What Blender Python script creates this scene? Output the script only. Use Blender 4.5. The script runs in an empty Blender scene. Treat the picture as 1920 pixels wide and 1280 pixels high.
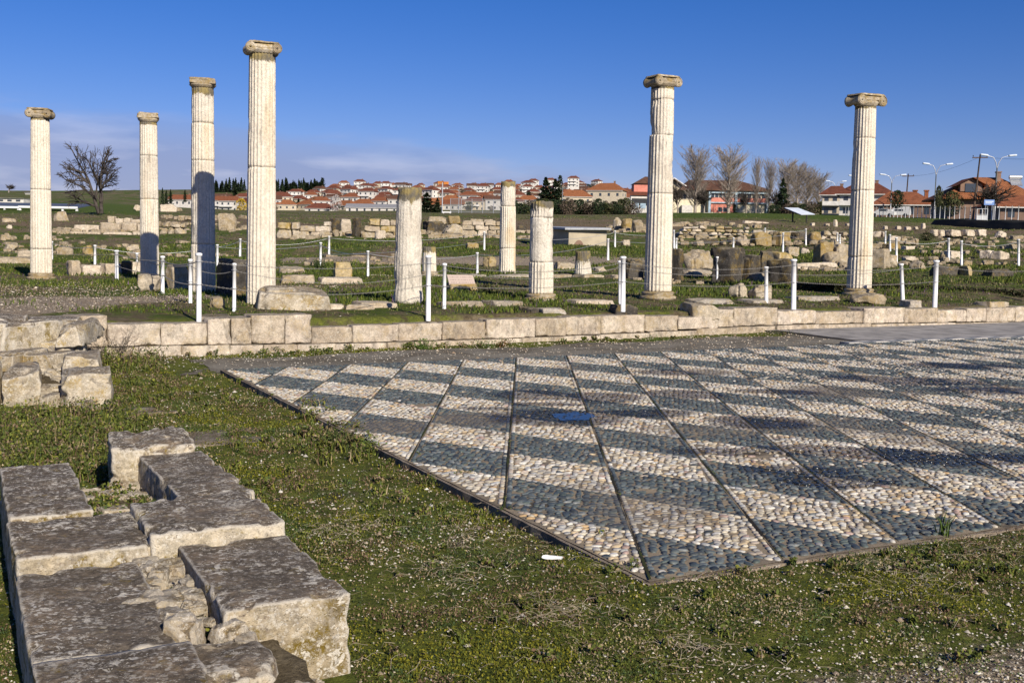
import bpy, math, random
import numpy as np
from mathutils import Vector, Matrix
R_ = random.Random(7)
scene = bpy.context.scene
# ---------------------------------------------------------------- camera, sky, sun, exposure
EYE, FPX = 1.7, 2014.0
PITCH, ROLL = math.radians(4.97), math.radians(1.04)
def basis():
    cp, sp = math.cos(PITCH), math.sin(PITCH)
    F = np.array([0, cp, -sp]); Rt = np.array([1.0, 0, 0]); U = np.cross(Rt, F)
    c, s = math.cos(ROLL), math.sin(ROLL)
    return c*Rt + s*U, -s*Rt + c*U, F
CR, CU, CF = basis()
cam_d = bpy.data.cameras.new('camera'); cam = bpy.data.objects.new('camera', cam_d)
scene.collection.objects.link(cam)
cam_d.sensor_width = 36; cam_d.lens = 36*FPX/1920; cam_d.clip_start = 0.05; cam_d.clip_end = 9000
cam.matrix_world = Matrix(((CR[0], CU[0], -CF[0], 0), (CR[1], CU[1], -CF[1], 0), (CR[2], CU[2], -CF[2], EYE), (0, 0, 0, 1)))
scene.camera = cam
SUN_EL, SUN_AZ = math.radians(28.0), math.radians(29.0)       # sun stands behind the camera, to the right
sdir = Vector((math.sin(SUN_AZ)*math.cos(SUN_EL), -math.cos(SUN_AZ)*math.cos(SUN_EL), math.sin(SUN_EL)))
sl = bpy.data.lights.new('sun', 'SUN'); so = bpy.data.objects.new('sun', sl); scene.collection.objects.link(so)
sl.energy = 4.9; sl.angle = math.radians(0.5); sl.color = (1.0, 0.91, 0.78)
so.rotation_euler = sdir.to_track_quat('Z', 'Y').to_euler()
world = bpy.data.worlds.new('World'); scene.world = world; world.use_nodes = True
def build_sky():
    nt = world.node_tree; N = nt.nodes; L = nt.links; N.clear()
    out = N.new('ShaderNodeOutputWorld'); bg = N.new('ShaderNodeBackground'); bg.inputs[1].default_value = 0.085
    sky = N.new('ShaderNodeTexSky'); sky.sky_type = 'NISHITA'; sky.sun_disc = False
    sky.sun_elevation = SUN_EL; sky.sun_rotation = math.radians(180) - SUN_AZ
    sky.air_density = 1.0; sky.dust_density = 0.12; sky.ozone_density = 3.2; sky.altitude = 60
    hs = N.new('ShaderNodeHueSaturation'); hs.inputs['Saturation'].default_value = 1.40; hs.inputs['Value'].default_value = 0.60
    L.new(sky.outputs[0], hs.inputs['Color'])
    tint = N.new('ShaderNodeMix'); tint.data_type = 'RGBA'; tint.blend_type = 'MULTIPLY'; tint.inputs[0].default_value = 1
    tint.inputs[7].default_value = (0.98, 0.87, 1.36, 1); L.new(hs.outputs[0], tint.inputs[6])
    tc = N.new('ShaderNodeTexCoord'); sep = N.new('ShaderNodeSeparateXYZ'); L.new(tc.outputs['Generated'], sep.inputs[0])
    mp = N.new('ShaderNodeMapping'); mp.inputs['Scale'].default_value = (1, 1, 5.5); mp.inputs['Location'].default_value = (0.4, 0.1, 0.02)
    L.new(tc.outputs['Generated'], mp.inputs['Vector'])
    nz = N.new('ShaderNodeTexNoise'); nz.inputs['Scale'].default_value = 4.2; nz.inputs['Detail'].default_value = 7; nz.inputs['Roughness'].default_value = 0.55
    L.new(mp.outputs[0], nz.inputs['Vector'])
    def math_(op, a, b=None):
        m = N.new('ShaderNodeMath'); m.operation = op; m.use_clamp = False
        for k, v in enumerate((a, b)):
            if v is None: continue
            if isinstance(v, (int, float)): m.inputs[k].default_value = v
            else: L.new(v, m.inputs[k])
        return m.outputs[0]
    def ss(v, a, b):
        m = N.new('ShaderNodeMapRange'); m.interpolation_type = 'SMOOTHSTEP'; L.new(v, m.inputs[0])
        m.inputs[1].default_value = a; m.inputs[2].default_value = b; return m.outputs[0]
    # height of the bank's top falls from left to right
    top = math_('ADD', math_('MULTIPLY', sep.outputs['X'], -0.065), 0.060)
    rel = math_('SUBTRACT', sep.outputs['Z'], top)
    band = math_('SUBTRACT', 1.0, ss(rel, -0.012, 0.05))
    dens = ss(math_('ADD', nz.outputs['Fac'], math_('MULTIPLY', band, 0.40)), 0.66, 0.82)
    dens = math_('MULTIPLY', dens, band)
    n2 = N.new('ShaderNodeTexNoise'); n2.inputs['Scale'].default_value = 9; n2.inputs['Detail'].default_value = 6
    L.new(mp.outputs[0], n2.inputs['Vector'])
    cr = N.new('ShaderNodeValToRGB'); cr.color_ramp.elements[0].position = 0.46; cr.color_ramp.elements[0].color = (2.6, 3.0, 4.9, 1)
    cr.color_ramp.elements[1].position = 0.68; cr.color_ramp.elements[1].color = (4.9, 5.0, 6.4, 1); L.new(n2.outputs['Fac'], cr.inputs[0])
    mx = N.new('ShaderNodeMix'); mx.data_type = 'RGBA'; L.new(math_('MULTIPLY', dens, 0.72), mx.inputs[0])
    L.new(tint.outputs[2], mx.inputs[6]); L.new(cr.outputs[0], mx.inputs[7])
    L.new(mx.outputs[2], bg.inputs[0]); L.new(bg.outputs[0], out.inputs[0])
build_sky()
vs = scene.view_settings
vs.view_transform = 'Standard'; vs.look = 'None'; vs.gamma = 1; vs.exposure = 0.38; vs.use_curve_mapping = False
scene.cycles.max_bounces = 6; scene.cycles.use_denoising = True

# ---------------------------------------------------------------- numbers
def hash3(ix, iy, iz, seed):
    with np.errstate(over='ignore'):
        h = (ix.astype(np.uint32)*np.uint32(374761393) + iy.astype(np.uint32)*np.uint32(668265263)
             + iz.astype(np.uint32)*np.uint32(2246822519) + np.uint32((seed*3266489917) & 0xffffffff))
        h ^= h >> np.uint32(13); h *= np.uint32(1274126177); h ^= h >> np.uint32(16); h *= np.uint32(2246822519); h ^= h >> np.uint32(15)
    return h.astype(np.float64)/4294967295.0
def vnoise(p, seed=0):
    p = np.asarray(p, float); i = np.floor(p).astype(np.int64); f = p - i; f = f*f*(3-2*f)
    r = 0
    for a in (0, 1):
        wx = f[:, 0] if a else 1-f[:, 0]
        for b in (0, 1):
            wy = f[:, 1] if b else 1-f[:, 1]
            for c in (0, 1):
                wz = f[:, 2] if c else 1-f[:, 2]
                r = r + wx*wy*wz*hash3(i[:, 0]+a, i[:, 1]+b, i[:, 2]+c, seed)
    return r*2-1
def fbm(p, scale, octv=4, seed=0, gain=0.5):
    p = np.asarray(p, float)*scale; s = 0; a = 1; t = 0
    for k in range(octv):
        s = s + a*vnoise(p*(2.03**k)+17.3*k, seed+k*11); t += a; a *= gain
    return s/t
def sstep(x, a, b):
    t = np.clip((np.asarray(x, float)-a)/(b-a), 0, 1); return t*t*(3-2*t)
# frame of the court: u runs away along the pavement's left side, v along the wall
PSI = 0.4768; EU = np.array([-math.sin(PSI), math.cos(PSI)]); EV = np.array([math.cos(PSI), math.sin(PSI)])
def W(u, v): return (u*EU[0]+v*EV[0], u*EU[1]+v*EV[1])
PA, PB, PU0, PV0, NA = 1.688, 0.895, 4.522, 3.172, 6
PU1 = PU0+NA*PA
def ray(px, py):
    d = CF + CR*((px-960)/FPX) - CU*((py-640)/FPX); return d
def row_of(t, z, dist):   # picture row of height z at forward distance dist and slope t = x/dist
    P = np.stack([t*dist, dist, z-EYE], -1); dd = P@CF; return 640-FPX*(P@CU)/dd
# ground beyond the wall: along a few bearings, the row at which the ground lies at each distance
TD = np.array([24, 30, 40, 50, 60, 80, 110, 150, 250, 400, 650, 900, 1300, 2500, 5000.])
TP = np.array([0, 480, 960, 1440, 1920.])
TY = np.array([
 [545, 524, 500, 482, 465, 440, 413, 395, 384, 375, 366, 361, 357, 359, 366],
 [553, 534, 512, 491, 473, 440, 414, 400, 397, 396, 394, 376, 356, 358, 366],
 [562, 541, 514, 494, 472, 440, 417, 404, 400, 398, 395, 376, 354, 358, 366],
 [566, 546, 522, 500, 478, 446, 421, 406, 401, 399, 396, 388, 380, 382, 388],
 [575, 549, 508, 494, 477, 452, 431, 414, 410, 408, 402, 396, 390, 392, 398]], float)
TT = np.array([ray(p, 450)[0]/ray(p, 450)[1] for p in TP])
TZ = np.zeros_like(TY)
for i, p in enumerate(TP):
    for j, d in enumerate(TD):
        r = ray(p, TY[i, j]); TZ[i, j] = EYE + r[2]/r[1]*d
LTD = np.log(TD)
def table_z(x, y):
    d = np.maximum(np.asarray(y, float), 3.0); t = np.clip(np.asarray(x, float)/d, TT[0]*1.0, TT[-1]*1.0)
    l = np.clip(np.log(d), LTD[0], LTD[-1])
    j = np.clip(np.searchsorted(LTD, l)-1, 0, len(TD)-2); fj = (l-LTD[j])/(LTD[j+1]-LTD[j])
    i = np.clip(np.searchsorted(TT, t)-1, 0, len(TT)-2); fi = (t-TT[i])/(TT[i+1]-TT[i]); fi = fi*fi*(3-2*fi)
    # heights are linear in distance between rows
    dj = (np.clip(d, TD[0], TD[-1])-TD[j])/(TD[j+1]-TD[j])
    return (TZ[i, j]*(1-fi)+TZ[i+1, j]*fi)*(1-dj) + (TZ[i, j+1]*(1-fi)+TZ[i+1, j+1]*fi)*dj
def pave_z(u, v):
    return 0.0006*np.clip(np.asarray(u)-4.5, 0, 14)*np.clip(np.asarray(v)-3.2, 0, 12.8)
def uv_of(x, y): return x*EU[0]+y*EU[1], x*EV[0]+y*EV[1]
def wall_u(v): return 17.25+0.05*(np.clip(v, 2, 40)-3.5)
def ground_z(x, y):
    x = np.asarray(x, float); y = np.asarray(y, float); u, v = uv_of(x, y)
    front = pave_z(u, v)-0.085+0.060*(1-sstep(u, 4.6, 6.2))*sstep(v, 2.2, 3.4)+0.018*sstep(v, 2.6, 3.15)*sstep(u, 4.4, 5.4)*(1-sstep(v, 3.2, 3.25))
    wu = u-wall_u(v)
    terr = 0.44+0.03*np.clip(wu, 0, 6)
    back = terr+(table_z(x, y)-terr)*sstep(wu, 1.2, 5.0)
    z = front+(back-front)*sstep(wu, 0.15, 0.38)
    return z
def hit(px, py, extra=0.0):
    r = ray(px, py); d = np.exp(np.linspace(math.log(2.5), math.log(4000), 6000))
    z = EYE+r[2]/r[1]*d; g = ground_z(r[0]/r[1]*d, d)+extra
    k = np.nonzero(z <= g)[0]
    if len(k) == 0: k = [len(d)-1]
    k = k[0]
    if k > 0:
        a0 = z[k-1]-g[k-1]; a1 = z[k]-g[k]; w = a0/(a0-a1) if a0 != a1 else 0; dd = d[k-1]+(d[k]-d[k-1])*w
    else: dd = d[0]
    return np.array([r[0]/r[1]*dd, dd, EYE+r[2]/r[1]*dd])
def at_d(px, py, dist):
    r = ray(px, py); return np.array([r[0]/r[1]*dist, dist, EYE+r[2]/r[1]*dist])

# ---------------------------------------------------------------- mesh helpers
COL = scene.collection
def link(o, parent=None):
    COL.objects.link(o)
    if parent is not None: o.parent = parent
    return o
def mesh_arrays(name, V, F, mat=None, smooth=True, cols=None, attrs=None):
    """V (n,3); F a list of index arrays, each (m,k)"""
    me = bpy.data.meshes.new(name); V = np.ascontiguousarray(V, np.float32)
    if not isinstance(F, (list, tuple)): F = [F]
    F = [np.asarray(f, np.int32) for f in F if len(f)]
    nl = sum(f.size for f in F); nf = sum(len(f) for f in F)
    me.vertices.add(len(V)); me.vertices.foreach_set('co', V.ravel())
    me.loops.add(nl); me.polygons.add(nf)
    me.loops.foreach_set('vertex_index', np.concatenate([f.ravel() for f in F]))
    tot = np.concatenate([np.full(len(f), f.shape[1], np.int32) for f in F])
    st = np.concatenate([[0], np.cumsum(tot)[:-1]]).astype(np.int32)
    me.polygons.foreach_set('loop_start', st)
    me.polygons.foreach_set('use_smooth', np.full(nf, smooth, bool))
    me.update(calc_edges=True); me.validate()
    if cols is not None:
        a = me.color_attributes.new('Col', 'FLOAT_COLOR', 'POINT')
        c = np.ones((len(V), 4), np.float32); c[:, :3] = cols; a.data.foreach_set('color', c.ravel())
    for k, val in (attrs or {}).items():
        a = me.attributes.new(k, 'FLOAT', 'POINT'); a.data.foreach_set('value', np.asarray(val, np.float32))
    if mat is not None: me.materials.append(mat)
    return me
def obj(name, V, F, mat=None, parent=None, smooth=True, cols=None, attrs=None):
    return link(bpy.data.objects.new(name, mesh_arrays(name, V, F, mat, smooth, cols, attrs)), parent)
class MB:
    """collects shapes that become ONE mesh"""
    def __init__(s): s.v = []; s.q = []; s.t = []; s.n = 0
    def add(s, V, F):
        V = np.asarray(V, float); s.v.append(V)
        for f in F:
            if len(f) == 4: s.q.append([i+s.n for i in f])
            elif len(f) == 3: s.t.append([i+s.n for i in f])
            else:
                for k in range(1, len(f)-1): s.t.append([f[0]+s.n, f[k]+s.n, f[k+1]+s.n])
        s.n += len(V); return s
    def box(s, c, h, rz=0.0, rx=0.0, ry=0.0):
        M = Matrix.Rotation(rz, 3, 'Z') @ Matrix.Rotation(ry, 3, 'Y') @ Matrix.Rotation(rx, 3, 'X')
        V = [Vector(c)+M @ Vector((sx*h[0], sy*h[1], sz*h[2])) for sx in (-1, 1) for sy in (-1, 1) for sz in (-1, 1)]
        return s.add([tuple(v) for v in V], [(0, 1, 3, 2), (4, 6, 7, 5), (0, 4, 5, 1), (2, 3, 7, 6), (0, 2, 6, 4), (1, 5, 7, 3)])
    def tube(s, pts, rad, n=6, cap=True):
        pts = np.asarray(pts, float); m = len(pts); rad = np.broadcast_to(np.asarray(rad, float), (m,))
        T = np.gradient(pts, axis=0); T /= np.maximum(np.linalg.norm(T, axis=1), 1e-9)[:, None]
        ref = np.array([0, 0, 1.0]) if abs(T[:, 2]).mean() < 0.8 else np.array([1.0, 0, 0])
        A = np.cross(T, ref); A /= np.maximum(np.linalg.norm(A, axis=1), 1e-9)[:, None]; B = np.cross(T, A)
        an = np.arange(n)*2*np.pi/n
        V = (pts[:, None]+rad[:, None, None]*(np.cos(an)[None, :, None]*A[:, None]+np.sin(an)[None, :, None]*B[:, None])).reshape(-1, 3)
        F = []
        for i in range(m-1):
            for k in range(n):
                F.append((i*n+k, i*n+(k+1) % n, (i+1)*n+(k+1) % n, (i+1)*n+k))
        if cap: F.append(tuple(range(n))); F.append(tuple((m-1)*n+k for k in reversed(range(n))))
        return s.add(V, F)
    def lathe(s, prof, n=16, c=(0, 0, 0)):
        prof = np.asarray(prof, float); an = np.arange(n)*2*np.pi/n; m = len(prof)
        V = np.stack([np.outer(prof[:, 0], np.cos(an)), np.outer(prof[:, 0], np.sin(an)), np.repeat(prof[:, 1][:, None], n, 1)], -1).reshape(-1, 3)+np.array(c)
        F = [(i*n+k, i*n+(k+1) % n, (i+1)*n+(k+1) % n, (i+1)*n+k) for i in range(m-1) for k in range(n)]
        F.append(tuple(reversed(range(n)))); F.append(tuple((m-1)*n+k for k in range(n)))
        return s.add(V, F)
    def build(s, name, mat=None, parent=None, smooth=False):
        V = np.concatenate(s.v); F = [np.array(s.q, np.int32).reshape(-1, 4), np.array(s.t, np.int32).reshape(-1, 3)]
        return obj(name, V, F, mat, parent, smooth)
def tag(o, label=None, cat=None, group=None, kind=None):
    if label: o['label'] = label
    if cat: o['category'] = cat; o['kind'] = 'thing'
    if group: o['group'] = group
    if kind: o['kind'] = kind
    return o
def empty(name, loc=(0, 0, 0), rz=0.0):
    o = bpy.data.objects.new(name, None); o.empty_display_size = 0.2
    o.location = tuple(loc); o.rotation_euler = (0, 0, rz); return link(o)
def children_of(o): return [c for c in bpy.data.objects if c.parent == o]
def copy_tree(o, kids, parent=None):
    c = o.copy(); COL.objects.link(c)
    if parent is not None: c.parent = parent
    for ch, sub in kids: copy_tree(ch, sub, c)
    return c
def tree_of(o, index=None):
    return [(c, tree_of(c)) for c in o.children]

# ---------------------------------------------------------------- materials
class NT:
    def __init__(s, name):
        s.m = bpy.data.materials.new(name); s.m.use_nodes = True; s.t = s.m.node_tree; s.N = s.t.nodes; s.L = s.t.links
        s.b = s.N['Principled BSDF']; s.b.inputs['Specular IOR Level'].default_value = 0.25
        s.geo = s.N.new('ShaderNodeNewGeometry'); s.pos = s.geo.outputs['Position']
    def put(s, sock, v):
        if isinstance(v, bpy.types.NodeSocket): s.L.new(v, sock)
        elif isinstance(v, (tuple, list)): sock.default_value = tuple(v)+((1,) if len(v) == 3 and sock.type == 'RGBA' else ())
        else: sock.default_value = v
    def noise(s, scale, detail=4, rough=0.55, vec=None, dist=0.0):
        n = s.N.new('ShaderNodeTexNoise'); n.inputs['Scale'].default_value = scale; n.inputs['Detail'].default_value = detail
        n.inputs['Roughness'].default_value = rough; n.inputs['Distortion'].default_value = dist; s.L.new(vec or s.pos, n.inputs['Vector']); return n.outputs['Fac']
    def voro(s, scale, feature='F1', vec=None, out='Distance'):
        n = s.N.new('ShaderNodeTexVoronoi'); n.feature = feature; n.inputs['Scale'].default_value = scale; s.L.new(vec or s.pos, n.inputs['Vector']); return n.outputs[out]
    def scaled(s, sc, vec=None):
        n = s.N.new('ShaderNodeMapping'); n.inputs['Scale'].default_value = sc; s.L.new(vec or s.pos, n.inputs['Vector']); return n.outputs[0]
    def math(s, op, a, b=0.0, clamp=False):
        n = s.N.new('ShaderNodeMath'); n.operation = op; n.use_clamp = clamp; s.put(n.inputs[0], a); s.put(n.inputs[1], b); return n.outputs[0]
    def ss(s, v, a, b, lo=0.0, hi=1.0):
        n = s.N.new('ShaderNodeMapRange'); n.interpolation_type = 'SMOOTHSTEP'; s.put(n.inputs[0], v)
        for k, x in zip((1, 2, 3, 4), (a, b, lo, hi)): n.inputs[k].default_value = x
        return n.outputs[0]
    def mix(s, f, a, b, mode='MIX'):
        n = s.N.new('ShaderNodeMix'); n.data_type = 'RGBA'; n.blend_type = mode; s.put(n.inputs[0], f); s.put(n.inputs[6], a); s.put(n.inputs[7], b); return n.outputs[2]
    def ramp(s, f, stops):
        n = s.N.new('ShaderNodeValToRGB'); e = n.color_ramp.elements
        while len(e) < len(stops): e.new(0.5)
        for k, (p, c) in enumerate(stops): e[k].position = p; e[k].color = tuple(c)+(1,)
        s.put(n.inputs[0], f); return n.outputs[0]
    def attr(s, name, out='Color'):
        n = s.N.new('ShaderNodeAttribute'); n.attribute_name = name; return n.outputs[out]
    def nz(s):
        n = s.N.new('ShaderNodeSeparateXYZ'); s.L.new(s.geo.outputs['Normal'], n.inputs[0]); return n.outputs['Z']
    def sep(s, vec=None):
        n = s.N.new('ShaderNodeSeparateXYZ'); s.L.new(vec or s.pos, n.inputs[0]); return n.outputs
    def rnd(s):
        return s.N.new('ShaderNodeObjectInfo').outputs['Random']
    def bump(s, h, strength=0.5, dist=0.02):
        n = s.N.new('ShaderNodeBump'); n.inputs['Strength'].default_value = strength; n.inputs['Distance'].default_value = dist
        s.put(n.inputs['Height'], h); s.L.new(n.outputs[0], s.b.inputs['Normal']); return n
    def done(s, col, rough=0.85, spec=None, metal=0.0):
        s.put(s.b.inputs['Base Color'], col); s.put(s.b.inputs['Roughness'], rough); s.b.inputs['Metallic'].default_value = metal
        if spec is not None: s.b.inputs['Specular IOR Level'].default_value = spec
        return s.m
def m_plain(name, c, rough=0.6, var=0.12, scale=3.0, metal=0.0, spec=0.3):
    n = NT(name); d = n.ss(n.noise(scale, 5), 0.3, 0.7, 1-var, 1+var*0.4)
    col = n.mix(1.0, c, n.math('MULTIPLY', d, 1.0), 'MULTIPLY')
    n.bump(n.noise(scale*14, 3), 0.12, 0.01); return n.done(col, rough, spec, metal)
def m_stone(name, c1, c2, top=(0.10, 0.09, 0.075), top_amt=0.8, ochre=0.25, white=0.3, grey=0.3, scale=1.0, ochre_c=(0.30, 0.20, 0.035), topfrom=0.35, pits=0.6, bump=0.9, edge=0.0, spots=0.0, streak=0.0):
    n = NT(name)
    col = n.mix(n.ss(n.noise(1.3*scale, 5, 0.6), 0.35, 0.65), c1, c2)
    fine = n.noise(26*scale, 5, 0.7); mid = n.noise(6*scale, 6, 0.65)
    col = n.mix(1.0, col, n.ss(mid, 0.25, 0.75, 0.66, 1.16), 'MULTIPLY')
    col = n.mix(n.math('MULTIPLY', n.ss(n.noise(3.1*scale, 6, 0.7, dist=0.6), 0.56, 0.70), grey), col, (0.16, 0.145, 0.125))
    och = n.math('MULTIPLY', n.ss(n.math('ADD', n.noise(2.3*scale, 5, 0.7), n.math('MULTIPLY', n.nz(), 0.06)), 0.49, 0.60), ochre)
    col = n.mix(n.math('MULTIPLY', och, n.ss(fine, 0.35, 0.55)), col, ochre_c)
    col = n.mix(1.0, col, n.mix(n.rnd(), (0.78, 0.74, 0.68), (1.12, 1.12, 1.14)), 'MULTIPLY')
    tm = n.ss(n.math('ADD', n.nz(), n.math('MULTIPLY', n.math('SUBTRACT', n.noise(3.6*scale, 7, 0.72), 0.5), 3.6)), topfrom+0.15, topfrom+0.5)
    tcol = n.mix(n.ss(n.noise(9*scale, 6, 0.75), 0.38, 0.68), top, tuple(min(1, k*2.1) for k in top)); tcol = n.mix(n.ss(n.noise(1.7*scale, 5, 0.7), 0.46, 0.64), tcol, n.mix(1.0, tcol, (1.75, 1.65, 1.5), 'MULTIPLY'))
    col = n.mix(n.math('MULTIPLY', tm, top_amt), col, tcol)
    wp = n.math('MULTIPLY', n.ss(n.noise(13*scale, 6, 0.72), 0.56, 0.64), n.ss(n.noise(2.2*scale, 3), 0.40, 0.62))
    col = n.mix(n.math('MULTIPLY', wp, white), col, (0.50, 0.47, 0.41))
    col = n.mix(1.0, col, n.ss(fine, 0.25, 0.75, 0.72, 1.2), 'MULTIPLY')
    if streak:
        sm = n.ss(n.noise(2.6*scale, 7, 0.78, n.scaled((1, 1, 0.45)), 0.5), 0.50, 0.66); col = n.mix(n.math('MULTIPLY', sm, streak), col, (0.17, 0.145, 0.115))
    if spots:
        sp = n.math('MULTIPLY', n.ss(n.math('ADD', n.voro(16*scale), n.math('MULTIPLY', n.math('SUBTRACT', n.noise(40*scale, 4, 0.7), 0.5), 0.5)), 0.36, 0.22), n.ss(n.noise(3.3*scale, 5, 0.7), 0.44, 0.60))
        sp2 = n.math('MAXIMUM', n.math('MAXIMUM', n.ss(n.noise(19*scale, 7, 0.8), 0.575, 0.60), n.ss(n.noise(10*scale, 3, 0.6, dist=0.8), 0.62, 0.64)), n.math('MULTIPLY', n.ss(n.noise(4.2*scale, 8, 0.82), 0.57, 0.60), 0.95))
        sp2 = n.math('MAXIMUM', sp2, n.math('MULTIPLY', n.ss(n.noise(1.9*scale, 10, 0.78, dist=0.4), 0.575, 0.615), n.ss(n.noise(30*scale, 5, 0.8), 0.42, 0.52)))
        area = n.ss(n.noise(1.1*scale, 5, 0.65), 0.36, 0.58, 0.30, 1.0)
        col = n.mix(n.math('MULTIPLY', n.math('MULTIPLY', n.math('MAXIMUM', sp, sp2), area), spots), col, (0.62, 0.57, 0.47))
    if edge:
        e = n.ss(n.math('ADD', n.geo.outputs['Pointiness'], n.math('MULTIPLY', n.math('SUBTRACT', n.noise(10*scale, 6, 0.75), 0.5), 0.12)), 0.508, 0.545)
        col = n.mix(n.math('MULTIPLY', e, edge), col, (0.55, 0.50, 0.41))
    col = n.mix(n.math('MULTIPLY', n.ss(n.noise(44*scale, 7, 0.8), 0.44, 0.36), 0.75), col, n.mix(1.0, col, (0.36, 0.33, 0.30), 'MULTIPLY'))
    pit = n.ss(n.voro(34*scale), 0.05, 0.32)
    h = n.math('ADD', n.math('MULTIPLY', n.noise(18*scale, 8, 0.72), 1.0), n.math('MULTIPLY', pit, 0.35*pits))
    n.bump(h, bump, 0.035/scale); return n.done(col, 0.92, 0.15)
M = {}
def build_materials():
    # marble of the columns
    for nm, c1, c2, och, gr in (('marble', (0.75, 0.68, 0.555), (0.69, 0.62, 0.50), 0.6, 0.55), ('marble_worn', (0.72, 0.66, 0.55), (0.60, 0.54, 0.44), 0.45, 0.8)):
        n = NT(nm); st = n.scaled((1, 1, 0.22))
        col = n.mix(n.ss(n.noise(2.2, 5, 0.6), 0.35, 0.65), c1, c2)
        col = n.mix(n.math('MULTIPLY', n.ss(n.noise(1.7, 4, 0.6, st), 0.54, 0.72), och), col, (0.56, 0.40, 0.20))
        col = n.mix(n.math('MULTIPLY', n.ss(n.noise(5, 7, 0.72, st), 0.55, 0.70), gr), col, (0.22, 0.20, 0.17))
        col = n.mix(1.0, col, n.ss(n.noise(22, 6, 0.75), 0.3, 0.72, 0.74, 1.14), 'MULTIPLY')
        col = n.mix(n.math('MULTIPLY', n.ss(n.noise(13, 7, 0.8, n.scaled((1, 1, 0.35))), 0.60, 0.68), 0.55), col, (0.13, 0.115, 0.095))
        lich = n.attr('lichen', 'Fac')
        lm = n.ss(n.math('ADD', lich, n.math('MULTIPLY', n.math('SUBTRACT', n.noise(8, 7, 0.75, n.scaled((1, 1, 0.5))), 0.5), 1.7)), 0.42, 0.62)
        lc = n.mix(n.ss(n.noise(4, 4), 0.42, 0.6), (0.085, 0.075, 0.055), (0.22, 0.165, 0.045))
        col = n.mix(n.math('MULTIPLY', lm, 0.9), col, lc)
        n.bump(n.math('ADD', n.noise(30, 8, 0.75), n.math('MULTIPLY', n.noise(7, 6, 0.7), 0.8)), 0.75, 0.03); M[nm] = n.done(col, 0.85, 0.2)
    M['capital'] = m_stone('capital_marble', (0.54, 0.47, 0.35), (0.40, 0.34, 0.25), top=(0.13, 0.10, 0.05), top_amt=0.7, ochre=0.75, white=0.3, grey=0.6, scale=3.0, topfrom=0.2)
    M['wall'] = m_stone('wall_limestone', (0.62, 0.54, 0.43), (0.50, 0.42, 0.33), top=(0.13, 0.115, 0.09), top_amt=0.75, ochre=0.35, white=0.55, grey=0.85, scale=1.7, topfrom=0.42, edge=0.0, spots=0.4, streak=0.75)
    M['ledge'] = m_stone('ledge_stone', (0.42, 0.37, 0.30), (0.34, 0.31, 0.26), top=(0.22, 0.20, 0.16), top_amt=0.6, ochre=0.4, white=0.6, grey=0.6, scale=1.8)
    M['block'] = m_stone('block_limestone', (0.50, 0.43, 0.32), (0.42, 0.36, 0.27), top=(0.15, 0.13, 0.10), top_amt=0.7, ochre=0.55, white=0.4, grey=0.5, scale=1.2)
    M['pale_block'] = m_stone('pale_limestone', (0.62, 0.54, 0.42), (0.54, 0.46, 0.36), top=(0.30, 0.27, 0.21), top_amt=0.5, ochre=0.25, white=0.5, grey=0.3, scale=1.2)
    M['ochre_block'] = m_stone('ochre_limestone', (0.46, 0.36, 0.20), (0.40, 0.32, 0.18), top=(0.20, 0.17, 0.08), top_amt=0.5, ochre=0.9, white=0.3, grey=0.4, scale=1.2)
    M['dark_block'] = m_stone('weathered_and_shaded_stone', (0.055, 0.050, 0.043), (0.095, 0.085, 0.070), top=(0.13, 0.115, 0.08), top_amt=0.6, ochre=0.4, white=0.25, grey=0.6, scale=1.2)  # dark sides paint in the shade of ruin blocks; weathered dark stones share it
    M['lichen_block'] = m_stone('lichen_covered_limestone', (0.60, 0.53, 0.40), (0.46, 0.38, 0.25), top=(0.082, 0.066, 0.049), top_amt=0.95, ochre=1.0, white=1.0, grey=0.5, scale=2.0, ochre_c=(0.20, 0.14, 0.018), topfrom=0.22, bump=1.0, edge=0.8, spots=1.0, streak=0.45)
    M['rough_pile'] = m_stone('pile_limestone', (0.56, 0.49, 0.37), (0.40, 0.34, 0.24), top=(0.11, 0.09, 0.065), top_amt=0.85, ochre=0.7, white=0.7, grey=0.85, scale=1.8, topfrom=0.25, edge=0.4, spots=0.7, streak=0.6)
    M['flat_dark'] = m_stone('sunk_slab', (0.17, 0.145, 0.11), (0.12, 0.10, 0.078), top=(0.10, 0.085, 0.065), top_amt=0.5, ochre=0.3, white=0.5, grey=0.5, scale=2.5, spots=0.3)
    M['rubble'] = m_stone('rubble_stone', (0.36, 0.30, 0.22), (0.26, 0.215, 0.155), top=(0.10, 0.085, 0.06), top_amt=0.6, ochre=0.5, white=0.8, grey=0.6, scale=4.0, spots=0.8, edge=0.4)
    # pavement
    n = NT('pebble'); c = n.attr('Col'); col = n.mix(1.0, c, n.ss(n.noise(60, 4, 0.6), 0.3, 0.7, 0.78, 1.14), 'MULTIPLY')
    wet = n.attr('wet', 'Fac'); col = n.mix(n.math('MULTIPLY', wet, 0.9), col, n.mix(1.0, col, (0.26, 0.25, 0.24), 'MULTIPLY'))
    n.bump(n.noise(80, 3), 0.15, 0.004); M['pebble'] = n.done(col, n.ss(wet, 0, 1, 0.55, 0.22), 0.35)
    n = NT('pebble_mortar'); col = n.mix(n.ss(n.noise(3, 5), 0.35, 0.65), (0.30, 0.24, 0.16), (0.20, 0.165, 0.12))
    col = n.mix(n.ss(n.noise(1.1, 5, 0.7), 0.55, 0.68), col, (0.07, 0.06, 0.045)); wet = n.attr('wet', 'Fac')
    col = n.mix(n.math('MULTIPLY', wet, 0.8), col, (0.03, 0.026, 0.02)); n.bump(n.noise(50, 6, 0.7), 0.7, 0.01); M['mortar'] = n.done(col, 0.95, 0.1)
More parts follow.
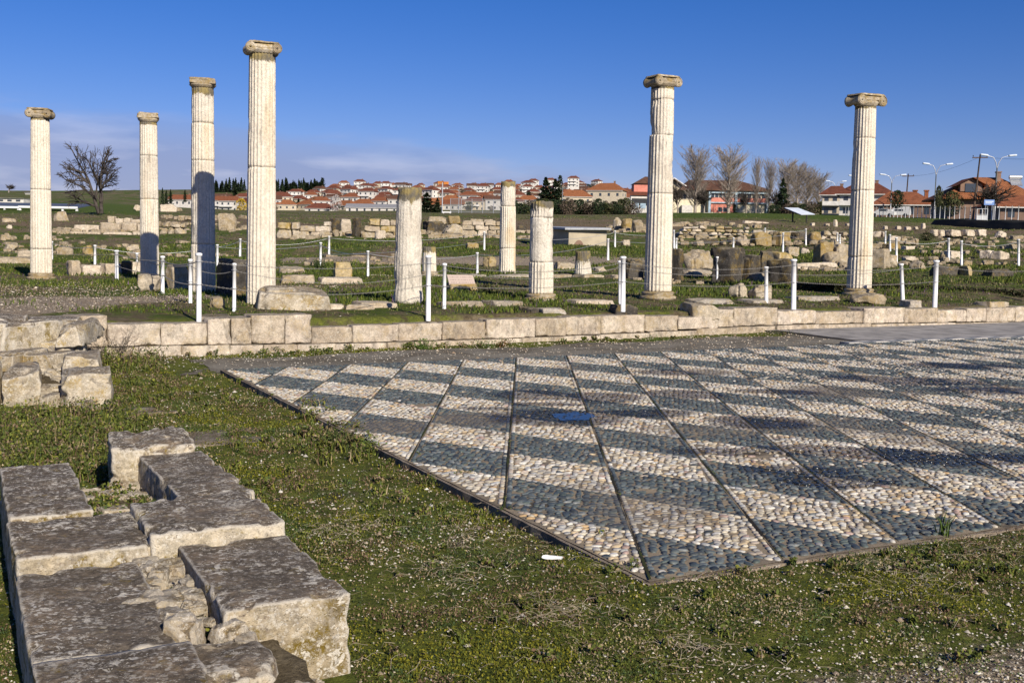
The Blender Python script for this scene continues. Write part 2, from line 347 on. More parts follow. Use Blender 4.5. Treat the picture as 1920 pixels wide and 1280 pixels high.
    n = NT('slab_concrete'); col = n.mix(n.ss(n.noise(5, 6, 0.7), 0.35, 0.65), (0.16, 0.125, 0.095), (0.30, 0.25, 0.19)); n.bump(n.noise(35, 6, 0.7), 0.8, 0.02); M['slab'] = n.done(col, 0.95, 0.1)
    n = NT('cement'); col = n.mix(n.ss(n.noise(0.9, 6, 0.65, n.scaled((1, 1, 1)), 0.8), 0.38, 0.62), (0.125, 0.108, 0.080), (0.215, 0.195, 0.155))
    col = n.mix(n.math('MULTIPLY', n.ss(n.noise(2.6, 7, 0.75), 0.56, 0.70), 0.6), col, (0.075, 0.068, 0.05)); col = n.mix(1.0, col, n.ss(n.noise(30, 6, 0.75), 0.3, 0.7, 0.72, 1.2), 'MULTIPLY')
    n.bump(n.noise(26, 8, 0.75), 0.6, 0.02); M['cement'] = n.done(col, 0.95, 0.1)
    M['pale_cement'] = m_plain('pale_cement', (0.30, 0.28, 0.25), 0.9, 0.35, 2.5)
    M['tile_white'] = m_plain('white_tile', (0.50, 0.47, 0.42), 0.7, 0.3, 6)
    M['tile_grey'] = m_plain('grey_tile', (0.16, 0.17, 0.18), 0.7, 0.3, 6)
    n = NT('water'); n.b.inputs['IOR'].default_value = 1.2; M['water'] = n.done((0.008, 0.009, 0.011), 0.03, 0.5)
    # ground
    n = NT('ground'); g = n.attr('gravel', 'Fac'); so_ = n.attr('soil', 'Fac'); gr = n.attr('green', 'Fac')
    n1 = n.noise(0.9, 6, 0.65, dist=0.5); n2 = n.noise(5.5, 7, 0.72); n3 = n.noise(38, 6, 0.75)
    grass = n.ramp(n2, [(0.30, (0.048, 0.060, 0.017)), (0.46, (0.100, 0.120, 0.024)), (0.58, (0.15, 0.164, 0.030)), (0.72, (0.22, 0.205, 0.07))])
    dry = n.ramp(n2, [(0.30, (0.075, 0.058, 0.034)), (0.50, (0.15, 0.118, 0.070)), (0.72, (0.27, 0.22, 0.14))])
    grass = n.mix(n.attr('field', 'Fac'), grass, n.mix(1.0, grass, (0.60, 0.74, 0.66), 'MULTIPLY'))
    m = n.ss(n.math('ADD', n.math('ADD', n1, n.math('MULTIPLY', n.math('SUBTRACT', n2, 0.5), 0.6)), n.math('MULTIPLY', n.math('SUBTRACT', gr, 0.5), 0.6)), 0.42, 0.58)
    col = n.mix(m, dry, grass)
    soil = n.ramp(n2, [(0.3, (0.085, 0.060, 0.036)), (0.5, (0.16, 0.118, 0.072)), (0.7, (0.27, 0.21, 0.14))])
    col = n.mix(n.ss(n.math('ADD', so_, n.math('MULTIPLY', n.math('SUBTRACT', n2, 0.5), 0.8)), 0.4, 0.6), col, soil)
    pe = n.voro(55, 'F1', out='Color'); pd = n.voro(55)
    sepc = n.N.new('ShaderNodeSeparateColor'); n.L.new(pe, sepc.inputs[0])
    gcol = n.ramp(sepc.outputs[0], [(0.0, (0.20, 0.155, 0.105)), (0.5, (0.36, 0.285, 0.20)), (0.85, (0.48, 0.40, 0.29)), (1.0, (0.60, 0.53, 0.42))])
    gcol = n.mix(n.ss(pd, 0.50, 0.8), gcol, (0.15, 0.115, 0.08))
    col = n.mix(n.ss(n.math('ADD', g, n.math('MULTIPLY', n.math('SUBTRACT', n2, 0.5), 1.1)), 0.38, 0.62), col, gcol)
    col = n.mix(1.0, col, n.ss(n3, 0.25, 0.75, 0.55, 1.4), 'MULTIPLY')
    n.bump(n.math('ADD', n3, n.math('MULTIPLY', n2, 1.6)), 0.9, 0.05); M['ground'] = n.done(col, 0.97, 0.08)
    n = NT('dirt'); col = n.mix(n.ss(n.noise(1.2, 6, 0.7), 0.35, 0.65), (0.17, 0.145, 0.105), (0.27, 0.235, 0.175)); n.bump(n.noise(20, 6, 0.7), 0.6, 0.03); M['dirt'] = n.done(col, 0.97, 0.1)
    # plants
    n = NT('foliage'); c = n.attr('Col'); n.b.inputs['Subsurface Weight'].default_value = 0.0; M['leaf'] = n.done(c, 0.75, 0.15)
    n = NT('bark'); col = n.mix(n.ss(n.noise(3, 5), 0.35, 0.65), (0.045, 0.038, 0.033), (0.085, 0.072, 0.062)); M['bark'] = n.done(col, 0.95, 0.1)
    n = NT('pale_bark'); col = n.mix(n.ss(n.noise(0.6, 5), 0.35, 0.65), (0.24, 0.20, 0.165), (0.36, 0.31, 0.26)); M['pale_bark'] = n.done(col, 0.95, 0.1)
    # built things
    M['white_paint'] = m_plain('white_paint', (0.78, 0.78, 0.77), 0.45, 0.1, 8)
    M['galv'] = m_plain('galvanised_steel', (0.48, 0.49, 0.50), 0.4, 0.2, 8, metal=0.6)
    M['chain'] = m_plain('chain_steel', (0.30, 0.285, 0.26), 0.5, 0.3, 30, metal=0.3)
    M['grey_metal'] = m_plain('grey_metal', (0.36, 0.37, 0.38), 0.5, 0.2, 5)
    M['wood_pole'] = m_plain('wooden_pole', (0.10, 0.065, 0.045), 0.9, 0.3, 5)
    M['dark'] = m_plain('near_black', (0.025, 0.027, 0.03), 0.5, 0.2, 5)
    n = NT('window_glass'); M['glass'] = n.done((0.045, 0.055, 0.07), 0.12, 0.5)
    for k, c in (('white_render', (0.60, 0.57, 0.52)), ('cream_render', (0.52, 0.45, 0.34)), ('grey_render', (0.50, 0.48, 0.45)), ('pink_render', (0.62, 0.23, 0.17)), ('pale_blue_render', (0.36, 0.47, 0.55)),
                 ('brown_render', (0.22, 0.14, 0.10)), ('cream_wall', (0.64, 0.58, 0.42)), ('old_wall', (0.42, 0.36, 0.26)), ('dark_wall', (0.035, 0.034, 0.03)), ('blue_roof', (0.075, 0.095, 0.14)), ('grey_roof', (0.23, 0.23, 0.24)), ('sign_blue', (0.16, 0.27, 0.55)),
                 ('sign_orange', (0.45, 0.16, 0.03)), ('panel_white', (0.62, 0.68, 0.74)), ('eave_white', (0.68, 0.66, 0.62))):
        M[k] = m_plain(k, c, 0.8, 0.18, 1.5)
    for k, c in (('orange_tiles', (0.23, 0.085, 0.042)), ('red_tiles', (0.155, 0.055, 0.034)), ('brown_tiles', (0.115, 0.060, 0.040)), ('bright_tiles', (0.27, 0.105, 0.046))):
        n = NT(k); d = n.ss(n.noise(1.4, 6, 0.7), 0.3, 0.7, 0.68, 1.22); col = n.mix(1.0, c, d, 'MULTIPLY')
        wv = n.N.new('ShaderNodeTexWave'); wv.inputs['Scale'].default_value = 1.1; wv.bands_direction = 'X'; n.L.new(n.pos, wv.inputs['Vector'])
        n.bump(wv.outputs['Fac'], 0.5, 0.08); M[k] = n.done(n.mix(n.ss(n.noise(6, 4), 0.5, 0.7, 0, 0.4), col, (0.10, 0.06, 0.045)), 0.9, 0.1)
    n = NT('wire_mesh'); tr = n.N.new('ShaderNodeBsdfTransparent'); mx = n.N.new('ShaderNodeMixShader'); mx.inputs[0].default_value = 0.28
    n.done((0.16, 0.17, 0.17), 0.6); n.L.new(tr.outputs[0], mx.inputs[1]); n.L.new(n.b.outputs[0], mx.inputs[2]); n.L.new(mx.outputs[0], n.N['Material Output'].inputs[0]); M['mesh'] = n.m
build_materials()
# ---------------------------------------------------------------- ground
def build_ground():
    # fan of quads, finer near and in the middle
    t = np.concatenate([np.linspace(-3.0, -0.62, 70), np.linspace(-0.61, 0.61, 620), np.linspace(0.62, 3.0, 70)])
    d = np.concatenate([np.exp(np.linspace(math.log(0.6), math.log(2.6), 20))[:-1], np.exp(np.linspace(math.log(2.6), math.log(90), 640)), np.exp(np.linspace(math.log(90), math.log(6500), 130))[1:]])
    T, D = np.meshgrid(t, d, indexing='ij'); X = (T*D).ravel(); Y = D.ravel()
    Z = ground_z(X, Y); u, v = uv_of(X, Y); wu = u-wall_u(v)
    P = np.stack([X, Y, Z*0], -1)
    front = 1-sstep(wu, 0.0, 0.2)
    lump = fbm(P, 1.6, 4, 3)*0.022+fbm(P, 7.0, 3, 5)*0.012
    far = sstep(Y, 34, 60)
    Z = Z+lump*(1-far)+far*(1-sstep(Y, 130, 220))*fbm(P, 0.25, 4, 8)*0.32+sstep(Y, 26, 32)*(1-far)*fbm(P, 0.8, 4, 9)*0.07
    inpave = sstep(u, PU0-0.1, PU0+0.1)*sstep(v, PV0-0.1, PV0+0.1)*(1-sstep(u, PU1+0.1, PU1+0.3))*front
    Z = Z-0.05*inpave
    # masks
    gravel = np.full(len(X), 0.05); soil = np.full(len(X), 0.08); green = np.full(len(X), 0.5)
    n = fbm(P, 0.55, 4, 21); n2 = fbm(P, 0.16, 3, 22)
    g1 = sstep(4.42+0.425*(X-0.63)-Y, -0.25, 0.75)*front                      # gravel at the photo's lower right
    gravel = np.maximum(gravel, g1*0.62); gravel = gravel+front*0.28*sstep(n, 0.1, 0.5)
    terr = sstep(wu, 0.25, 0.5)*(1-sstep(wu, 5.5, 8.0))
    tl = terr*(1-sstep(X, -8.2+0.3*(Y-18), -6.6+0.3*(Y-18)))
    gravel = np.maximum(gravel, tl*(0.88+0.4*n)); green = green+0.30*front
    bearing = X/np.maximum(Y, 0.1)
    row = row_of(bearing, Z, np.maximum(Y, 1))
    behind = sstep(wu, 5.0, 8.0)
    path = behind*sstep(Y, 47, 49.5)*(1-sstep(Y, 55, 57.5))*sstep(bearing, -0.23, -0.2)*(1-sstep(bearing, 0.13, 0.16))
    gravel = np.maximum(gravel, path*1.0)
    bank = behind*sstep(Y, 84, 96)*(1-sstep(Y, 122, 140)); soil = np.maximum(soil, bank*(0.52+0.5*n2))
    soil = np.maximum(soil, behind*(1-bank)*(0.20+0.6*n2)*(1-sstep(Y, 90, 130)))
    lawn = np.maximum(sstep(bearing, 0.10, 0.16), 1-sstep(bearing, -0.36, -0.32)); green = green+0.4*lawn*sstep(Y, 130, 150)*(1-sstep(Y, 350, 500)); soil = np.maximum(soil, (1-lawn)*sstep(Y, 100, 120)*(1-sstep(Y, 420, 520))*(0.34+0.5*n2))
    soil = np.maximum(soil, (1-lawn)*0.4*sstep(Y, 500, 700)*(0.7+n2)); green = green+behind*(0.02+0.5*n2)*(1-bank)
    field = np.clip(behind*(1-0.4*bank)+sstep(wu, 0.5, 1.0)*(1-tl)*(1-behind), 0, 1)
    nt, nd = len(t), len(d); I = np.arange(nt*nd).reshape(nt, nd)
    F = np.stack([I[:-1, :-1], I[1:, :-1], I[1:, 1:], I[:-1, 1:]], -1).reshape(-1, 4)
    o = obj('ground', np.stack([X, Y, Z], -1), F, M['ground'], attrs={'gravel': gravel, 'soil': soil, 'green': green, 'field': field})
    tag(o, kind='structure')
build_ground()
def sheet(name, us, vs, zf, mat, keep=None, attrs=None, parent=None, skirt=0.0):
    U, V = np.meshgrid(us, vs, indexing='ij'); x, y = W(U, V); z = zf(U, V)
    I = np.arange(U.size).reshape(U.shape); F = np.stack([I[:-1, :-1], I[:-1, 1:], I[1:, 1:], I[1:, :-1]], -1)
    F = F.reshape(-1, 4)[:, ::-1]
    P = np.stack([x.ravel(), y.ravel(), z.ravel()], -1)
    if keep is not None:
        k = keep(U, V).ravel(); F = F[k[F].all(1)]
    if skirt:
        ring = np.concatenate([I[:, 0], I[-1, 1:], I[::-1, -1][1:], I[0, ::-1][1:-1]])
        B = P[ring].copy(); B[:, 2] -= skirt; n0 = len(P); P = np.concatenate([P, B]); m = len(ring); k = np.arange(m)
        S = np.stack([ring[k], ring[(k+1) % m], n0+(k+1) % m, n0+k], -1); F = np.concatenate([F, S])
    a = {q: np.concatenate([f(U, V).ravel(), np.zeros(len(P)-U.size)]) for q, f in (attrs or {}).items()}
    return obj(name, P, F, mat, parent, attrs=a)
# ---------------------------------------------------------------- pebble pavement
VMAX = 23.0
def wetness(x, y):
    w = np.zeros_like(x)
    for px, py, a, b in ((1000, 740, 0.5, 0.5), (1130, 745, 0.5, 0.5), (1290, 740, 0.5, 0.4), (1420, 790, 0.6, 0.4), (1650, 850, 0.6, 0.3), (1480, 880, 0.5, 0.2), (1340, 845, 0.45, 0.2), (1250, 700, 0.5, 0.35), (1800, 690, 0.9, 0.45), (1040, 781, 0.75, 0.6), (1090, 782, 0.45, 0.28), (1200, 775, 0.55, 0.25), (1250, 772, 0.35, 0.2), (905, 765, 0.35, 0.15), (1010, 757, 0.5, 0.15), (1720, 717, 1.0, 0.5), (1620, 712, 0.7, 0.4), (1560, 900, 0.5, 0.25), (1800, 858, 0.9, 0.3), (1530, 842, 0.6, 0.25), (1880, 735, 0.9, 0.4), (1450, 735, 0.6, 0.25)):
        r = ray(px, py); d = (EYE-pave_z(*uv_of(r[0]*16, r[1]*16))*0)/-r[2]; cx, cy = r[0]*d, r[1]*d
        q = ((x-cx)/a)**2+((y-cy)/b)**2; w = np.maximum(w, 1-sstep(q, 0.35, 1.3))
    w = np.clip(w*1.3+0.9*fbm(np.stack([x, y, x*0], -1), 3.0, 4, 77)*(w > 0.02), 0, 1); return w
def build_pavement():
    root = empty('mosaic_pavement', (0, 0, 0)); tag(root, kind='structure')
    zf = lambda U, V: pave_z(U, V)-0.014+0.004*fbm(np.stack([U.ravel(), V.ravel(), U.ravel()*0], -1), 6, 3, 31).reshape(U.shape)
    def wet_uv(U, V):
        x, y = W(U, V); return wetness(x.ravel(), y.ravel()).reshape(U.shape)
    sheet('mortar_bed', np.linspace(PU0-0.01, PU1, 150), np.linspace(PV0-0.01, VMAX, 280), zf, M['mortar'], attrs={'wet': wet_uv}, parent=root)
    # slab under it, its edge standing above the grass
    mb = MB(); rr = random.Random(3)
    def edge(p0, p1, n, out):
        return [(p0[0]+(p1[0]-p0[0])*k/n+out[0]*rr.uniform(-.006, .006), p0[1]+(p1[1]-p0[1])*k/n+out[1]*rr.uniform(-.006, .006)) for k in range(n)]
    e = 0.035
    ring = edge((PU0-e, PV0-e), (PU1+e, PV0-e), 80, (0, 1))+edge((PU1+e, PV0-e), (PU1+e, VMAX), 40, (1, 0))+edge((PU1+e, VMAX), (PU0-e, VMAX), 10, (0, 1))+edge((PU0-e, VMAX), (PU0-e, PV0-e), 160, (1.6, 0))
    m = len(ring); V = []
    for q, dz in ((ring, -0.02), (ring, -0.14)):
        for (a, b) in q:
            x, y = W(a, b); V.append((x, y, float(pave_z(a, b))+dz))
    inn = []
    for (a, b) in ring:
        a2 = min(max(a, PU0+0.05), PU1-0.05); b2 = min(max(b, PV0+0.05), VMAX-0.05); x, y = W(a2, b2); inn.append((x, y, float(pave_z(a2, b2))-0.022))
    F = [(k, (k+1) % m, m+(k+1) % m, m+k) for k in range(m)]+[(k, 2*m+k, 2*m+(k+1) % m, (k+1) % m) for k in range(m)]
    mb.add(V+inn, F); mb.build('slab_edge', M['slab'], root)
    # joints of dark soil along one family of lattice lines
    jb = MB()
    for k in range(-30, 7):
        a0 = k; s0 = max(0, -k)  # alpha = k ; run in beta
        p0 = (PU0+max(0, k)*PA, PV0+max(0, -k)*PB); L = min((PU1-p0[0])/PA, (VMAX-p0[1])/PB)
        if L <= 0.02: continue
        n = max(2, int(L*10)); pts = []
        dirv = np.array([PA, PB]); nrm = np.array([-PB, PA]); nrm = nrm/np.linalg.norm(nrm)
        V = []
        for i in range(n+1):
            c = np.array(p0)+dirv*L*i/n; w = 0.0052*max(0.1, 1+0.5*math.sin(i*0.7+k)+0.6*rr.uniform(-1, 1))
            for sg in (-1, 1):
                q = c+nrm*sg*w; x, y = W(q[0], q[1]); V.append((x, y, float(pave_z(q[0], q[1]))-0.0055))
        jb.add(V, [(2*i, 2*i+1, 2*i+3, 2*i+2) for i in range(n)])
    n_ = NT('joint_soil'); col = n_.mix(n_.ss(n_.noise(2.2, 5), 0.45, 0.62), (0.03, 0.026, 0.02), (0.045, 0.055, 0.015)); M['joint'] = n_.done(col, 0.95, 0.1)
    jb.build('joint', M['joint'], root)
    # pebbles
    rng = np.random.default_rng(5)
    spu, spv = 0.0455, 0.066
    us = np.arange(PU0+0.028, PU1-0.02, spu); pts = []
    for i, uu in enumerate(us):
        vv = np.arange(PV0+0.03+(i % 2)*spv/2, VMAX-0.02, spv); pts.append(np.stack([np.full(len(vv), uu), vv], -1))
    P = np.concatenate(pts); P = P+rng.uniform(-1, 1, P.shape)*np.array([0.010, 0.014])
    # break up rows slowly across the floor
    w1 = np.stack([P[:, 0], P[:, 1], P[:, 0]*0], -1)
    P = P+0.030*np.stack([fbm(w1, 1.9, 2, 41), fbm(w1, 1.9, 2, 42)], -1)
    def ab(P): return (P[:, 0]-PU0)/PA-(P[:, 1]-PV0)/PB, (P[:, 0]-PU0)/PA+(P[:, 1]-PV0)/PB
    SP = 1/math.sqrt(1/PA**2+1/PB**2)
    al, be = ab(P); dA = np.abs(al-np.round(al))*SP
    dB = np.abs(be-np.round(be))*SP; P = P[(dA > 0.056)&(dB > 0.050)&(P[:, 0] > PU0+0.02)&(P[:, 1] > PV0+0.02)]
    rows = []; nrm = np.array([-PB, PA])/math.hypot(PA, PB); dv = np.array([PA, PB])/math.hypot(PA, PB)
    for k in range(-30, 7):
        p0 = np.array([PU0+max(0, k)*PA, PV0+max(0, -k)*PB]); L = min((PU1-p0[0])/PA, (VMAX-p0[1])/PB)*math.hypot(PA, PB)
        if L <= 0.05: continue
        s = np.arange(0.03, L, 0.062)
        for sg in (-1, 1):
            q = p0+np.outer(s+rng.uniform(-.01, .01, len(s)), dv)+nrm*sg*0.028; rows.append(q)
    for k in range(1, 36):     # rows along the other family of lattice lines too
        q0 = np.array([PU0+min(k, NA)*PA, PV0+max(0, k-NA)*PB]); L = min((q0[0]-PU0)/PA, (VMAX-q0[1])/PB)*math.hypot(PA, PB)
        if L <= 0.1: continue
        s = np.arange(0.03, L, 0.058); db = np.array([-PA, PB])/math.hypot(PA, PB); nb = np.array([PB, PA])/math.hypot(PA, PB)
        for sg in (-1, 1): rows.append(q0+np.outer(s+rng.uniform(-.01, .01, len(s)), db)+nb*sg*0.024)
    Rw = np.concatenate(rows); a_, b_ = ab(Rw); Rw = Rw[(np.abs(a_-np.round(a_))*SP > 0.022)]; Rw = Rw[(Rw[:, 0] > PU0+0.02)&(Rw[:, 1] > PV0+0.02)&(Rw[:, 0] < PU1-.02)]
    aligned = np.concatenate([np.zeros(len(P), bool), np.ones(len(Rw), bool)]); P = np.concatenate([P, Rw])
    x, y = W(P[:, 0], P[:, 1]); keep = (x/y < 0.60)&(x/y > -0.6); P = P[keep]; aligned = aligned[keep]; x, y = x[keep], y[keep]; n = len(P)
    lost = rng.uniform(0, 1, n) < 0.018+0.6*sstep(fbm(np.stack([P[:, 0], P[:, 1], P[:, 0]*0], -1), 1.6, 4, 91), 0.46, 0.58); P = P[~lost]; aligned = aligned[~lost]; x, y = x[~lost], y[~lost]; n = len(P)
    al, be = ab(P); jit = rng.normal(0, 0.012, n); par = (np.floor(al)+np.floor(be+jit*0.2)).astype(int) % 2   # 0 white
    w3 = np.stack([P[:, 0], P[:, 1], P[:, 0]*0], -1); far = sstep(P[:, 1], 7, 13)
    swap = rng.uniform(0, 1, n) < (0.012+0.30*far*sstep(fbm(w3, 0.8, 3, 55), -0.05, 0.4)); par = np.where(swap, 1-par, par)
    wc = np.array([(0.47, 0.42, 0.32), (0.54, 0.51, 0.44), (0.43, 0.34, 0.21), (0.38, 0.375, 0.35), (0.44, 0.37, 0.29), (0.41, 0.28, 0.14), (0.31, 0.29, 0.255), (0.36, 0.26, 0.21)])
    dc = np.array([(0.068, 0.086, 0.090), (0.105, 0.122, 0.118), (0.042, 0.051, 0.056), (0.086, 0.106, 0.094), (0.16, 0.17, 0.16), (0.066, 0.074, 0.072)])
    cw = wc[rng.choice(8, n, p=[.30, .19, .14, .12, .12, .04, .06, .03])]; cd = dc[rng.choice(6, n, p=[.28, .2, .18, .14, .08, .12])]
    col = np.where(par[:, None] == 0, cw, cd)*rng.uniform(0.72, 1.2, n)[:, None]
    dirt = 0.6*sstep(fbm(w3, 0.75, 4, 61), 0.28, 0.48)
    for px, py, a in ((735, 797, 0.55), (885, 785, 0.6), (1560, 735, 0.8), (1330, 700, 0.5)):
        r = ray(px, py); dd = EYE/-r[2]; q = np.hypot(x-r[0]*dd, y-r[1]*dd)/a; dirt = np.maximum(dirt, 0.95*(1-sstep(q, 0.4, 1.0)))
    col = col*(1-0.75*dirt[:, None])+np.array((0.10, 0.088, 0.072))*0.75*dirt[:, None]
    nearA = np.abs(al-np.round(al))*SP < 0.045
    ang = np.where(aligned, np.where(nearA, 1, -1)*math.atan2(PB*1.0, PA), rng.normal(math.pi/2, 0.55, n)-0.25)
    la = np.where(aligned, 0.030, rng.uniform(0.021, 0.042, n)); lb = np.where(aligned, rng.uniform(0.016, 0.022, n), rng.uniform(0.0145, 0.0265, n))
    hh = rng.uniform(0.006, 0.0125, n)*(1-0.5*dirt); z0 = pave_z(P[:, 0], P[:, 1])-0.0125
    ca, sa = np.cos(ang), np.sin(ang); wet = wetness(x, y)
    tilt = rng.normal(0, 0.12, (n, 2))
    def emit(idx, name, ns, rings):
        an = np.arange(ns)*2*np.pi/ns
        L = [(r*np.cos(an), r*np.sin(an), np.full(ns, h)) for r, h in rings]
        lx = np.concatenate([q[0] for q in L]+[[0]]); ly = np.concatenate([q[1] for q in L]+[[0]]); lz = np.concatenate([q[2] for q in L]+[[1.0]])
        m = len(idx); k = len(lx); sk = 1+rng.uniform(-.13, .13, (m, k)); sk[:, -1] = 1
        U = lx[None]*la[idx, None]*sk; Vv = ly[None]*lb[idx, None]*sk
        uu = P[idx, 0][:, None]+U*ca[idx, None]-Vv*sa[idx, None]; vv = P[idx, 1][:, None]+U*sa[idx, None]+Vv*ca[idx, None]
        X, Y = W(uu, vv); Z = z0[idx, None]+lz[None]*hh[idx, None]+tilt[idx, :1]*U*0.5+tilt[idx, 1:]*Vv*0.5
        V = np.stack([X, Y, Z], -1).reshape(-1, 3)
        q = []; tr = []
        for r in range(len(rings)-1):
            for s in range(ns): q.append((r*ns+s, (r+1)*ns+s, (r+1)*ns+(s+1) % ns, r*ns+(s+1) % ns))
        r = len(rings)-1
        for s in range(ns): tr.append((r*ns+s, k-1, r*ns+(s+1) % ns))
        off = (np.arange(m)*k)[:, None, None]
        Q = (np.array(q)[None]+off).reshape(-1, 4); T = (np.array(tr)[None]+off).reshape(-1, 3)
        # (u,v) is left-handed against (x,y): u points away, v right
        return tag(obj(name, V, [Q, T], M['pebble'], root, True, np.repeat(col[idx], k, 0), {'wet': np.repeat(wet[idx], k)}), kind='stuff')
    near = y < 9.5
    for sel, nm in ((par == 0, 'white_pebbles'), (par == 1, 'dark_pebbles')):
        for a, ns, rings in ((near, 10, [(1.0, -0.3), (0.97, 0.25), (0.80, 0.68), (0.45, 0.93)]), (~near, 7, [(1.0, -0.2), (0.86, 0.58), (0.42, 0.92)])):
            emit(np.nonzero(sel & a)[0], nm, ns, rings)
    return root
build_pavement()
def build_puddle():
    c = hit(1072, 779, 0.08)
    an = np.arange(40)*2*np.pi/40; V = []
    r = ray(1066, 780); d = EYE/-r[2]; cx, cy = r[0]*d, r[1]*d
    for a in an:
        k = 1+0.14*math.sin(2*a+1)+0.10*math.sin(5*a)+0.06*math.sin(9*a+2)
        qx, qy = cx+0.05+0.19*k*math.cos(a), cy+0.30*k*math.sin(a); V.append((qx, qy, -0.0046+float(pave_z(*uv_of(qx, qy)))))
    V.append((cx+0.05, cy, -0.0046+float(pave_z(*uv_of(cx, cy)))))
    o = obj('puddle', np.array(V), [np.array([(k, (k+1) % 40, 40) for k in range(40)])], M['water']); tag(o, kind='structure')
build_puddle()
# cement strip between pavement and wall, border strip and pale paving at its far end
def zc(U, V): return pave_z(U, V)-0.052-0.03*(1-sstep(V, 2.2, 3.6))+0.012*fbm(np.stack([U.ravel(), V.ravel(), U.ravel()*0], -1), 1.5, 4, 71).reshape(U.shape)-0.05*sstep(U-wall_u(V), -0.75, -0.35)
def keepc(U, V):
    nz_ = fbm(np.stack([U.ravel(), V.ravel(), U.ravel()*0], -1), 1.1, 4, 72).reshape(U.shape)
    return (U < wall_u(V)-0.85+0.55*nz_)&(V > 2.6+1.6*nz_)
tag(sheet('path', np.linspace(PU1+0.045, 17.9, 60), np.linspace(1.2, 15.3, 300), zc, M['cement'], keepc, skirt=0), kind='structure')
tag(sheet('paving', np.linspace(PU1+0.32, 18.35, 30), np.linspace(15.25, 26, 110), lambda U, V: pave_z(U, V)-0.012-0.03*sstep(U-wall_u(V), -0.5, -0.1), M['pale_cement'], None, skirt=0.06), kind='structure')
def build_border():
    root = empty('border_strip'); tag(root, kind='structure')
    for nm, par_, mt in (('white_tiles', 0, 'tile_white'), ('grey_tiles', 1, 'tile_grey')):
        mb = MB()
        for i in range(2):
            for j in range(33):
                if (i+j) % 2 != par_ : continue
                a0 = PU1+0.05+0.125*i; b0 = 14.6+0.34*j; c = [W(a0, b0), W(a0, b0+0.335), W(a0+0.12, b0+0.335), W(a0+0.12, b0)]
                z = float(pave_z(a0, b0)); mb.add([(x, y, z) for x, y in c]+[(x, y, z-0.04) for x, y in c], [(0, 3, 2, 1), (0, 1, 5, 4), (1, 2, 6, 5), (2, 3, 7, 6), (3, 0, 4, 7)])
        mb.build(nm, M[mt], root)
build_border()

# ---------------------------------------------------------------- rough stones
_cube = {}
def cube_grid(n):
    if n in _cube: return _cube[n]
    g = np.linspace(-1, 1, n+1); pts = {}; F = []; V = []
    def vid(p):
        k = tuple(np.round(p, 5))
        if k not in pts: pts[k] = len(V); V.append(k)
        return pts[k]
    for ax in range(3):
        for sg in (-1, 1):
            for i in range(n):
                for j in range(n):
                    q = []
                    for a, b in ((i, j), (i+1, j), (i+1, j+1), (i, j+1)):
                        p = [0, 0, 0]; p[ax] = sg; p[(ax+1) % 3] = g[a]; p[(ax+2) % 3] = g[b]; q.append(vid(p))
                    F.append(q if sg > 0 else q[::-1])
    _cube[n] = (np.array(V, float), np.array(F, np.int32)); return _cube[n]
def rock_shape(h, n=8, r=0.12, rough=0.05, seed=0, blob=0.0, chip=0.5, freq=None, warp=1.0, cuts=None):
    """half sizes h; r corner radius (share of smallest), rough displacement (share of smallest), blob 0 block..1 boulder"""
    V, F = cube_grid(n); h = np.asarray(h, float); sm = h.min()
    # cluster samples towards edges a little
    V = np.sign(V)*np.abs(V)**0.85
    sk = np.random.default_rng(seed+77).uniform(-1, 1, 6)*warp; tp = 1-warp*0.07*(V[:, 2]+1)*(0.5+0.5*abs(sk[0])) if r < 0.9 else 1
    p = V*h; p[:, 0] = p[:, 0]*tp+p[:, 2]*sk[1]*0.07+p[:, 1]*sk[2]*0.06; p[:, 1] = p[:, 1]*tp+p[:, 2]*sk[3]*0.05; p[:, 2] = p[:, 2]+p[:, 0]*sk[4]*0.03
    if r*rough == 0 or chip == 0: p = V*h
    rr = r*sm; inner = np.clip(p, -(h-rr), h-rr); dv = p-inner; ln = np.maximum(np.linalg.norm(dv, axis=1), 1e-9)
    q = inner+dv/ln[:, None]*np.minimum(ln, rr)[:, None]
    if blob > 0:
        s = V/np.linalg.norm(V, axis=1)[:, None]*h*1.12; q = q*(1-blob)+s*blob
    rg = np.random.default_rng(seed+501); nc = cuts if cuts is not None else (7 if blob > 0.2 else 4)
    for i in range(nc if chip > 0 else 0):
        w = rg.normal(0, 1, 3); w[2] = abs(w[2])*0.8 if i % 3 else w[2]; w /= np.linalg.norm(w); w2 = w/h; w2 /= np.linalg.norm(w2)
        sup = (q@w2).max(); lim = sup*(rg.uniform(0.62, 0.86) if blob > 0.2 else rg.uniform(0.76, 0.95)); ex = np.maximum(q@w2-lim, 0); q = q-ex[:, None]*w2[None]
    nrm = q/h; nrm = nrm/np.maximum(np.linalg.norm(nrm, axis=1), 1e-9)[:, None]
    f = freq or 1.1/sm; off = np.array([seed*3.17, seed*1.73, seed*0.91])
    a = fbm(q+off, f*0.55, 3, seed)*1.5+fbm(q+off, f*2.0, 3, seed+5)*0.55+(0.35-np.abs(fbm(q+off, f*1.1, 2, seed+15))*2.2)*0.7
    # chips: bites off corners where noise is low
    corner = sstep(np.sort(np.abs(V), axis=1)[:, 1], 0.7, 1.0); bite = sstep(fbm(q+off, f*0.9, 2, seed+9), 0.0, 0.45)*corner*chip
    q = q+nrm*(a*rough*sm)[:, None]-nrm*(bite*0.30*sm)[:, None]
    return q, F
def rock(name, h, mat, loc, rz=0.0, parent=None, tilt=(0, 0), **k):
    V, F = rock_shape(h, **k); o = obj(name, V, F, M[mat], parent); o.location = tuple(loc); o.rotation_euler = (tilt[0], tilt[1], rz); return o

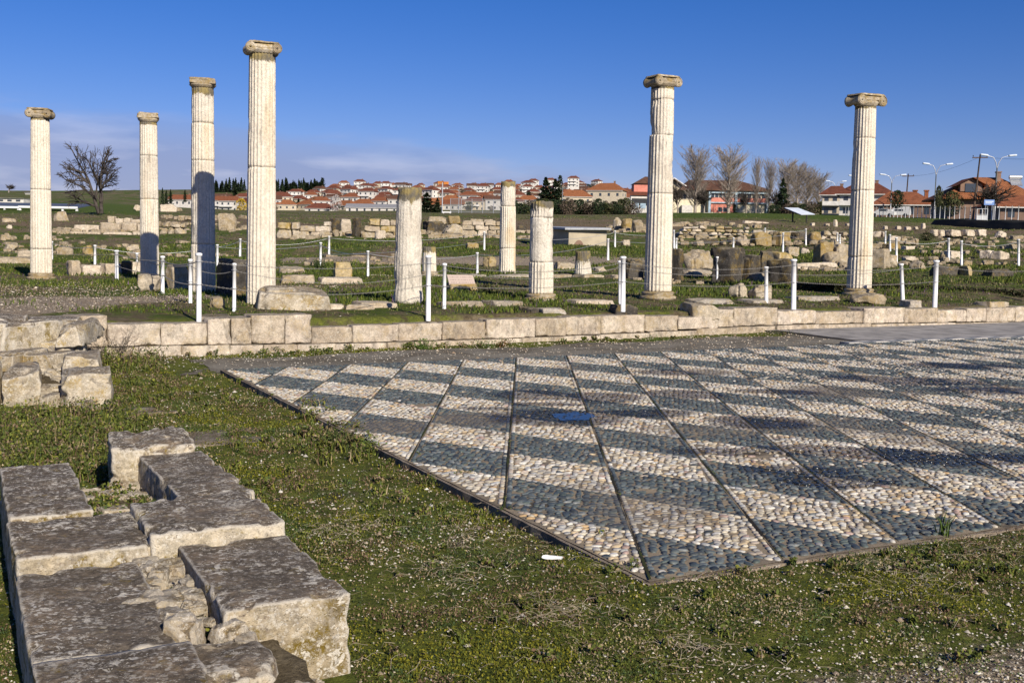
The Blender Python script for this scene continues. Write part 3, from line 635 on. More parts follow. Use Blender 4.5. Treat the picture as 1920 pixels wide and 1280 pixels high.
# ---------------------------------------------------------------- front wall
def wall_at(px):
    r = ray(px, 620); t = r[0]/r[1]; lo, hi = -12.0, 40.0
    f = lambda v: (lambda w: w[0]/w[1]-t)(W(wall_u(v), v))
    for _ in range(60):
        m = (lo+hi)/2
        if f(m) > 0: hi = m
        else: lo = m
    v = (lo+hi)/2; return v, W(wall_u(v), v)
def wall_z(px, py):
    v, (x, y) = wall_at(px); r = ray(px, py); return EYE+r[2]/r[1]*y
JX = [60, 300, 660, 960, 1250, 1345, 1500, 1900, 2200]; JY = [654, 648, 643, 634, 621, 614, 608, 603, 599]
def build_wall():
    root = empty('stone_wall', tuple(W(17.3, 8))+(0,)); tag(root, 'long low wall of pale limestone blocks behind the pebble mosaic', 'wall')
    inv = Vector(root.location)
    tops = [(60, 118, 596), (118, 200, 592), (200, 300, 607), (300, 388, 606), (388, 432, 597), (432, 470, 596), (470, 533, 591), (533, 583, 590), (583, 660, 613), (660, 747, 609), (747, 829, 606), (829, 911, 603), (911, 1003, 598), (1003, 1060, 596), (1060, 1126, 593), (1126, 1208, 591), (1208, 1270, 592), (1270, 1345, 594), (1345, 1374, 580), (1374, 1456, 577), (1456, 1528, 582), (1528, 1617, 584), (1617, 1694, 577), (1694, 1757, 578), (1757, 1811, 581), (1811, 1848, 578), (1848, 1902, 577), (1902, 1990, 574), (1990, 2100, 572)]
    k = 0
    def block(x0, x1, zt, zb, out, seed, depth=0.52):
        v0, _ = wall_at(x0); v1, _ = wall_at(x1); vm = (v0+v1)/2; u = wall_u(vm)-out+depth/2; x, y = W(u, vm)
        o = rock('block', ((v1-v0)/2-0.002, depth/2, (zt-zb)/2), 'wall', Vector((x, y, (zt+zb)/2))-inv, rz=PSI+0.056, parent=root, n=18, r=0.035, rough=0.028, seed=seed, chip=0.5, freq=7, warp=0.0, cuts=0)
        return o
    for i, (x0, x1, yt) in enumerate(tops):
        xm = (x0+x1)/2; block(x0, x1, wall_z(xm, yt), wall_z(xm, np.interp(xm, JX, JY)-0.5), R_.uniform(-0.012, 0.012), 100+i)
    xs = [70]
    while xs[-1] < 2080: xs.append(xs[-1]+R_.uniform(60, 115)*(1.0 if xs[-1] < 900 else 0.9))
    for i, (x0, x1) in enumerate(zip(xs[:-1], xs[1:])):
        xm = (x0+x1)/2; v, (x, y) = wall_at(xm); zb = float(pave_z(17, v))-0.16
        block(x0, x1, wall_z(xm, np.interp(xm, JX, JY)+0.5), zb, R_.uniform(0.03, 0.07), 200+i, 0.6)
build_wall()
# ---------------------------------------------------------------- columns
def fluted(R0, R1, h0, h1, H, flutes=22, nz=26, seed=0, wear=0.2, deep=0.085, ends=True, lich_top=0.0, lich_at=None, big=0.0, twist=0.0, smoothside=None):
    """one drum of a shaft from height h0 to h1 (of H) as a closed tube with cut flutes"""
    fr = np.array([0.0, 0.14, 0.36, 0.64, 0.86]); fd = np.array([0.0, 0.0, 1.0, 1.0, 0.0])-0.0
    th = np.concatenate([(k+fr)/flutes*2*np.pi for k in range(flutes)])+twist; dep = np.tile(np.array([0, 0.55, 1, 1, 0.55]), flutes)
    z = np.linspace(h0, h1, nz); n = len(th)
    Z, TH = np.meshgrid(z, th, indexing='ij'); D = np.tile(dep, (nz, 1)); t = Z/H
    R = R0+(R1-R0)*t**1.25
    P = np.stack([R*np.cos(TH), R*np.sin(TH), Z], -1).reshape(-1, 3)
    wn = fbm(P+seed*7.1, 1.6, 4, seed)*0.9+fbm(P+seed*3.3, 6, 3, seed+3)*0.45
    wm = sstep(wn, 0.62-1.1*wear, 0.95-1.1*wear).reshape(Z.shape)
    if smoothside is not None:
        wm = np.maximum(wm, sstep(np.cos(TH-smoothside), 0.1, 0.6)*0.85)
    rough = fbm(P+seed, 9, 4, seed+6).reshape(Z.shape)
    Rr = R*(1-deep*D*(1-0.85*wm)-wm*(deep*0.45+0.035*np.abs(rough)*2)+0.012*rough*wear)
    if big: Rr = Rr*(1-big*sstep(fbm(P*1.0+seed*5, 2.6, 3, seed+8).reshape(Z.shape), 0.15, 0.5)*0.14)
    edge = np.minimum(Z-h0, h1-Z); chipm = sstep(fbm(P+seed*2, 5, 2, seed+12).reshape(Z.shape), 0.05, 0.4)
    Rr = Rr*(1-0.010*(1-sstep(edge, 0, 0.012))-0.06*chipm*(1-sstep(edge, 0, 0.08)))
    V = np.stack([Rr*np.cos(TH), Rr*np.sin(TH), Z], -1).reshape(-1, 3)
    I = np.arange(nz*n).reshape(nz, n); J = np.roll(I, -1, axis=1)
    F = np.stack([I[:-1], J[:-1], J[1:], I[1:]], -1).reshape(-1, 4)
    c0, c1 = len(V), len(V)+1; V = np.concatenate([V, [[0, 0, h0], [0, 0, h1]]])
    T = np.concatenate([np.stack([J[0], I[0], np.full(n, c0)], -1), np.stack([I[-1], J[-1], np.full(n, c1)], -1)])
    lz = V[:, 2]; lich = sstep(lz, H-lich_top, H) if lich_top else np.zeros(len(V)); lich = lich*1.0
    return V, F, T, lich
def place_lean(px0, y0, px1, y1, d):
    b = at_d(px0, y0, d); t = at_d(px1, y1, d); return b, t
def ionic_capital(parent, r, z, yaw, hgt, worn, seed, wide):
    """echinus ring, two volute rolls with raised spirals, cushion and abacus"""
    mb = MB(); mb.lathe([(r*0.98, 0), (r*1.02, hgt*0.06), (r*1.16, hgt*0.20), (r*1.22, hgt*0.32), (r*1.1, hgt*0.42), (0.02, hgt*0.42)], 28)
    cap = mb.build('capital', M['capital'], parent, True); cap.location = (0, 0, z); cap.rotation_euler = (0, 0, yaw)
    a = wide/2; vr = hgt*0.43; dp = r*0.98
    if not worn:
        for s in (-1, 1):
            vb = MB(); n = 22; prof = [(-dp, 0.02), (-dp, vr*0.55), (-dp*0.97, vr), (-dp*0.8, vr*0.95), (-dp*0.4, vr*0.72), (0, vr*0.66), (dp*0.4, vr*0.72), (dp*0.8, vr*0.95), (dp*0.97, vr), (dp, vr*0.55), (dp, 0.02)]
            an = np.arange(n)*2*np.pi/n; V = []
            for y, rr in prof: V += [(s*(a-vr)+rr*math.cos(t), y, hgt*0.43+rr*math.sin(t)) for t in an]
            vb.add(V, [(i*n+k, i*n+(k+1) % n, (i+1)*n+(k+1) % n, (i+1)*n+k) for i in range(len(prof)-1) for k in range(n)])
            for yy in (-dp, dp):
                sp = []
                for k in range(44):
                    t = k/43*2.4*2*math.pi; q = vr*(0.92-0.72*k/43); sp.append((s*(a-vr)+s*q*math.sin(t), yy, hgt*0.43+q*math.cos(t)))
                vb.tube(sp, np.linspace(vr*0.085, vr*0.06, 44), 5); 
            vb.build('volute', M['capital'], cap, True)
        V, F = rock_shape((a-vr*0.4, dp*0.97, hgt*0.17), n=8, r=0.5, rough=0.10, seed=seed, chip=0.4)
        o = obj('cushion', V, F, M['capital'], cap); o.location = (0, 0, hgt*0.58)
        V, F = rock_shape((a*0.86, dp*1.0, hgt*0.085), n=12, r=0.4, rough=0.22, seed=seed+1, chip=0.9)
        o = obj('abacus', V, F, M['capital'], cap); o.location = (0, 0, hgt*0.90)
    else:
        V, F = rock_shape((a*0.98, dp*1.05, hgt*0.30), n=14, r=0.6, rough=0.22, seed=seed, chip=1.0, freq=9)
        o = obj('cushion', V, F, M['capital'], cap); o.location = (0, 0, hgt*0.62)
        V, F = rock_shape((a*0.9, dp*1.0, hgt*0.10), n=10, r=0.5, rough=0.5, seed=seed+1, chip=1.0, freq=8)
        o = obj('abacus', V, F, M['capital'], cap); o.location = (0, 0, hgt*0.90)
    return cap
def column(name, label, cat, xb, yb, xt, yt, wb, wt, joints, dist=None, cap=None, base=True, mat='marble', wear=0.15, seed=1, flare=0.0, lich=0.0, wears=None, group=None, broken=0.0, flutes=22, smoothside=None, bigs=None):
    """cap = (picture width, picture height, yaw, worn); joints = picture rows of the drum joints from the top down"""
    d = dist if dist else hit(xb, yb)[1]
    b, t = place_lean(xb, yb, xt, yt, d); b[2] -= 0.0
    Hh = np.linalg.norm(t-b); root = empty(name, b); tag(root, label, cat, group)
    ax = Vector(t-b).normalized(); root.rotation_mode = 'QUATERNION'; root.rotation_quaternion = Vector((0, 0, 1)).rotation_difference(ax)
    s = d/FPX*1.004; R0, R1 = wb*s/2, wt*s/2; zof = lambda py: (yb-py)/(yb-yt)*Hh
    ch = cap[1]*s if cap else 0.0; zb = 0.0
    if base:
        bh = 0.17*R0/0.3; mb = MB(); k = R0
        mb.lathe([(k*1.28, -0.02), (k*1.34, bh*0.12), (k*1.36, bh*0.25), (k*1.30, bh*0.40), (k*1.16, bh*0.46), (k*1.12, bh*0.56), (k*1.18, bh*0.66), (k*1.22, bh*0.78), (k*1.16, bh*0.92), (k*1.04, bh), (0.02, bh)], 40)
        o = mb.build('base', M['capital'], root, True); zb = bh-0.01
    top = Hh-ch
    zs = [top]+[zof(j) for j in joints]+[zb]
    for i in range(len(zs)-1):
        h1, h0 = zs[i], zs[i+1]; w_ = wears[i] if wears else wear; bg_ = bigs[i] if bigs else 0.0
        V, F, T, L = fluted(R0, R1, h0, h1, top, flutes=flutes, nz=max(8, int((h1-h0)/0.05)), seed=seed*10+i, wear=w_, lich_top=lich, big=bg_, smoothside=smoothside, twist=seed*0.31)
        if flare:
            k = 1+flare*(1-sstep(V[:, 2], 0, 0.45*R0/0.3)); V[:, :2] *= k[:, None]
        if broken and i == 0:
            th = np.arctan2(V[:, 1], V[:, 0]); nn = fbm(np.stack([np.cos(th)*2, np.sin(th)*2, th*0], -1), 1.3, 3, seed)
            nn2 = fbm(V*np.array([1, 1, 0]), 9, 3, seed+2)
            V[:, 2] += (sstep(V[:, 2], h1-0.25, h1))*(nn*broken+nn2*broken*0.4)
        if i > 0: V[:, :2] *= 1.0+0.005*((i % 2)*2-1)
        mesh = mesh_arrays('drum', V, [F, T], M['marble_worn' if w_ > 0.45 else mat], True, None, {'lichen': L})
        link(bpy.data.objects.new('drum', mesh), root)
    if cap: ionic_capital(root, R1, top, cap[2], ch, cap[3], seed, cap[0]*s)
    return root
def build_columns():
    C_ = 'column'
    column('ionic_column', 'complete ionic column with two volutes, standing leftmost beside the lone bare tree', C_, 77.5, 523, 75, 203, 38.5, 32.5, (355, 466), cap=(46, 19, 0.15, False), wear=0.16, seed=1, lich=0.12)
    column('ionic_column', 'slender marble column with chipped dark capital just right of the lone bare tree', C_, 281, 519, 278, 212, 34, 31, (292, 373), dist=31.0, cap=(40, 17, 0.3, True), base=False, wear=0.3, seed=2, lich=0.18, wears=(0.25, 0.5, 0.42))
    column('ionic_column', 'marble column whose lower half lies in the shadow of the tallest column', C_, 381, 560, 380, 148, 45, 39.5, (231, 300, 457), dist=24.9, cap=(49, 17, 0.2, True), base=False, wear=0.3, seed=3, lich=0.35, wears=(0.55, 0.25, 0.5, 0.2))
    column('ionic_column', 'tallest and nearest marble column, white fluted shaft under a lichen covered capital', C_, 489, 573, 492, 80, 54, 48, (312,), dist=20.9, cap=(66, 22, 0.35, False), base=False, wear=0.15, seed=4, lich=0.3, wears=(0.38, 0.08))
    column('broken_column', 'thick broken column stump, its flutes worn away, behind the nearest chain post', C_, 764, 568, 768, 352, 53, 46.5, (), base=False, mat='marble_worn', wear=0.5, wears=(0.58,), seed=5, flare=0.12, lich=0.55, broken=0.05, smoothside=-1.35, bigs=(0.7,))
    column('broken_column', 'broken column with moulded round base and smooth patched middle', C_, 1014, 563, 1016, 378, 47, 43.5, (408, 491), wear=0.2, wears=(0.65, 0.8, 0.05), seed=6, lich=0.34, broken=0.03, bigs=(0.8, 0.5, 0), base=True)
    column('broken_column', 'slim broken column further back with clean flutes and jagged mossy top', C_, 951, 514, 953, 342, 31, 28, (387, 465), base=False, wear=0.2, wears=(0.75, 0.1, 0.3), seed=7, lich=0.35, broken=0.10, flare=0.08, bigs=(0.9, 0, 0.3))
    column('ionic_column', 'tall ionic column with eroded upper flutes in front of the school', C_, 1233, 560, 1243, 143, 51, 42, (187, 253, 362), cap=(60, 21, 0.50, False), wear=0.2, wears=(0.25, 0.6, 0.5, 0.04), seed=8, lich=0.1, bigs=(0, 0.9, 0.9, 0))
    column('ionic_column', 'rightmost ionic column of four drums, its volutes turned sideways', C_, 1610, 553, 1624, 177, 45, 37.5, (259, 356, 480), cap=(70, 23, 0.45, False), wear=0.12, wears=(0.12, 0.25, 0.18, 0.06), seed=9, lich=0.12)
    column('column_stump', 'low fluted stump half hidden behind the thick broken column', 'stump', 805, 517, 805, 463, 27, 24, (), base=True, wear=0.4, seed=10, lich=0.4, broken=0.03)
    column('column_stump', 'low grey stump on the back kerb, right of the patched broken column', 'stump', 1093, 515, 1093, 471, 30, 29, (), base=False, mat='marble_worn', wear=0.6, seed=11, flare=0.1, lich=0.8, broken=0.03)
build_columns()
# ---------------------------------------------------------------- near ruined wall (parts: its blocks and rubble)
def uvblock(parent, u0, u1, v0, v1, zt, zb, seed, mat='lichen_block', n=26, r=0.06, rough=0.03, name='block', yaw=0.0, tilt=(0, 0), chip=0.35, freq=9):
    um, vm = (u0+u1)/2, (v0+v1)/2; x, y = W(um, vm); inv = parent.location if parent else Vector((0, 0, 0))
    o = rock(name, ((v1-v0)/2, (u1-u0)/2, (zt-zb)/2), mat, Vector((x, y, (zt+zb)/2))-Vector(inv), rz=PSI+yaw, parent=parent, n=n, r=r, rough=rough, seed=seed, chip=chip, tilt=tilt, freq=freq, warp=0.06, cuts=0)
    return o
def rubble_mesh(name, pts, sizes, mat, parent, seed, n=4):
    mbv = []; mbf = []; off = 0; rr = random.Random(seed)
    for i, (p, s) in enumerate(zip(pts, sizes)):
        V, F = rock_shape((s*rr.uniform(.7, 1.2), s*rr.uniform(.6, 1.0), s*rr.uniform(.35, .6)), n=n, r=0.2, rough=0.22, seed=seed+i, blob=0.21, chip=0.9, cuts=9)
        a = rr.uniform(0, 6.28); c, sn = math.cos(a), math.sin(a); V = np.stack([V[:, 0]*c-V[:, 1]*sn, V[:, 0]*sn+V[:, 1]*c, V[:, 2]], -1)+np.array(p)
        mbv.append(V); mbf.append(F+off); off += len(V)
    return obj(name, np.concatenate(mbv), [np.concatenate(mbf)], M[mat], parent, False)
def build_near_wall():
    x, y = W(5.5, 0.85); root = empty('ruined_wall', (x, y, -0.09)); tag(root, 'thick lichen blackened wall stub of big cut blocks at the lower left', 'ruined wall')
    G = -0.16
    uvblock(root, 4.17, 5.17, 0.90, 1.425, 0.262, G, 1, n=52, r=0.06, rough=0.022)
    uvblock(root, 5.19, 5.90, 0.195, 0.80, 0.275, G, 2, n=46, rough=0.035, yaw=0.02)
    uvblock(root, 5.18, 5.93, 0.78, 1.43, 0.325, G, 3, n=46, rough=0.035)
    uvblock(root, 5.88, 7.25, 0.195, 0.60, 0.30, G, 4, n=46, rough=0.045)
    uvblock(root, 5.90, 7.28, 1.03, 1.44, 0.315, G, 5, n=46, rough=0.045, yaw=0.02)
    uvblock(root, 4.02, 5.16, 0.195, 0.71, 0.215, G, 6, n=48, rough=0.03)
    uvblock(root, 2.60, 4.00, 0.195, 0.74, 0.225, G, 7, n=50, rough=0.03)
    uvblock(root, 7.22, 7.95, 0.88, 1.42, 0.365, G, 8, n=40, r=0.10, rough=0.09, yaw=-0.08)
    uvblock(root, 3.72, 4.12, 0.66, 1.02, 0.17, G, 9, n=24, r=0.3, rough=0.10)
    uvblock(root, 2.9, 3.8, 0.75, 1.38, 0.02, G, 10, n=24, r=0.25, rough=0.10)
    inv = root.location; rr = random.Random(4); pts = []; sz = []
    for k in range(330):
        q = rr.random()
        if q < 0.4: u, v, z = rr.uniform(4.05, 5.2), rr.uniform(0.66, 0.96), rr.uniform(0.10, 0.20)
        elif q < 0.8: u, v, z = rr.uniform(5.85, 7.3), rr.uniform(0.56, 1.08), rr.uniform(0.05, 0.12)
        else: u, v, z = rr.uniform(3.3, 4.15), rr.uniform(0.7, 1.12), rr.uniform(-0.02, 0.08)
        x, y = W(u, v); pts.append((x-inv.x, y-inv.y, z-inv.z)); sz.append(rr.uniform(0.012, 0.04) if rr.random() < 0.65 else rr.uniform(0.05, 0.12))
    tag(rubble_mesh('rubble_fill', pts, sz, 'rubble', root, 3, n=6), kind='stuff')
    pts = []; sz = []
    for k in range(700):
        if k % 3: u, v, z = rr.uniform(5.92, 7.25), rr.uniform(0.58, 1.04), rr.uniform(0.095, 0.125)
        else: u, v, z = rr.uniform(3.6, 5.15), rr.uniform(0.68, 0.92), rr.uniform(0.09, 0.13)
        x, y = W(u, v); pts.append((x-inv.x, y-inv.y, z-inv.z)); sz.append(rr.uniform(0.005, 0.018))
    tag(rubble_mesh('gravel_fill', pts, sz, 'rubble', root, 63, n=2), kind='stuff')
    # earth packed between the blocks
    V, F = rock_shape((0.36, 2.0, 0.15), n=30, r=0.3, rough=0.25, seed=9, chip=0.2, freq=8); x, y = W(5.4, 0.82)
    o = obj('earth_fill', V, F, M['ground'], root); o.location = (x-inv.x, y-inv.y, -0.03-inv.z); o.rotation_euler = (0, 0, PSI)
build_near_wall()
def px_block(x0, x1, yt, yb, d, depth):
    xm = (x0+x1)/2; b = at_d(xm, yb, d); t = at_d(xm, yt, d); s = d/FPX
    return np.array([b[0], b[1]+depth/2, (b[2]+t[2])/2]), ((x1-x0)*s/2, depth/2, (t[2]-b[2])/2)
def build_left_pile():
    c = at_d(90, 760, 12.0); root = empty('ruined_wall', (c[0], c[1], -0.05)); tag(root, 'tumbled stone wall end at left, meeting the long pale wall', 'ruined wall')
    inv = root.location
    L = [(76, 180, 702, 778, 11.25, 1.0, 0.14, 'pale'), (-30, 46, 694, 778, 11.4, 0.9, 0.2, 'b'), (-120, -32, 690, 780, 11.4, 0.9, 0.2, 'b'), (93, 166, 668, 706, 12.35, 0.8, 0.12, 'pale'), (-30, 31, 664, 712, 12.4, 0.9, 0.2, 'b'), (40, 95, 668, 712, 12.6, 0.9, 0.25, 'b'),
         (-20, 38, 608, 668, 13.3, 1.2, 0.14, 'dark'), (-110, -22, 606, 700, 13.2, 1.2, 0.14, 'dark'), (40, 78, 607, 640, 14.4, 1.0, 0.14, 'pale'), (77, 134, 609, 652, 13.7, 1.6, 0.18, 'b'), (30, 132, 640, 690, 13.9, 1.2, 0.15, 'b'), (20, 124, 599, 612, 15.2, 1.2, 0.2, 'dark'), (-90, 20, 598, 640, 15.0, 1.2, 0.2, 'dark'),
         (36, 78, 729, 768, 11.5, 0.4, 0.5, 'pale'), (72, 97, 742, 770, 11.2, 0.3, 0.5, 'pale'), (136, 162, 756, 776, 10.95, 0.3, 0.5, 'pale')]
    for i, (x0, x1, yt, yb, d, dep, r, k) in enumerate(L):
        cc, h = px_block(x0, x1, yt, yb, d, dep); yaw = PSI*0.75 if h[0] > 0.2 else R_.uniform(-.4, .4)
        h = (h[0]*0.92, h[1], h[2])
        rock('block', h, {'pale': 'rough_pile', 'b': 'rough_pile', 'dark': 'lichen_block'}[k], Vector(cc)-inv, yaw, root, n=20, r=r*0.7, rough=0.13, seed=300+i, chip=0.9, freq=6, cuts=5)
    rr = random.Random(8); pts = []; sz = []
    for k in range(130):
        px, py, d = rr.uniform(-60, 160), 0, rr.uniform(11.6, 15.2); a = at_d(px, 700, d); z = 0.02+0.13*(d-11.6)*rr.uniform(0.5, 1.0)
        pts.append((a[0]-inv.x, a[1]-inv.y, z-inv.z)); sz.append(rr.uniform(0.04, 0.16))
    tag(rubble_mesh('rubble_fill', pts, sz, 'rubble', root, 33, n=5), kind='stuff')
    V, F = rock_shape((0.5, 1.9, 0.2), n=28, r=0.4, rough=0.4, seed=19, chip=0.2, freq=6); V[:, 2] += V[:, 1]*0.07; x, y = W(14.4, 0.75)
    o = obj('earth_fill', V, F, M['ground'], root); o.location = (x-inv.x, y-inv.y, 0.0-inv.z); o.rotation_euler = (0, 0, PSI)
build_left_pile()
# ---------------------------------------------------------------- loose stones and ruins on the site, one by one
def stone(x0, x1, yt, yb, label, mat='block', depth=None, yaw=None, name='stone_block', cat='stone', d=None, blob=0.0, r=0.12, rough=0.16, chip=0.9, n=15, group=None, tilt=None, cuts=None):
    xm = (x0+x1)/2
    if d is None: d = hit(xm, yb)[1]
    s = d/FPX; w = (x1-x0)*s; h = (yb-yt)*s; dep = depth if depth else max(0.25, min(w, 1.1)*0.8)
    b = at_d(xm, yb, d); sd = int(x0*7+yb*3) % 997
    if yaw is None: yaw = PSI+((sd % 17)-8)*0.03
    wx = w/2*(0.93 if abs(yaw) < 0.7 else 1)
    sink = 0.12*h+0.03; t = tilt or (((sd % 7)-3)*0.012, ((sd % 5)-2)*0.015)
    o = rock(name, (wx, dep/2, (h+sink)/2), mat, (b[0], b[1]+dep*0.45, b[2]+(h-sink)/2), yaw, None, t, n=n, r=r, rough=rough, seed=sd, blob=blob, chip=chip, cuts=cuts, freq=min(6, max(1.2, 1.6/max(min(w, h), 0.2))))
    return tag(o, label, cat, group)
def boulder(x0, x1, yt, yb, label, mat='block', **k):
    k.setdefault('blob', 0.35); k.setdefault('r', 0.3); k.setdefault('rough', 0.2); k.setdefault('name', 'boulder'); k.setdefault('cat', 'boulder'); k.setdefault('n', 15)
    return stone(x0, x1, yt, yb, label, mat, **k)
def ruin_wall(x0, x1, yt, yb, courses, label, mat='block', bw=(0.7, 1.6), depth=0.9, d=None, gaps=0.0, jag=0.35, rub=False, yaw=0.0):
    xm = (x0+x1)/2
    if d is None: d = hit(xm, yb)[1]
    s = d/FPX; b = at_d(xm, yb, d); Wd = (x1-x0)*s; Ht = (yb-yt)*s; root = empty('ruined_wall', b, yaw); tag(root, label, 'ruined wall'); rr = random.Random(int(x0*3+yb)); cnt = 0
    ch = Ht/courses
    for c in range(courses):
        x = -Wd/2+rr.uniform(0, 0.3)*c
        while x < Wd/2-0.15:
            w = min(rr.uniform(*bw), Wd/2-x); 
            if w < 0.12: break
            if not (c > 0 and rr.random() < gaps+(jag if c == courses-1 else 0)*0.7):
                hh = ch*(1 if c < courses-1 else rr.uniform(1-jag, 1+jag*0.3))
                z0 = c*ch-(0.12 if c == 0 else 0); z1 = c*ch+hh
                mt = mat if isinstance(mat, str) else rr.choice(mat)
                if cnt < 95:
                    rock('block', (w/2*rr.uniform(.93, 1.0), depth/2*rr.uniform(.8, 1.05), (z1-z0)/2*rr.uniform(.9, 1.04)), mt, (x+w/2, depth/2+rr.uniform(-.05, .05), (z0+z1)/2), rr.uniform(-.09, .09), root, n=9, r=0.3 if rub else 0.14, rough=0.2 if rub else 0.13, seed=int(x*100)+c*37+int(yb), blob=0.25 if rub else 0, chip=0.7)
                    cnt += 1
            x += w
    return root
PB_, OB, DB, BB = 'pale_block', 'ochre_block', 'dark_block', 'block'
def build_stones():
    # on and beside the front wall
    boulder(467, 617, 538, 596, 'big fallen drum shaped boulder lying on the wall before the tallest column', 'rough_pile', blob=0.12, r=0.8, rough=0.10, depth=0.75, d=19.6, n=20, yaw=0.30, cuts=1)
    stone(758, 834, 591, 607, 'flat grey slab on the wall under the nearest central chain post', 'ledge', depth=0.5, d=19.6)
    stone(835, 912, 596, 606, 'thin dark cracked slab on the wall, left of the two mossy coping stones', DB, depth=0.5, d=19.9)
    stone(977, 1003, 577, 598, 'small dark stone on the wall in front of the patched broken column', DB, depth=0.5, d=20.6)
    stone(1003, 1060, 579, 597, 'mossy coping stone on the wall, right in front of the patched broken column', 'ledge', depth=0.6, d=20.7)
    stone(1146, 1196, 572, 589, 'dark square stone on the wall at the foot of the post beside the school column', DB, depth=0.5, d=21.3)
    stone(1287, 1345, 571, 593, 'long block on the wall with a black shaded end, right of the school column', BB, depth=0.9, d=22.1)
    stone(1695, 1729, 563, 577, 'small grey stone on the wall just right of the rightmost column', 'ledge', depth=0.4)
    stone(1830, 1901, 566, 579, 'pale coping stone on the wall near the right picture edge', BB, depth=0.6)
    stone(365, 432, 591, 603, 'dark flat slab on the wall left of the nearest leftmost post', DB, depth=0.5, d=17.8)
    stone(200, 362, 599, 607, 'long recessed ledge slab on the wall left of the nearest leftmost post', 'ledge', depth=0.5, d=17.9)
    for i, (a, b, c, e, l) in enumerate(((584, 640, 571, 579, 'left'), (640, 700, 572, 580, 'right'))):
        stone(a, b, c, e, 'white kerb slab flush in the grass between boulder and thick stump, %s one of two' % l, PB_, depth=0.5)
    stone(584, 680, 601, 611, 'grey ledge slab on the wall right of the big drum shaped boulder', 'ledge', depth=0.4, d=18.9)
    for i, (a, b, c, e) in enumerate(((655, 740, 567, 577), (812, 905, 566, 574), (905, 985, 565, 573), (1060, 1150, 563, 570), (1290, 1380, 561, 569), (1390, 1470, 562, 568), (1478, 1580, 556, 563))):
        stone(a, b, c, e, ['white stylobate slab just left of the thick broken column', 'stylobate slab right of the thick broken column', 'stylobate slab just left of the patched broken column', 'stylobate slab between patched column and school column', 'stylobate slab just right of the school column', 'stylobate slab under the pair of round boulders', 'stylobate slab just left of the rightmost column'][i], 'pale_block' if i in (0, 3) else 'ledge', depth=0.7)
    boulder(1594, 1665, 550, 570, 'low rounded boulder at the foot of the rightmost column', BB)
    # left part of the terrace
    boulder(252, 300, 514, 545, 'rounded grey boulder in front of the second column from the left', BB, n=14)
    stone(309, 346, 496, 541, 'leaning angular stone left of the half shaded column', BB, yaw=0.9, r=0.2)
    boulder(338, 362, 500, 538, 'dark stone wedged against the half shaded column', DB)
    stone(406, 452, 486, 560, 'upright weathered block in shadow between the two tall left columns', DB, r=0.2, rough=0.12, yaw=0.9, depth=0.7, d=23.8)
    boulder(386, 420, 557, 577, 'small flat stone at the foot of the upright dark block', BB)
    stone(121, 143, 489, 516, 'tall end block of the low row right of the leftmost column', PB_, depth=0.6)
    stone(143, 184, 497, 516, 'second block of the low row right of the leftmost column', PB_, depth=0.6)
    stone(185, 219, 494, 516, 'third block of the low row, left of the slim post', PB_, depth=0.6)
    stone(221, 243, 490, 516, 'dark square block between two slim posts by the second column', DB, depth=0.6)
    stone(243, 262, 491, 515, 'pinkish block touching the second column from the left', PB_, depth=0.6)
    stone(28, 59, 470, 484, 'pale block left of the leftmost column on a ledge', PB_)
    stone(-30, 58, 482, 493, 'long low ledge stone left of the leftmost column', BB, depth=0.8)
    boulder(152, 173, 460, 478, 'small ochre boulder between the leftmost and second column', OB)
    boulder(102, 131, 462, 480, 'grey broken stones lump just right of the leftmost column', BB)
    boulder(232, 262, 458, 470, 'low mossy stone in the grass left of the second column', BB)
    boulder(0, 30, 455, 470, 'low grey stone at the left picture edge, up the slope', BB)
    # between the tall columns and the thick stump
    boulder(519, 566, 497, 517, 'grey stone right of the tallest column, on the kerb', BB)
    stone(519, 590, 516, 531, 'long ochre kerb block right of the tallest column', BB, depth=0.6)
    stone(590, 680, 520, 531, 'long low kerb block under the ochre pedestal stone', PB_, depth=0.6)
    stone(622, 658, 492, 521, 'ochre waisted pedestal stone on the low kerb left of the thick stump', OB, yaw=0.3, rough=0.14, r=0.3)
    stone(873, 897, 455, 466, 'small ochre block in the far grass left of the slim broken column', OB)
    boulder(905, 930, 480, 499, 'mossy ochre boulder just left of the slim broken column', OB)
    stone(1036, 1077, 491, 504, 'low cut slab between patched column and grey stump', BB, depth=0.7)
    boulder(1112, 1140, 500, 509, 'small pale stone right of the low grey stump', PB_)
    for i, (a, b) in enumerate(((680, 735), (792, 850), (850, 915), (915, 1000), (1000, 1075), (1075, 1135), (1135, 1210))):
        stone(a, b, 515, 527, ['kerb block of the back row, left of the thick stump', 'kerb block of the back row, right of the thick stump', 'kerb block of the back row behind the inscribed plaque', 'kerb block of the back row under the slim broken column', 'kerb block of the back row behind the patched broken column', 'kerb block of the back row under the low grey stump', 'kerb block of the back row, left of the school column'][i], 'ledge' if i < 4 else BB, depth=0.7, d=37.5)
    # right of the school column
    boulder(1172, 1211, 484, 524, 'dark rough stones heap just left of the school column', DB)
    stone(1258, 1277, 467, 524, 'dark upright pillar just right of the school column', DB, yaw=0.9, depth=0.5)
    boulder(1277, 1345, 466, 512, 'broad broken boulder of pale limestone between two dark pillars', BB, blob=0.3, n=22, rough=0.34, cuts=9)
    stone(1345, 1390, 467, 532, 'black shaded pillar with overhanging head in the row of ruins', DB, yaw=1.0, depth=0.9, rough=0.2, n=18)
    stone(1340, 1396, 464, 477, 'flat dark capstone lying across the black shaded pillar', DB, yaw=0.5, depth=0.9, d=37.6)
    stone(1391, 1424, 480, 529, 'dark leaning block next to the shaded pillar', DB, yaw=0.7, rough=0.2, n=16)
    boulder(1418, 1452, 471, 520, 'dark jagged boulder left of the arched dark block', DB, n=18, blob=0.3, rough=0.25)
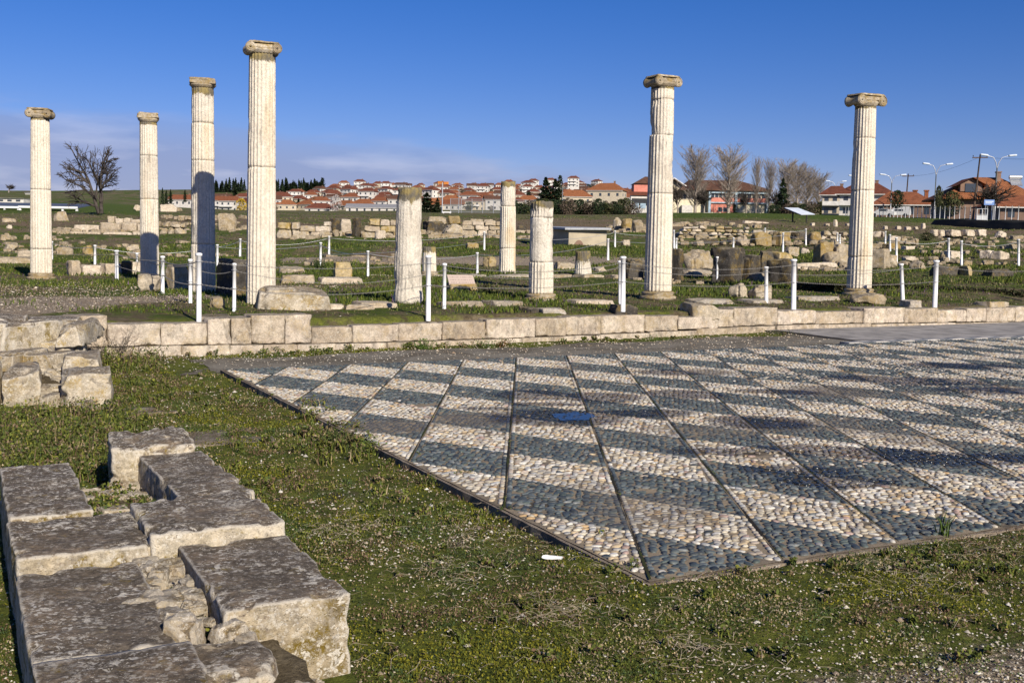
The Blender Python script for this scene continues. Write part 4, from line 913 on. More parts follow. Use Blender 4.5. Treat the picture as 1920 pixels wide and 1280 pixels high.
    boulder(1398, 1440, 512, 532, 'small grey stones at the foot of the dark leaning block', BB, n=14)
    stone(1440, 1488, 474, 505, 'ochre topped block behind the arched dark block', OB)
    stone(1450, 1493, 486, 536, 'dark block with a rounded top by the last white post', DB, r=0.4, yaw=0.9, depth=0.9, rough=0.16, n=18)
    stone(1444, 1455, 492, 526, 'slim white upright stone beside the arched dark block', PB_)
    boulder(1368, 1406, 530, 558, 'round grey boulder, left one of a pair behind the wall', BB)
    boulder(1407, 1457, 532, 560, 'broad flat boulder, right one of a pair behind the wall', BB)
    boulder(1275, 1345, 505, 520, 'low spread of pale rubble at the foot of the broad broken boulder', PB_)
    stone(1530, 1562, 456, 493, 'ochre block left of the rightmost column', OB, n=12)
    stone(1560, 1592, 458, 492, 'grey block touching the rightmost column on its left', BB)
    boulder(1545, 1585, 472, 494, 'rough broken stone leaning on the ochre block by the rightmost column', BB)
    stone(1448, 1592, 493, 502, 'long low ledge of white stones left of the rightmost column', PB_, depth=0.7)
    stone(1634, 1674, 466, 502, 'dark faced block right of the rightmost column', BB, yaw=0.95)
    boulder(1660, 1690, 478, 500, 'grey lump leaning on the dark faced block', BB)
    stone(1747, 1812, 499, 516, 'long dark slab with a light end, far right', DB, depth=0.5)
    stone(1810, 1820, 499, 516, 'square light end stone of the long dark slab', OB, depth=0.5)
    stone(1846, 1904, 505, 517, 'second dark slab near the right picture edge', DB, depth=0.5)
    stone(1777, 1804, 471, 486, 'white block between two posts on the far right', PB_)
    stone(1841, 1868, 469, 488, 'white angular block in front of the brown bank', PB_, yaw=0.8)
    stone(1864, 1895, 473, 490, 'tilted white slab beside the white angular block', PB_, tilt=(0.0, 0.2))
    boulder(1693, 1720, 480, 489, 'flat pale stone in the grass right of three slim posts', PB_)
    boulder(1710, 1742, 488, 505, 'grey rough stone in front of the brown bank', BB)
    for i, (a, b) in enumerate(((1747, 1759), (1759, 1772), (1773, 1806), (1806, 1830), (1830, 1852))):
        stone(a, b, 431, 441, ['first', 'second', 'long third', 'fourth', 'last'][i]+' white block from the left in the row below the dark wall', PB_, d=82)
    boulder(1868, 1890, 434, 445, 'pale stones right of the white row, far right', PB_)
    stone(1563, 1571, 412, 425, 'short white column drum on the far lawn left of the rightmost column', PB_, r=0.4)
    stone(1728, 1736, 419, 431, 'short white column drum on the far lawn below the fence', PB_, r=0.4)
    for i, (a, c) in enumerate(((1520, 418), (1546, 419), (1586, 419), (1657, 424), (1680, 424), (1697, 425), (1714, 425))):
        stone(a, a+8+i % 3*2, c, c+5, 'tiny white stone on the far lawn, number %s from the left' % ['one', 'two', 'three', 'four', 'five', 'six', 'seven'][i], PB_)
    # far ruins left to right
    for a in ((96, 128, 396, 415, 'rock heap on the bank right of the leftmost column', BB), (0, 26, 408, 418, 'rocks on the far bank at the left edge', BB), (8, 22, 421, 431, 'square pale stone on the bank at the left edge', PB_), (248, 263, 384, 396, 'pale rock on the bank left of the second column', PB_), (297, 331, 383, 397, 'pale rocks on the bank right of the second column', PB_), (404, 440, 398, 432, 'bank rubble heap left of the tallest column', BB),
              (1150, 1170, 409, 432, 'left one of three far boulders near the school column', BB), (1166, 1190, 411, 434, 'middle one of three far boulders near the school column', OB), (1186, 1209, 413, 436, 'right one of three far boulders near the school column', BB), (1165, 1185, 449, 460, 'small pale boulder below the three far boulders', PB_)):
        boulder(*a[:4], a[4], a[5])
    ruin_wall(137, 262, 417, 436, 1, 'far low wall of pale blocks left of the second column', PB_, bw=(0.9, 2.2))
    ruin_wall(127, 262, 434, 440, 1, 'far thin ledge course below the pale blocks left of second column', PB_, bw=(1, 2.5), depth=0.5)
    ruin_wall(200, 262, 406, 419, 1, 'upper course of pale blocks behind the far low wall, left', PB_, bw=(0.6, 1.2), jag=0.5)
    ruin_wall(298, 345, 416, 438, 2, 'low rubble wall between second and half shaded column', BB, bw=(0.4, 0.9), rub=True)
    ruin_wall(517, 560, 416, 445, 2, 'ochre wall corner just right of the tallest column, far back', (OB, BB), bw=(0.8, 1.4))
    ruin_wall(556, 618, 413, 445, 3, 'coursed far wall with a bush before it, centre left', (BB, PB_), bw=(0.7, 1.5), jag=0.2)
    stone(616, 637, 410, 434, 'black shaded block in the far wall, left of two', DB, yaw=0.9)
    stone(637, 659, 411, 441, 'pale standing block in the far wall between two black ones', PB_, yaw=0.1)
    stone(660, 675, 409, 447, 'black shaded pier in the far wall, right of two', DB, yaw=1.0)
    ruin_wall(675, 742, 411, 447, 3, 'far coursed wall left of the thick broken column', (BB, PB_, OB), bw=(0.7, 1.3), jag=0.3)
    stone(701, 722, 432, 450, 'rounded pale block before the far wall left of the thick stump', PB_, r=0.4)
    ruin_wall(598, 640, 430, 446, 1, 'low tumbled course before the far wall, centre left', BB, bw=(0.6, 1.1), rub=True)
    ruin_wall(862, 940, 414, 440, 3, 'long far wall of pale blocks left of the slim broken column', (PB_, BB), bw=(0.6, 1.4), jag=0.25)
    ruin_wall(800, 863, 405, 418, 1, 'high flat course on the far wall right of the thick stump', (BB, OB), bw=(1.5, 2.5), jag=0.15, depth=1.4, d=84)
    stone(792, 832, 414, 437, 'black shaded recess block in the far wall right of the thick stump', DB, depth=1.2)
    boulder(828, 868, 420, 440, 'grey tumbled rock beside the black recess block', BB)
    ruin_wall(880, 925, 410, 416, 1, 'thin capping slabs on the far wall, left of the slim column', BB, bw=(1.0, 2.0), d=83)
    ruin_wall(966, 1000, 422, 440, 2, 'far wall piece between slim and patched columns', (PB_, DB), bw=(0.5, 1.0))
    ruin_wall(800, 885, 437, 448, 1, 'low footing course in the grass below the black recess', BB, bw=(0.8, 1.6), depth=0.6)
    ruin_wall(1270, 1405, 424, 446, 4, 'far rubble wall of many small stones right of the school column', (PB_, BB, OB), bw=(0.35, 0.9), rub=True, jag=0.5)
    ruin_wall(1310, 1362, 447, 456, 1, 'dark low footing below the far rubble wall', DB, bw=(1, 2), depth=0.5)
    boulder(1382, 1408, 442, 459, 'pale round boulder at the right end of the far rubble wall', PB_)
    stone(1408, 1446, 436, 458, 'broad pale block, first in the row right of the rubble wall', OB)
    stone(1450, 1485, 434, 458, 'tall pale block, second in the row right of the rubble wall', OB)
    ruin_wall(1412, 1450, 428, 437, 1, 'flat stones capping the first broad pale block', BB, bw=(0.6, 1.1), jag=0.5)
    stone(1487, 1512, 434, 452, 'dark hollow block, third in the row right of the rubble wall', DB)
    boulder(1512, 1542, 436, 456, 'mossy round block, fourth in the row right of the rubble wall', OB)
    ruin_wall(1540, 1592, 434, 450, 2, 'tumbled pale stones left of the rightmost column, far back', (PB_, BB), bw=(0.4, 0.9), rub=True)
    boulder(1474, 1501, 459, 477, 'grey boulder in front of the tall pale block', BB)
    boulder(1503, 1520, 465, 475, 'small white stone right of the grey boulder', PB_)
    ruin_wall(1636, 1662, 433, 444, 1, 'pale stones right of the rightmost column, far back', PB_, bw=(0.5, 0.9), rub=True)
    ruin_wall(1668, 1706, 443, 452, 1, 'scattered low course right of three slim posts', (PB_, BB), bw=(0.5, 1.0), rub=True)
    stone(1660, 1690, 456, 468, 'ochre flat block behind three slim posts', OB)
    stone(1694, 1715, 461, 470, 'white flat block right of three slim posts', PB_)
build_stones()
def build_small_things():
    # inscribed plaque on an ochre stone
    d = hit(869, 547)[1]; b = at_d(869, 547, d); s = d/FPX; root = empty('plaque', b, 0.25); tag(root, 'inscribed marble plate tilted on an ochre stone, right of the thick stump', 'plaque')
    V, F = rock_shape((27*s, 0.3, 9.5*s), n=12, r=0.1, rough=0.05, seed=3, chip=0.4); o = obj('pedestal', V, F, M['ochre_block'], root); o.location = (0, 0.3, 6.0*s)
    n = NT('inscribed_marble'); so_ = n.N.new('ShaderNodeTexCoord').outputs['Object']; sp = n.sep(so_)
    lines = n.math('GREATER_THAN', n.math('FRACT', n.math('MULTIPLY', sp['Y'], 9.0)), 0.62); dash = n.ss(n.noise(38, 2, 0.5, n.scaled((1, 0.02, 1), so_)), 0.46, 0.54)
    inn = n.math('LESS_THAN', n.math('ABSOLUTE', sp['X']), 22*s); col = n.mix(n.math('MULTIPLY', n.math('MULTIPLY', lines, dash), n.math('MULTIPLY', inn, 0.7)), (0.50, 0.40, 0.33), (0.25, 0.19, 0.16)); pm = n.done(col, 0.6)
    mb = MB(); mb.box((0, 0, 0), (25*s, 0.19, 0.022)); o = mb.build('inscription_plate', pm, root); o.location = (-2*s, 0.2, 15*s+0.09); o.rotation_euler = (math.radians(36), 0, 0)
    # low shelter
    d = hit(1100, 462)[1]; c = at_d(1066, 462, d); s = d/FPX; root = empty('shelter', c, 0.0); tag(root, 'low rendered shelter with corrugated roof and a dark arch stain', 'shelter')
    wd, dp, h1, h2 = 72*s, 3.6, 34*s, 30*s; sk = -1.1
    mb = MB(); V = [(0, 0, -0.8), (wd, 0.6, -0.8), (wd+sk*0.2, dp+0.6, -0.8), (sk-0.9, dp, -0.8), (0, 0, h2), (wd, 0.6, h2+0.05), (wd+sk*0.2, dp+0.6, h1), (sk-0.9, dp, h1)]
    mb.add(V, [(0, 1, 5, 4), (1, 2, 6, 5), (2, 3, 7, 6), (3, 0, 4, 7), (0, 3, 2, 1)]); mb.build('wall', M['old_wall'], root)
    mb = MB(); A = [(-0.25, -0.35, h2+0.02), (wd+0.25, 0.2, h2+0.07), (wd+0.1, dp+0.9, h1+0.05), (sk-1.2, dp+0.2, h1+0.05)]; B = [(x, y, z+0.12) for x, y, z in A]
    mb.add(A+B, [(0, 1, 5, 4), (1, 2, 6, 5), (2, 3, 7, 6), (3, 0, 4, 7), (4, 5, 6, 7), (3, 2, 1, 0)]); mb.build('corrugated_roof', M['grey_metal'], root)
    mb = MB(); n_ = 14; V = [(wd*0.13, 0.055, -0.6)]+[(wd*(0.27-0.15*math.cos(math.pi*k/n_)), 0.6*(0.27-0.15*math.cos(math.pi*k/n_))-0.03, -0.3+0.95*h2*0.75*math.sin(math.pi*k/n_)) for k in range(n_+1)]+[(wd*0.42, 0.22, -0.6)]
    V2 = [(x, y-0.04, z) for x, y, z in V]; m = len(V); mb.add(V+V2, [tuple(range(m, 2*m))]+[(k, (k+1) % m, m+(k+1) % m, m+k) for k in range(m)]); mb.build('arch', M['brown_render'], root)
    # tilted information roof panel on posts
    d = hit(1495, 416)[1]; c = at_d(1500, 414, d); s = d/FPX; root = empty('information_panel', c, 0.0); tag(root, 'tilted white panel on dark legs on the far lawn, left of rightmost column', 'panel')
    Q = [(-24*s, 1.5, 25*s), (2*s, 1.5, 25*s), (22*s, -1.2, 12*s), (-4*s, -1.2, 11*s)]
    def plate(nm, mt, dz, th, g):
        V = [(x*g, y*g, z+dz) for x, y, z in Q]; mb = MB(); mb.add(V+[(x, y, z-th) for x, y, z in V], [(0, 3, 2, 1), (4, 5, 6, 7), (0, 1, 5, 4), (1, 2, 6, 5), (2, 3, 7, 6), (3, 0, 4, 7)]); mb.build(nm, M[mt], root)
    plate('board', 'panel_white', 0.0, 0.05, 1.0); plate('frame', 'dark_wall', -0.053, 0.06, 1.03)
    for k in (-1, 1):
        mb = MB(); mb.tube([(k*13*s, 0.2, -0.6), (k*13*s, 0.2, 16*s)], 0.09, 8); mb.build('leg', M['dark_wall'], root)
    stone(1384, 1452, 415, 420, 'long white kerb on the lawn in front of the school', PB_, depth=0.5, r=0.05, rough=0.01, name='kerb', cat='kerb')
    # bone white chip lying in the grass by the pavement corner
    c = hit(1035, 1052); V, F = rock_shape((0.062, 0.015, 0.011), n=10, r=0.5, rough=0.3, seed=8, blob=0.4, freq=30); o = obj('bone_chip', V, F, M['white_paint']); o.location = (c[0], c[1], c[2]+0.025); o.rotation_euler = (0, 0.05, 0.1); tag(o, 'white elongated chip lying in the grass beside the pavement corner', 'chip')
build_small_things()
# ---------------------------------------------------------------- posts and chains
POSTS = {}
def build_posts():
    L = [('A0', -48, 462, 518, 0, ''), ('A1', 219, 470, 527, 0, 'white post left of the second column, standing on bare gravel'), ('A2', 305, 481, 550, 0, 'white post in front of the leaning angular stone'), ('A3', 373, 476, 589, 1, 'nearest white post on the left part of the wall, before the half shaded column'), ('A4', 803, 480, 589, 1, 'nearest central white post on the wall beside the thick stump'),
         ('A5', 1168, 482, 573, 1, 'white post on the wall left of the school column'), ('A6', 1488, 487, 570, 1, 'white post on the wall beside the arched dark block'), ('A7', 1753, 489, 567, 1, 'white post on the wall farthest right'), ('A8', 2010, 488, 563, 1, ''),
         ('B1', 357, 487, 568, 0, 'slim white post directly before the half shaded column'), ('B2', 439, 495, 584, 0, 'shorter white post with hooded cap between the two tall left columns'), ('B3', 833, 495, 579, 0, 'shorter white post with cap right of the nearest central post'), ('B4', 1163, 490, 570, 0, 'shorter post half hidden behind the post left of the school column'), ('B5', 1437, 501, 568, 0, 'shorter white post behind the wall beside two round boulders'), ('B6', 1693, 495, 565, 0, 'white post leaning slightly right of the rightmost column'), ('B7', 1345, 482, 531, 0, 'white post before the black shaded pillar'),
         ('C1', 97, 453, 491, 0, 'far post touching the leftmost column on its right'), ('C2', 178, 460, 497, 0, 'far post between the leftmost and second column'), ('C3', 257, 475, 513, 0, 'short post touching the second column on its left'), ('C4', 408, 459, 498, 0, 'far post between the two tall left columns, left one'), ('C5', 690, 471, 519, 0, 'far post left of the thick stump, nearer of three'), ('C6', 895, 474, 515, 0, 'far post left of the slim broken column, nearer one'), ('C7', 1140, 448, 489, 0, 'far post left of the school column, left of two'), 
         ('D1', 450, 448, 480, 0, 'far post left of the tallest column, right of two'), ('D2', 601, 455, 500, 0, 'far post in the grass right of the tallest column'), ('D3', 617, 443, 479, 0, 'farthest of three posts between tallest column and thick stump'), ('D4', 908, 435, 470, 0, 'farthest post left of the slim broken column'), ('D5', 1153, 433, 466, 0, 'farthest post left of the school column, right of two'), ('D6', 1264, 432, 467, 0, 'taller post of a pair right of the school column'), ('D7', 1268, 447, 467, 0, 'shorter post of a pair right of the school column'),
         ('D8', 1375, 446, 466, 0, 'short far post before the far rubble wall'), ('D9', 1434, 428, 457, 0, 'far post before the first broad pale block'), ('E1', 1468, 437, 476, 0, 'far post before the tall pale block'), ('E2', 1511, 429, 458, 0, 'far post before the mossy round block'), ('E3', 1570, 437, 457, 0, 'far post left of the rightmost column, left of a close pair'), ('E4', 1575, 440, 458, 0, 'far post left of the rightmost column, right of a close pair'), ('E5', 1660, 434, 462, 0, 'leftmost and farthest of three slim posts right of the rightmost column'), ('E6', 1669, 440, 471, 0, 'middle one of three slim posts right of the rightmost column'), ('E7', 1681, 446, 491, 0, 'nearest one of three slim posts right of the rightmost column'),
         ('E8', 1779, 447, 488, 0, 'far right post left of a white block'), ('E9', 1803, 452, 498, 0, 'far right post right of a white block'), ('F1', 1910, 449, 498, 0, 'far post at the right picture edge')]
    for key, px, yt, yb, wallp, lab in L:
        if wallp: v, (x, y) = wall_at(px); d = W(wall_u(v)+0.32, v)[1]
        else: d = hit(px, yb)[1]
        b = at_d(px, yb, d); t = at_d(px+R_.uniform(-0.6, 0.6)+(-3 if key in ('B6',) else 0)+(3 if key in ('A7',) else 0), yt, d); H = t[2]-b[2]; s = d/FPX
        rad = max(0.024, 4.6*s if wallp else (3.4*s if yb-yt > 55 else 2.2*s)); rad = min(rad, 0.055)
        root = empty('chain_post', b); tag(root, lab or 'white chain post just outside the picture', 'post', 'white chain posts round the ruins')
        ax = Vector(t-b).normalized(); root.rotation_mode = 'QUATERNION'; root.rotation_quaternion = Vector((0, 0, 1)).rotation_difference(ax)
        mb = MB(); mb.tube([(0, 0, -0.12), (0, 0, H)], rad, 14); mb.build('tube', M['white_paint'], root, True)
        mb = MB(); mb.lathe([(rad*1.0, H-0.035), (rad*1.34, H-0.03), (rad*1.34, H+0.004), (rad*0.9, H+0.016), (0.001, H+0.02)], 14); mb.build('cap', M['white_paint'], root, True)
        for hz in (0.88, 0.50):
            mb = MB(); mb.tube([(-rad*1.5, -rad*0.2, H*hz), (0, -rad*1.25, H*hz-0.012), (rad*1.5, -rad*0.2, H*hz)], 0.006, 5); mb.build('hook', M['galv'], root)
        POSTS[key] = (np.array(b), np.array(t), rad, lab)
build_posts()
def link_shape(n=10, m=5, L=0.021, Wd=0.010, r=0.0030):
    V = []; F = []
    for i in range(n):
        a = 2*math.pi*i/n; cx, cy = L*math.cos(a), Wd*math.sin(a); nx, ny = math.cos(a), math.sin(a)
        for k in range(m):
            b = 2*math.pi*k/m; V.append((cx+r*math.cos(b)*nx, cy+r*math.cos(b)*ny, r*math.sin(b)))
    for i in range(n):
        for k in range(m): F.append((i*m+k, ((i+1) % n)*m+k, ((i+1) % n)*m+(k+1) % m, i*m+(k+1) % m))
    return np.array(V), np.array(F)
def chain(k0, k1, frac, sag, label, frac1=None):
    b0, t0, r0, l0 = POSTS[k0]; b1, t1, r1, l1 = POSTS[k1]; p0 = b0+(t0-b0)*frac; p1 = b1+(t1-b1)*(frac1 or frac)
    L = np.linalg.norm(p1-p0); near = min(p0[1], p1[1]) < 33; n = int(L/0.034*1.02); ts = np.linspace(0, 1, (n if near else 24)+1)
    C = p0[None]*(1-ts[:, None])+p1[None]*ts[:, None]; C[:, 2] -= 4*sag*R_.uniform(0.45, 0.95)*ts*(1-ts)
    C[:, 2] = np.maximum(C[:, 2], ground_z(C[:, 0], C[:, 1])+0.02)
    if near:
        lv, lf = link_shape(8, 4); T = C[1:]-C[:-1]; T /= np.linalg.norm(T, axis=1)[:, None]; mid = (C[1:]+C[:-1])/2
        up = np.array([0, 0, 1.0]); S = np.cross(T, up); S /= np.linalg.norm(S, axis=1)[:, None]; U = np.cross(S, T)
        alt = (np.arange(len(mid)) % 2)[:, None]; A = S*(1-alt)+U*alt; B = U*(1-alt)-S*alt
        V = (mid[:, None]+lv[None, :, 0:1]*T[:, None]+lv[None, :, 1:2]*A[:, None]+lv[None, :, 2:3]*B[:, None]).reshape(-1, 3)
        F = (lf[None]+(np.arange(len(mid))*len(lv))[:, None, None]).reshape(-1, 4); o = obj('chain', V, F, M['chain'])
    else:
        mb = MB(); mb.tube(C, 0.010, 5); o = mb.build('chain', M['galv'], None, True)
    return tag(o, label, 'chain', 'chains hung between the white posts')
def build_chains():
    pl = {'A0': 'the left picture edge', 'A1': 'the post left of the second column', 'A2': 'the leaning angular stone', 'A3': 'the nearest left post', 'A4': 'the nearest central post', 'A5': 'the post left of the school column', 'A6': 'the arched dark block', 'A7': 'the farthest right wall post', 'A8': 'the right picture edge',
          'B1': 'the slim post before the shaded column', 'B2': 'the hooded cap post', 'B3': 'the short capped central post', 'B4': 'the half hidden post', 'B5': 'the two round boulders', 'B6': 'the leaning right post', 'C1': 'the leftmost column', 'C2': 'the far left gap post', 'C3': 'the second column', 'C4': 'the far left pair', 'C5': 'the thick stump', 'C6': 'the slim column', 'C7': 'the far post by the school column', 'D1': 'the far tallest column post', 'D2': 'the grass post', 'D3': 'the farthest central post', 'D4': 'the slim column rear post', 'D5': 'the farthest school column post', 'D6': 'the tall pair post', 'D9': 'the broad pale block', 'E1': 'the tall pale block', 'E2': 'the mossy round block', 'E7': 'the three slim posts', 'E8': 'the white block', 'E9': 'the far right block post', 'F1': 'the far right edge post', 'B7': 'the shaded pillar'}
    for a, b, sg in (('A0', 'A1', 0.12), ('A1', 'A2', 0.10), ('A2', 'A3', 0.14), ('A3', 'A4', 0.24), ('A4', 'A5', 0.22), ('A5', 'A6', 0.20), ('A6', 'A7', 0.18), ('A7', 'A8', 0.18)):
        chain(a, b, 0.88, sg, 'upper steel chain from %s to %s' % (pl[a], pl[b]))
        if a not in ('A0', 'A7'): chain(a, b, 0.50, sg*0.8, 'lower steel chain from %s to %s' % (pl[a], pl[b]))
    for a, b, sg, fr in (('B1', 'B2', 0.1, 0.86), ('B2', 'B3', 0.35, 0.86), ('B3', 'B4', 0.3, 0.86), ('B4', 'B5', 0.25, 0.86), ('B5', 'B6', 0.22, 0.86), ('C3', 'B1', 0.2, 0.86), ('C1', 'C2', 0.15, 0.9), ('C2', 'C4', 0.3, 0.9), ('C4', 'D2', 0.25, 0.9), ('C4', 'D1', 0.15, 0.9), ('D1', 'D3', 0.3, 0.9), ('D2', 'C5', 0.2, 0.9), ('C5', 'C6', 0.3, 0.9), ('D3', 'D4', 0.35, 0.9), ('D2', 'D4', 0.35, 0.5), ('C6', 'C7', 0.35, 0.9), ('D4', 'D5', 0.4, 0.9), ('D5', 'D6', 0.2, 0.9), ('D6', 'D9', 0.3, 0.9), ('D9', 'E2', 0.2, 0.9), ('C7', 'E1', 0.4, 0.9), ('E1', 'E7', 0.4, 0.9), ('E7', 'E8', 0.2, 0.9), ('E9', 'F1', 0.2, 0.9)):
        chain(a, b, fr, sg, 'steel chain sagging from %s to %s' % (pl[a], pl[b]))
build_chains()
# ---------------------------------------------------------------- foliage and trees
def leaf_quads(P, size, col, rng, flat=0.5, aspect=0.55):
    n = len(P); size = np.broadcast_to(size, (n,)); yaw = rng.uniform(0, 2*np.pi, n); pit = rng.normal(0, 1, n)*(1-flat)*1.2; rl = rng.uniform(-.8, .8, n)
    a = np.stack([np.cos(yaw)*np.cos(pit), np.sin(yaw)*np.cos(pit), np.sin(pit)], -1)
    b = np.stack([-np.sin(yaw)*np.cos(rl), np.cos(yaw)*np.cos(rl), np.sin(rl)], -1)
    a = a*size[:, None]*0.5; b = b*(size*aspect*0.5)[:, None]
    V = np.stack([P-a, P+b*1.0-a*0.1, P+a, P-b-a*0.1], 1).reshape(-1, 3)
    F = np.arange(n*4).reshape(n, 4); return V, F, np.repeat(col, 4, 0)
def blades(P, h, w, col, rng, lean=0.5):
    n = len(P); h = np.broadcast_to(h, (n,)); w = np.broadcast_to(w, (n,)); yaw = rng.uniform(0, 2*np.pi, n); ly = rng.uniform(0, 2*np.pi, n); lm = rng.uniform(0, lean, n)*h
    s = np.stack([np.cos(yaw), np.sin(yaw), yaw*0], -1)*w[:, None]*0.5
    mid = P+np.stack([np.cos(ly)*lm*0.35, np.sin(ly)*lm*0.35, h*0.55], -1); tip = P+np.stack([np.cos(ly)*lm, np.sin(ly)*lm, h*(1-0.25*(lm/np.maximum(h, 1e-6))**2)], -1)
    V = np.stack([P-s, P+s, mid+s*0.75, mid-s*0.75, tip], 1).reshape(-1, 3); o = (np.arange(n)*5)[:, None]
    return V, np.concatenate([o+np.array([0, 1, 2, 3])]), np.concatenate([o+np.array([3, 2, 4])]), np.repeat(col, 5, 0)
def pal(rng, n, cols, p=None, var=0.25):
    c = np.array(cols)[rng.choice(len(cols), n, p=p)]; return c*rng.uniform(1-var, 1+var, (n, 1))
def crown_mesh(name, H, Rw, shape, n, seed, cols, leaf, mat='leaf'):
    """shape: cone, column, round"""
    rng = np.random.default_rng(seed); t = rng.uniform(0.0, 1, n)**(1.0 if shape != 'cone' else 1.25); a = rng.uniform(0, 2*np.pi, n)
    lob = 1+0.28*np.sin(a*3+seed+t*9)+0.22*np.sin(a*5+seed*2-t*17)+0.15*rng.normal(0, 1, n)
    if shape == 'cone': prof = (1-t)**0.8*(0.75+0.25*np.sin(t*38+seed)); 
    elif shape == 'column': prof = np.sin(np.pi*np.clip(t*0.9+0.08, 0, 1))**0.5
    else: prof = np.sqrt(np.clip(1-(2*t-1)**2, 0, 1))
    r = Rw*prof*lob*np.sqrt(rng.uniform(0.25, 1, n)); P = np.stack([r*np.cos(a), r*np.sin(a), H*(0.06+0.94*t)], -1)
    gap = fbm(P+seed, 2.2/max(Rw, 0.3), 3, seed); k = gap > -0.28; P = P[k]
    V, F, C = leaf_quads(P, leaf*rng.uniform(0.6, 1.3, len(P)), pal(rng, len(P), cols, var=0.35), rng, 0.4, 0.7)
    return mesh_arrays(name, V, F, M[mat], False, C)
def trunk_mesh(name, H, r, mat):
    mb = MB(); mb.tube([(0, 0, -0.3), (0.03*H*0.2, 0, H*0.3), (0, 0.02*H*0.2, H*0.7), (0, 0, H)], [r*1.25, r, r*0.7, r*0.2], 7)
    V = np.concatenate(mb.v); return mesh_arrays(name, V, [np.array(mb.q), np.array(mb.t).reshape(-1, 3)], M[mat])
TREES = {}
DK = [(0.018, 0.032, 0.014), (0.028, 0.045, 0.018), (0.012, 0.024, 0.014), (0.038, 0.055, 0.022)]
OL = [(0.055, 0.065, 0.022), (0.075, 0.080, 0.030), (0.040, 0.050, 0.020), (0.10, 0.090, 0.045)]
BR = [(0.10, 0.075, 0.055), (0.075, 0.055, 0.042), (0.14, 0.105, 0.075)]
def tree_proto(key, H, Rw, shape, n, cols, leaf, seed):
    TREES[key] = (H, Rw, crown_mesh('crown', H, Rw, shape, n, seed, cols, leaf), trunk_mesh('trunk', H*0.9, max(0.06, H*0.014), 'bark'))
def plant_tree(key, px, yt, yb, label, cat='tree', name='conifer', group=None, d=None, wpx=None):
    H, Rw, cm, tm = TREES[key]; d = d or hit(px, yb)[1]; b = at_d(px, yb, d); s = d/FPX; k = (yb-yt)*s/H; kw = (wpx*s/2/Rw) if wpx else k
    root = empty(name, b, R_.uniform(0, 6.28)); root.scale = (kw, kw, k); tag(root, label, cat, group)
    link(bpy.data.objects.new('crown', cm), root); link(bpy.data.objects.new('trunk', tm), root); return root
def bare_tree(seed, H, spread, trunks, up, levels, rmin, kids=(3, 4), r0=None, ratio=0.72, first=0.25, crook=0.25, droop=0.0):
    """returns trunk mesh builder and branch mesh builder"""
    rr = random.Random(seed); tb = MB(); bb = MB()
    def grow(p, dr, L, r, lev):
        n = 4 if lev < 2 else 3; pts = [np.array(p)]; d = np.array(dr)
        for i in range(n):
            d = d+np.array([rr.gauss(0, crook), rr.gauss(0, crook), rr.gauss(0, crook*0.6)+up*0.12-droop*lev*0.05])*0.5; d /= np.linalg.norm(d); pts.append(pts[-1]+d*L/n)
        rad = np.linspace(r, max(rmin*0.8, r*0.6), n+1)
        (tb if lev == 0 else bb).tube(pts, rad, 7 if lev == 0 else (5 if lev < 2 else 3), cap=False)
        if lev >= levels: return
        m = rr.randint(*kids)+(2 if lev == 0 else 0)
        for k in range(m):
            f = rr.uniform(first, 1.0) if k else 1.0; j = min(n-1, int(f*n)); base = pts[j]+(pts[j+1]-pts[j])*(f*n-j) if j < n else pts[-1]
            ang = rr.uniform(0, 6.28); sp = spread*rr.uniform(0.6, 1.3)*(0.5 if k == 0 else 1); e = np.array([math.cos(ang), math.sin(ang), 0])
            e = e-d*np.dot(e, d); e /= max(np.linalg.norm(e), 1e-6); nd = d*math.cos(sp)+e*math.sin(sp)+np.array([0, 0, up*0.25]); nd /= np.linalg.norm(nd)
            grow(base, nd, L*ratio*rr.uniform(0.75, 1.15), max(rmin, r*0.58*(1.15 if k == 0 else 1)), lev+1)
    for tr in trunks: grow((tr[0], tr[1], -0.2), np.array(tr[2])/np.linalg.norm(tr[2]), tr[3], tr[4], 0)
    return tb, bb
def poplar_tree(seed, H=20.0, Wd=3.2):
    rr = random.Random(seed); tb = MB(); bb = MB(); top = np.array([rr.uniform(-.3, .3), rr.uniform(-.3, .3), H*0.93])
    tb.tube([(0, 0, -0.3), top*0.3+np.array([.15, 0, 0]), top*0.6, top], [0.26, 0.2, 0.13, 0.03], 7, cap=False)
    def br(p, az, tilt, L, r, n=3):
        pts = [np.array(p, float)]; d = np.array([math.cos(az)*math.sin(tilt), math.sin(az)*math.sin(tilt), math.cos(tilt)])
        for k in range(n): d = d+np.array([rr.gauss(0, .08), rr.gauss(0, .08), 0.10]); d /= np.linalg.norm(d); pts.append(pts[-1]+d*L/n)
        bb.tube(pts, np.linspace(r, r*0.55, n+1), 3, cap=False); return pts
    for i in range(105):
        f = 0.10+0.86*(i/105)**0.9; p = top*f; prof = math.sin(math.pi*min(1, 0.15+0.85*(1-f)))**0.6; L = max(0.8, Wd*2.0*prof*rr.uniform(0.7, 1.15)); az = rr.uniform(0, 6.28)
        pts = br(p, az, rr.uniform(0.35, 0.62), L, 0.045+0.02*(1-f))
        for k in range(11):
            j = rr.uniform(0.25, 2.99); a = pts[int(j)]+(pts[int(j)+1]-pts[int(j)])*(j-int(j)); q = br(a, az+rr.uniform(-1.6, 1.6), rr.uniform(0.2, 0.8), L*rr.uniform(0.18, 0.42), 0.022, 2)
            for _ in range(2): br(q[rr.randint(0, 1)], az+rr.uniform(-2.5, 2.5), rr.uniform(0.2, 0.9), L*rr.uniform(0.08, 0.2), 0.017, 1)
    return tb, bb
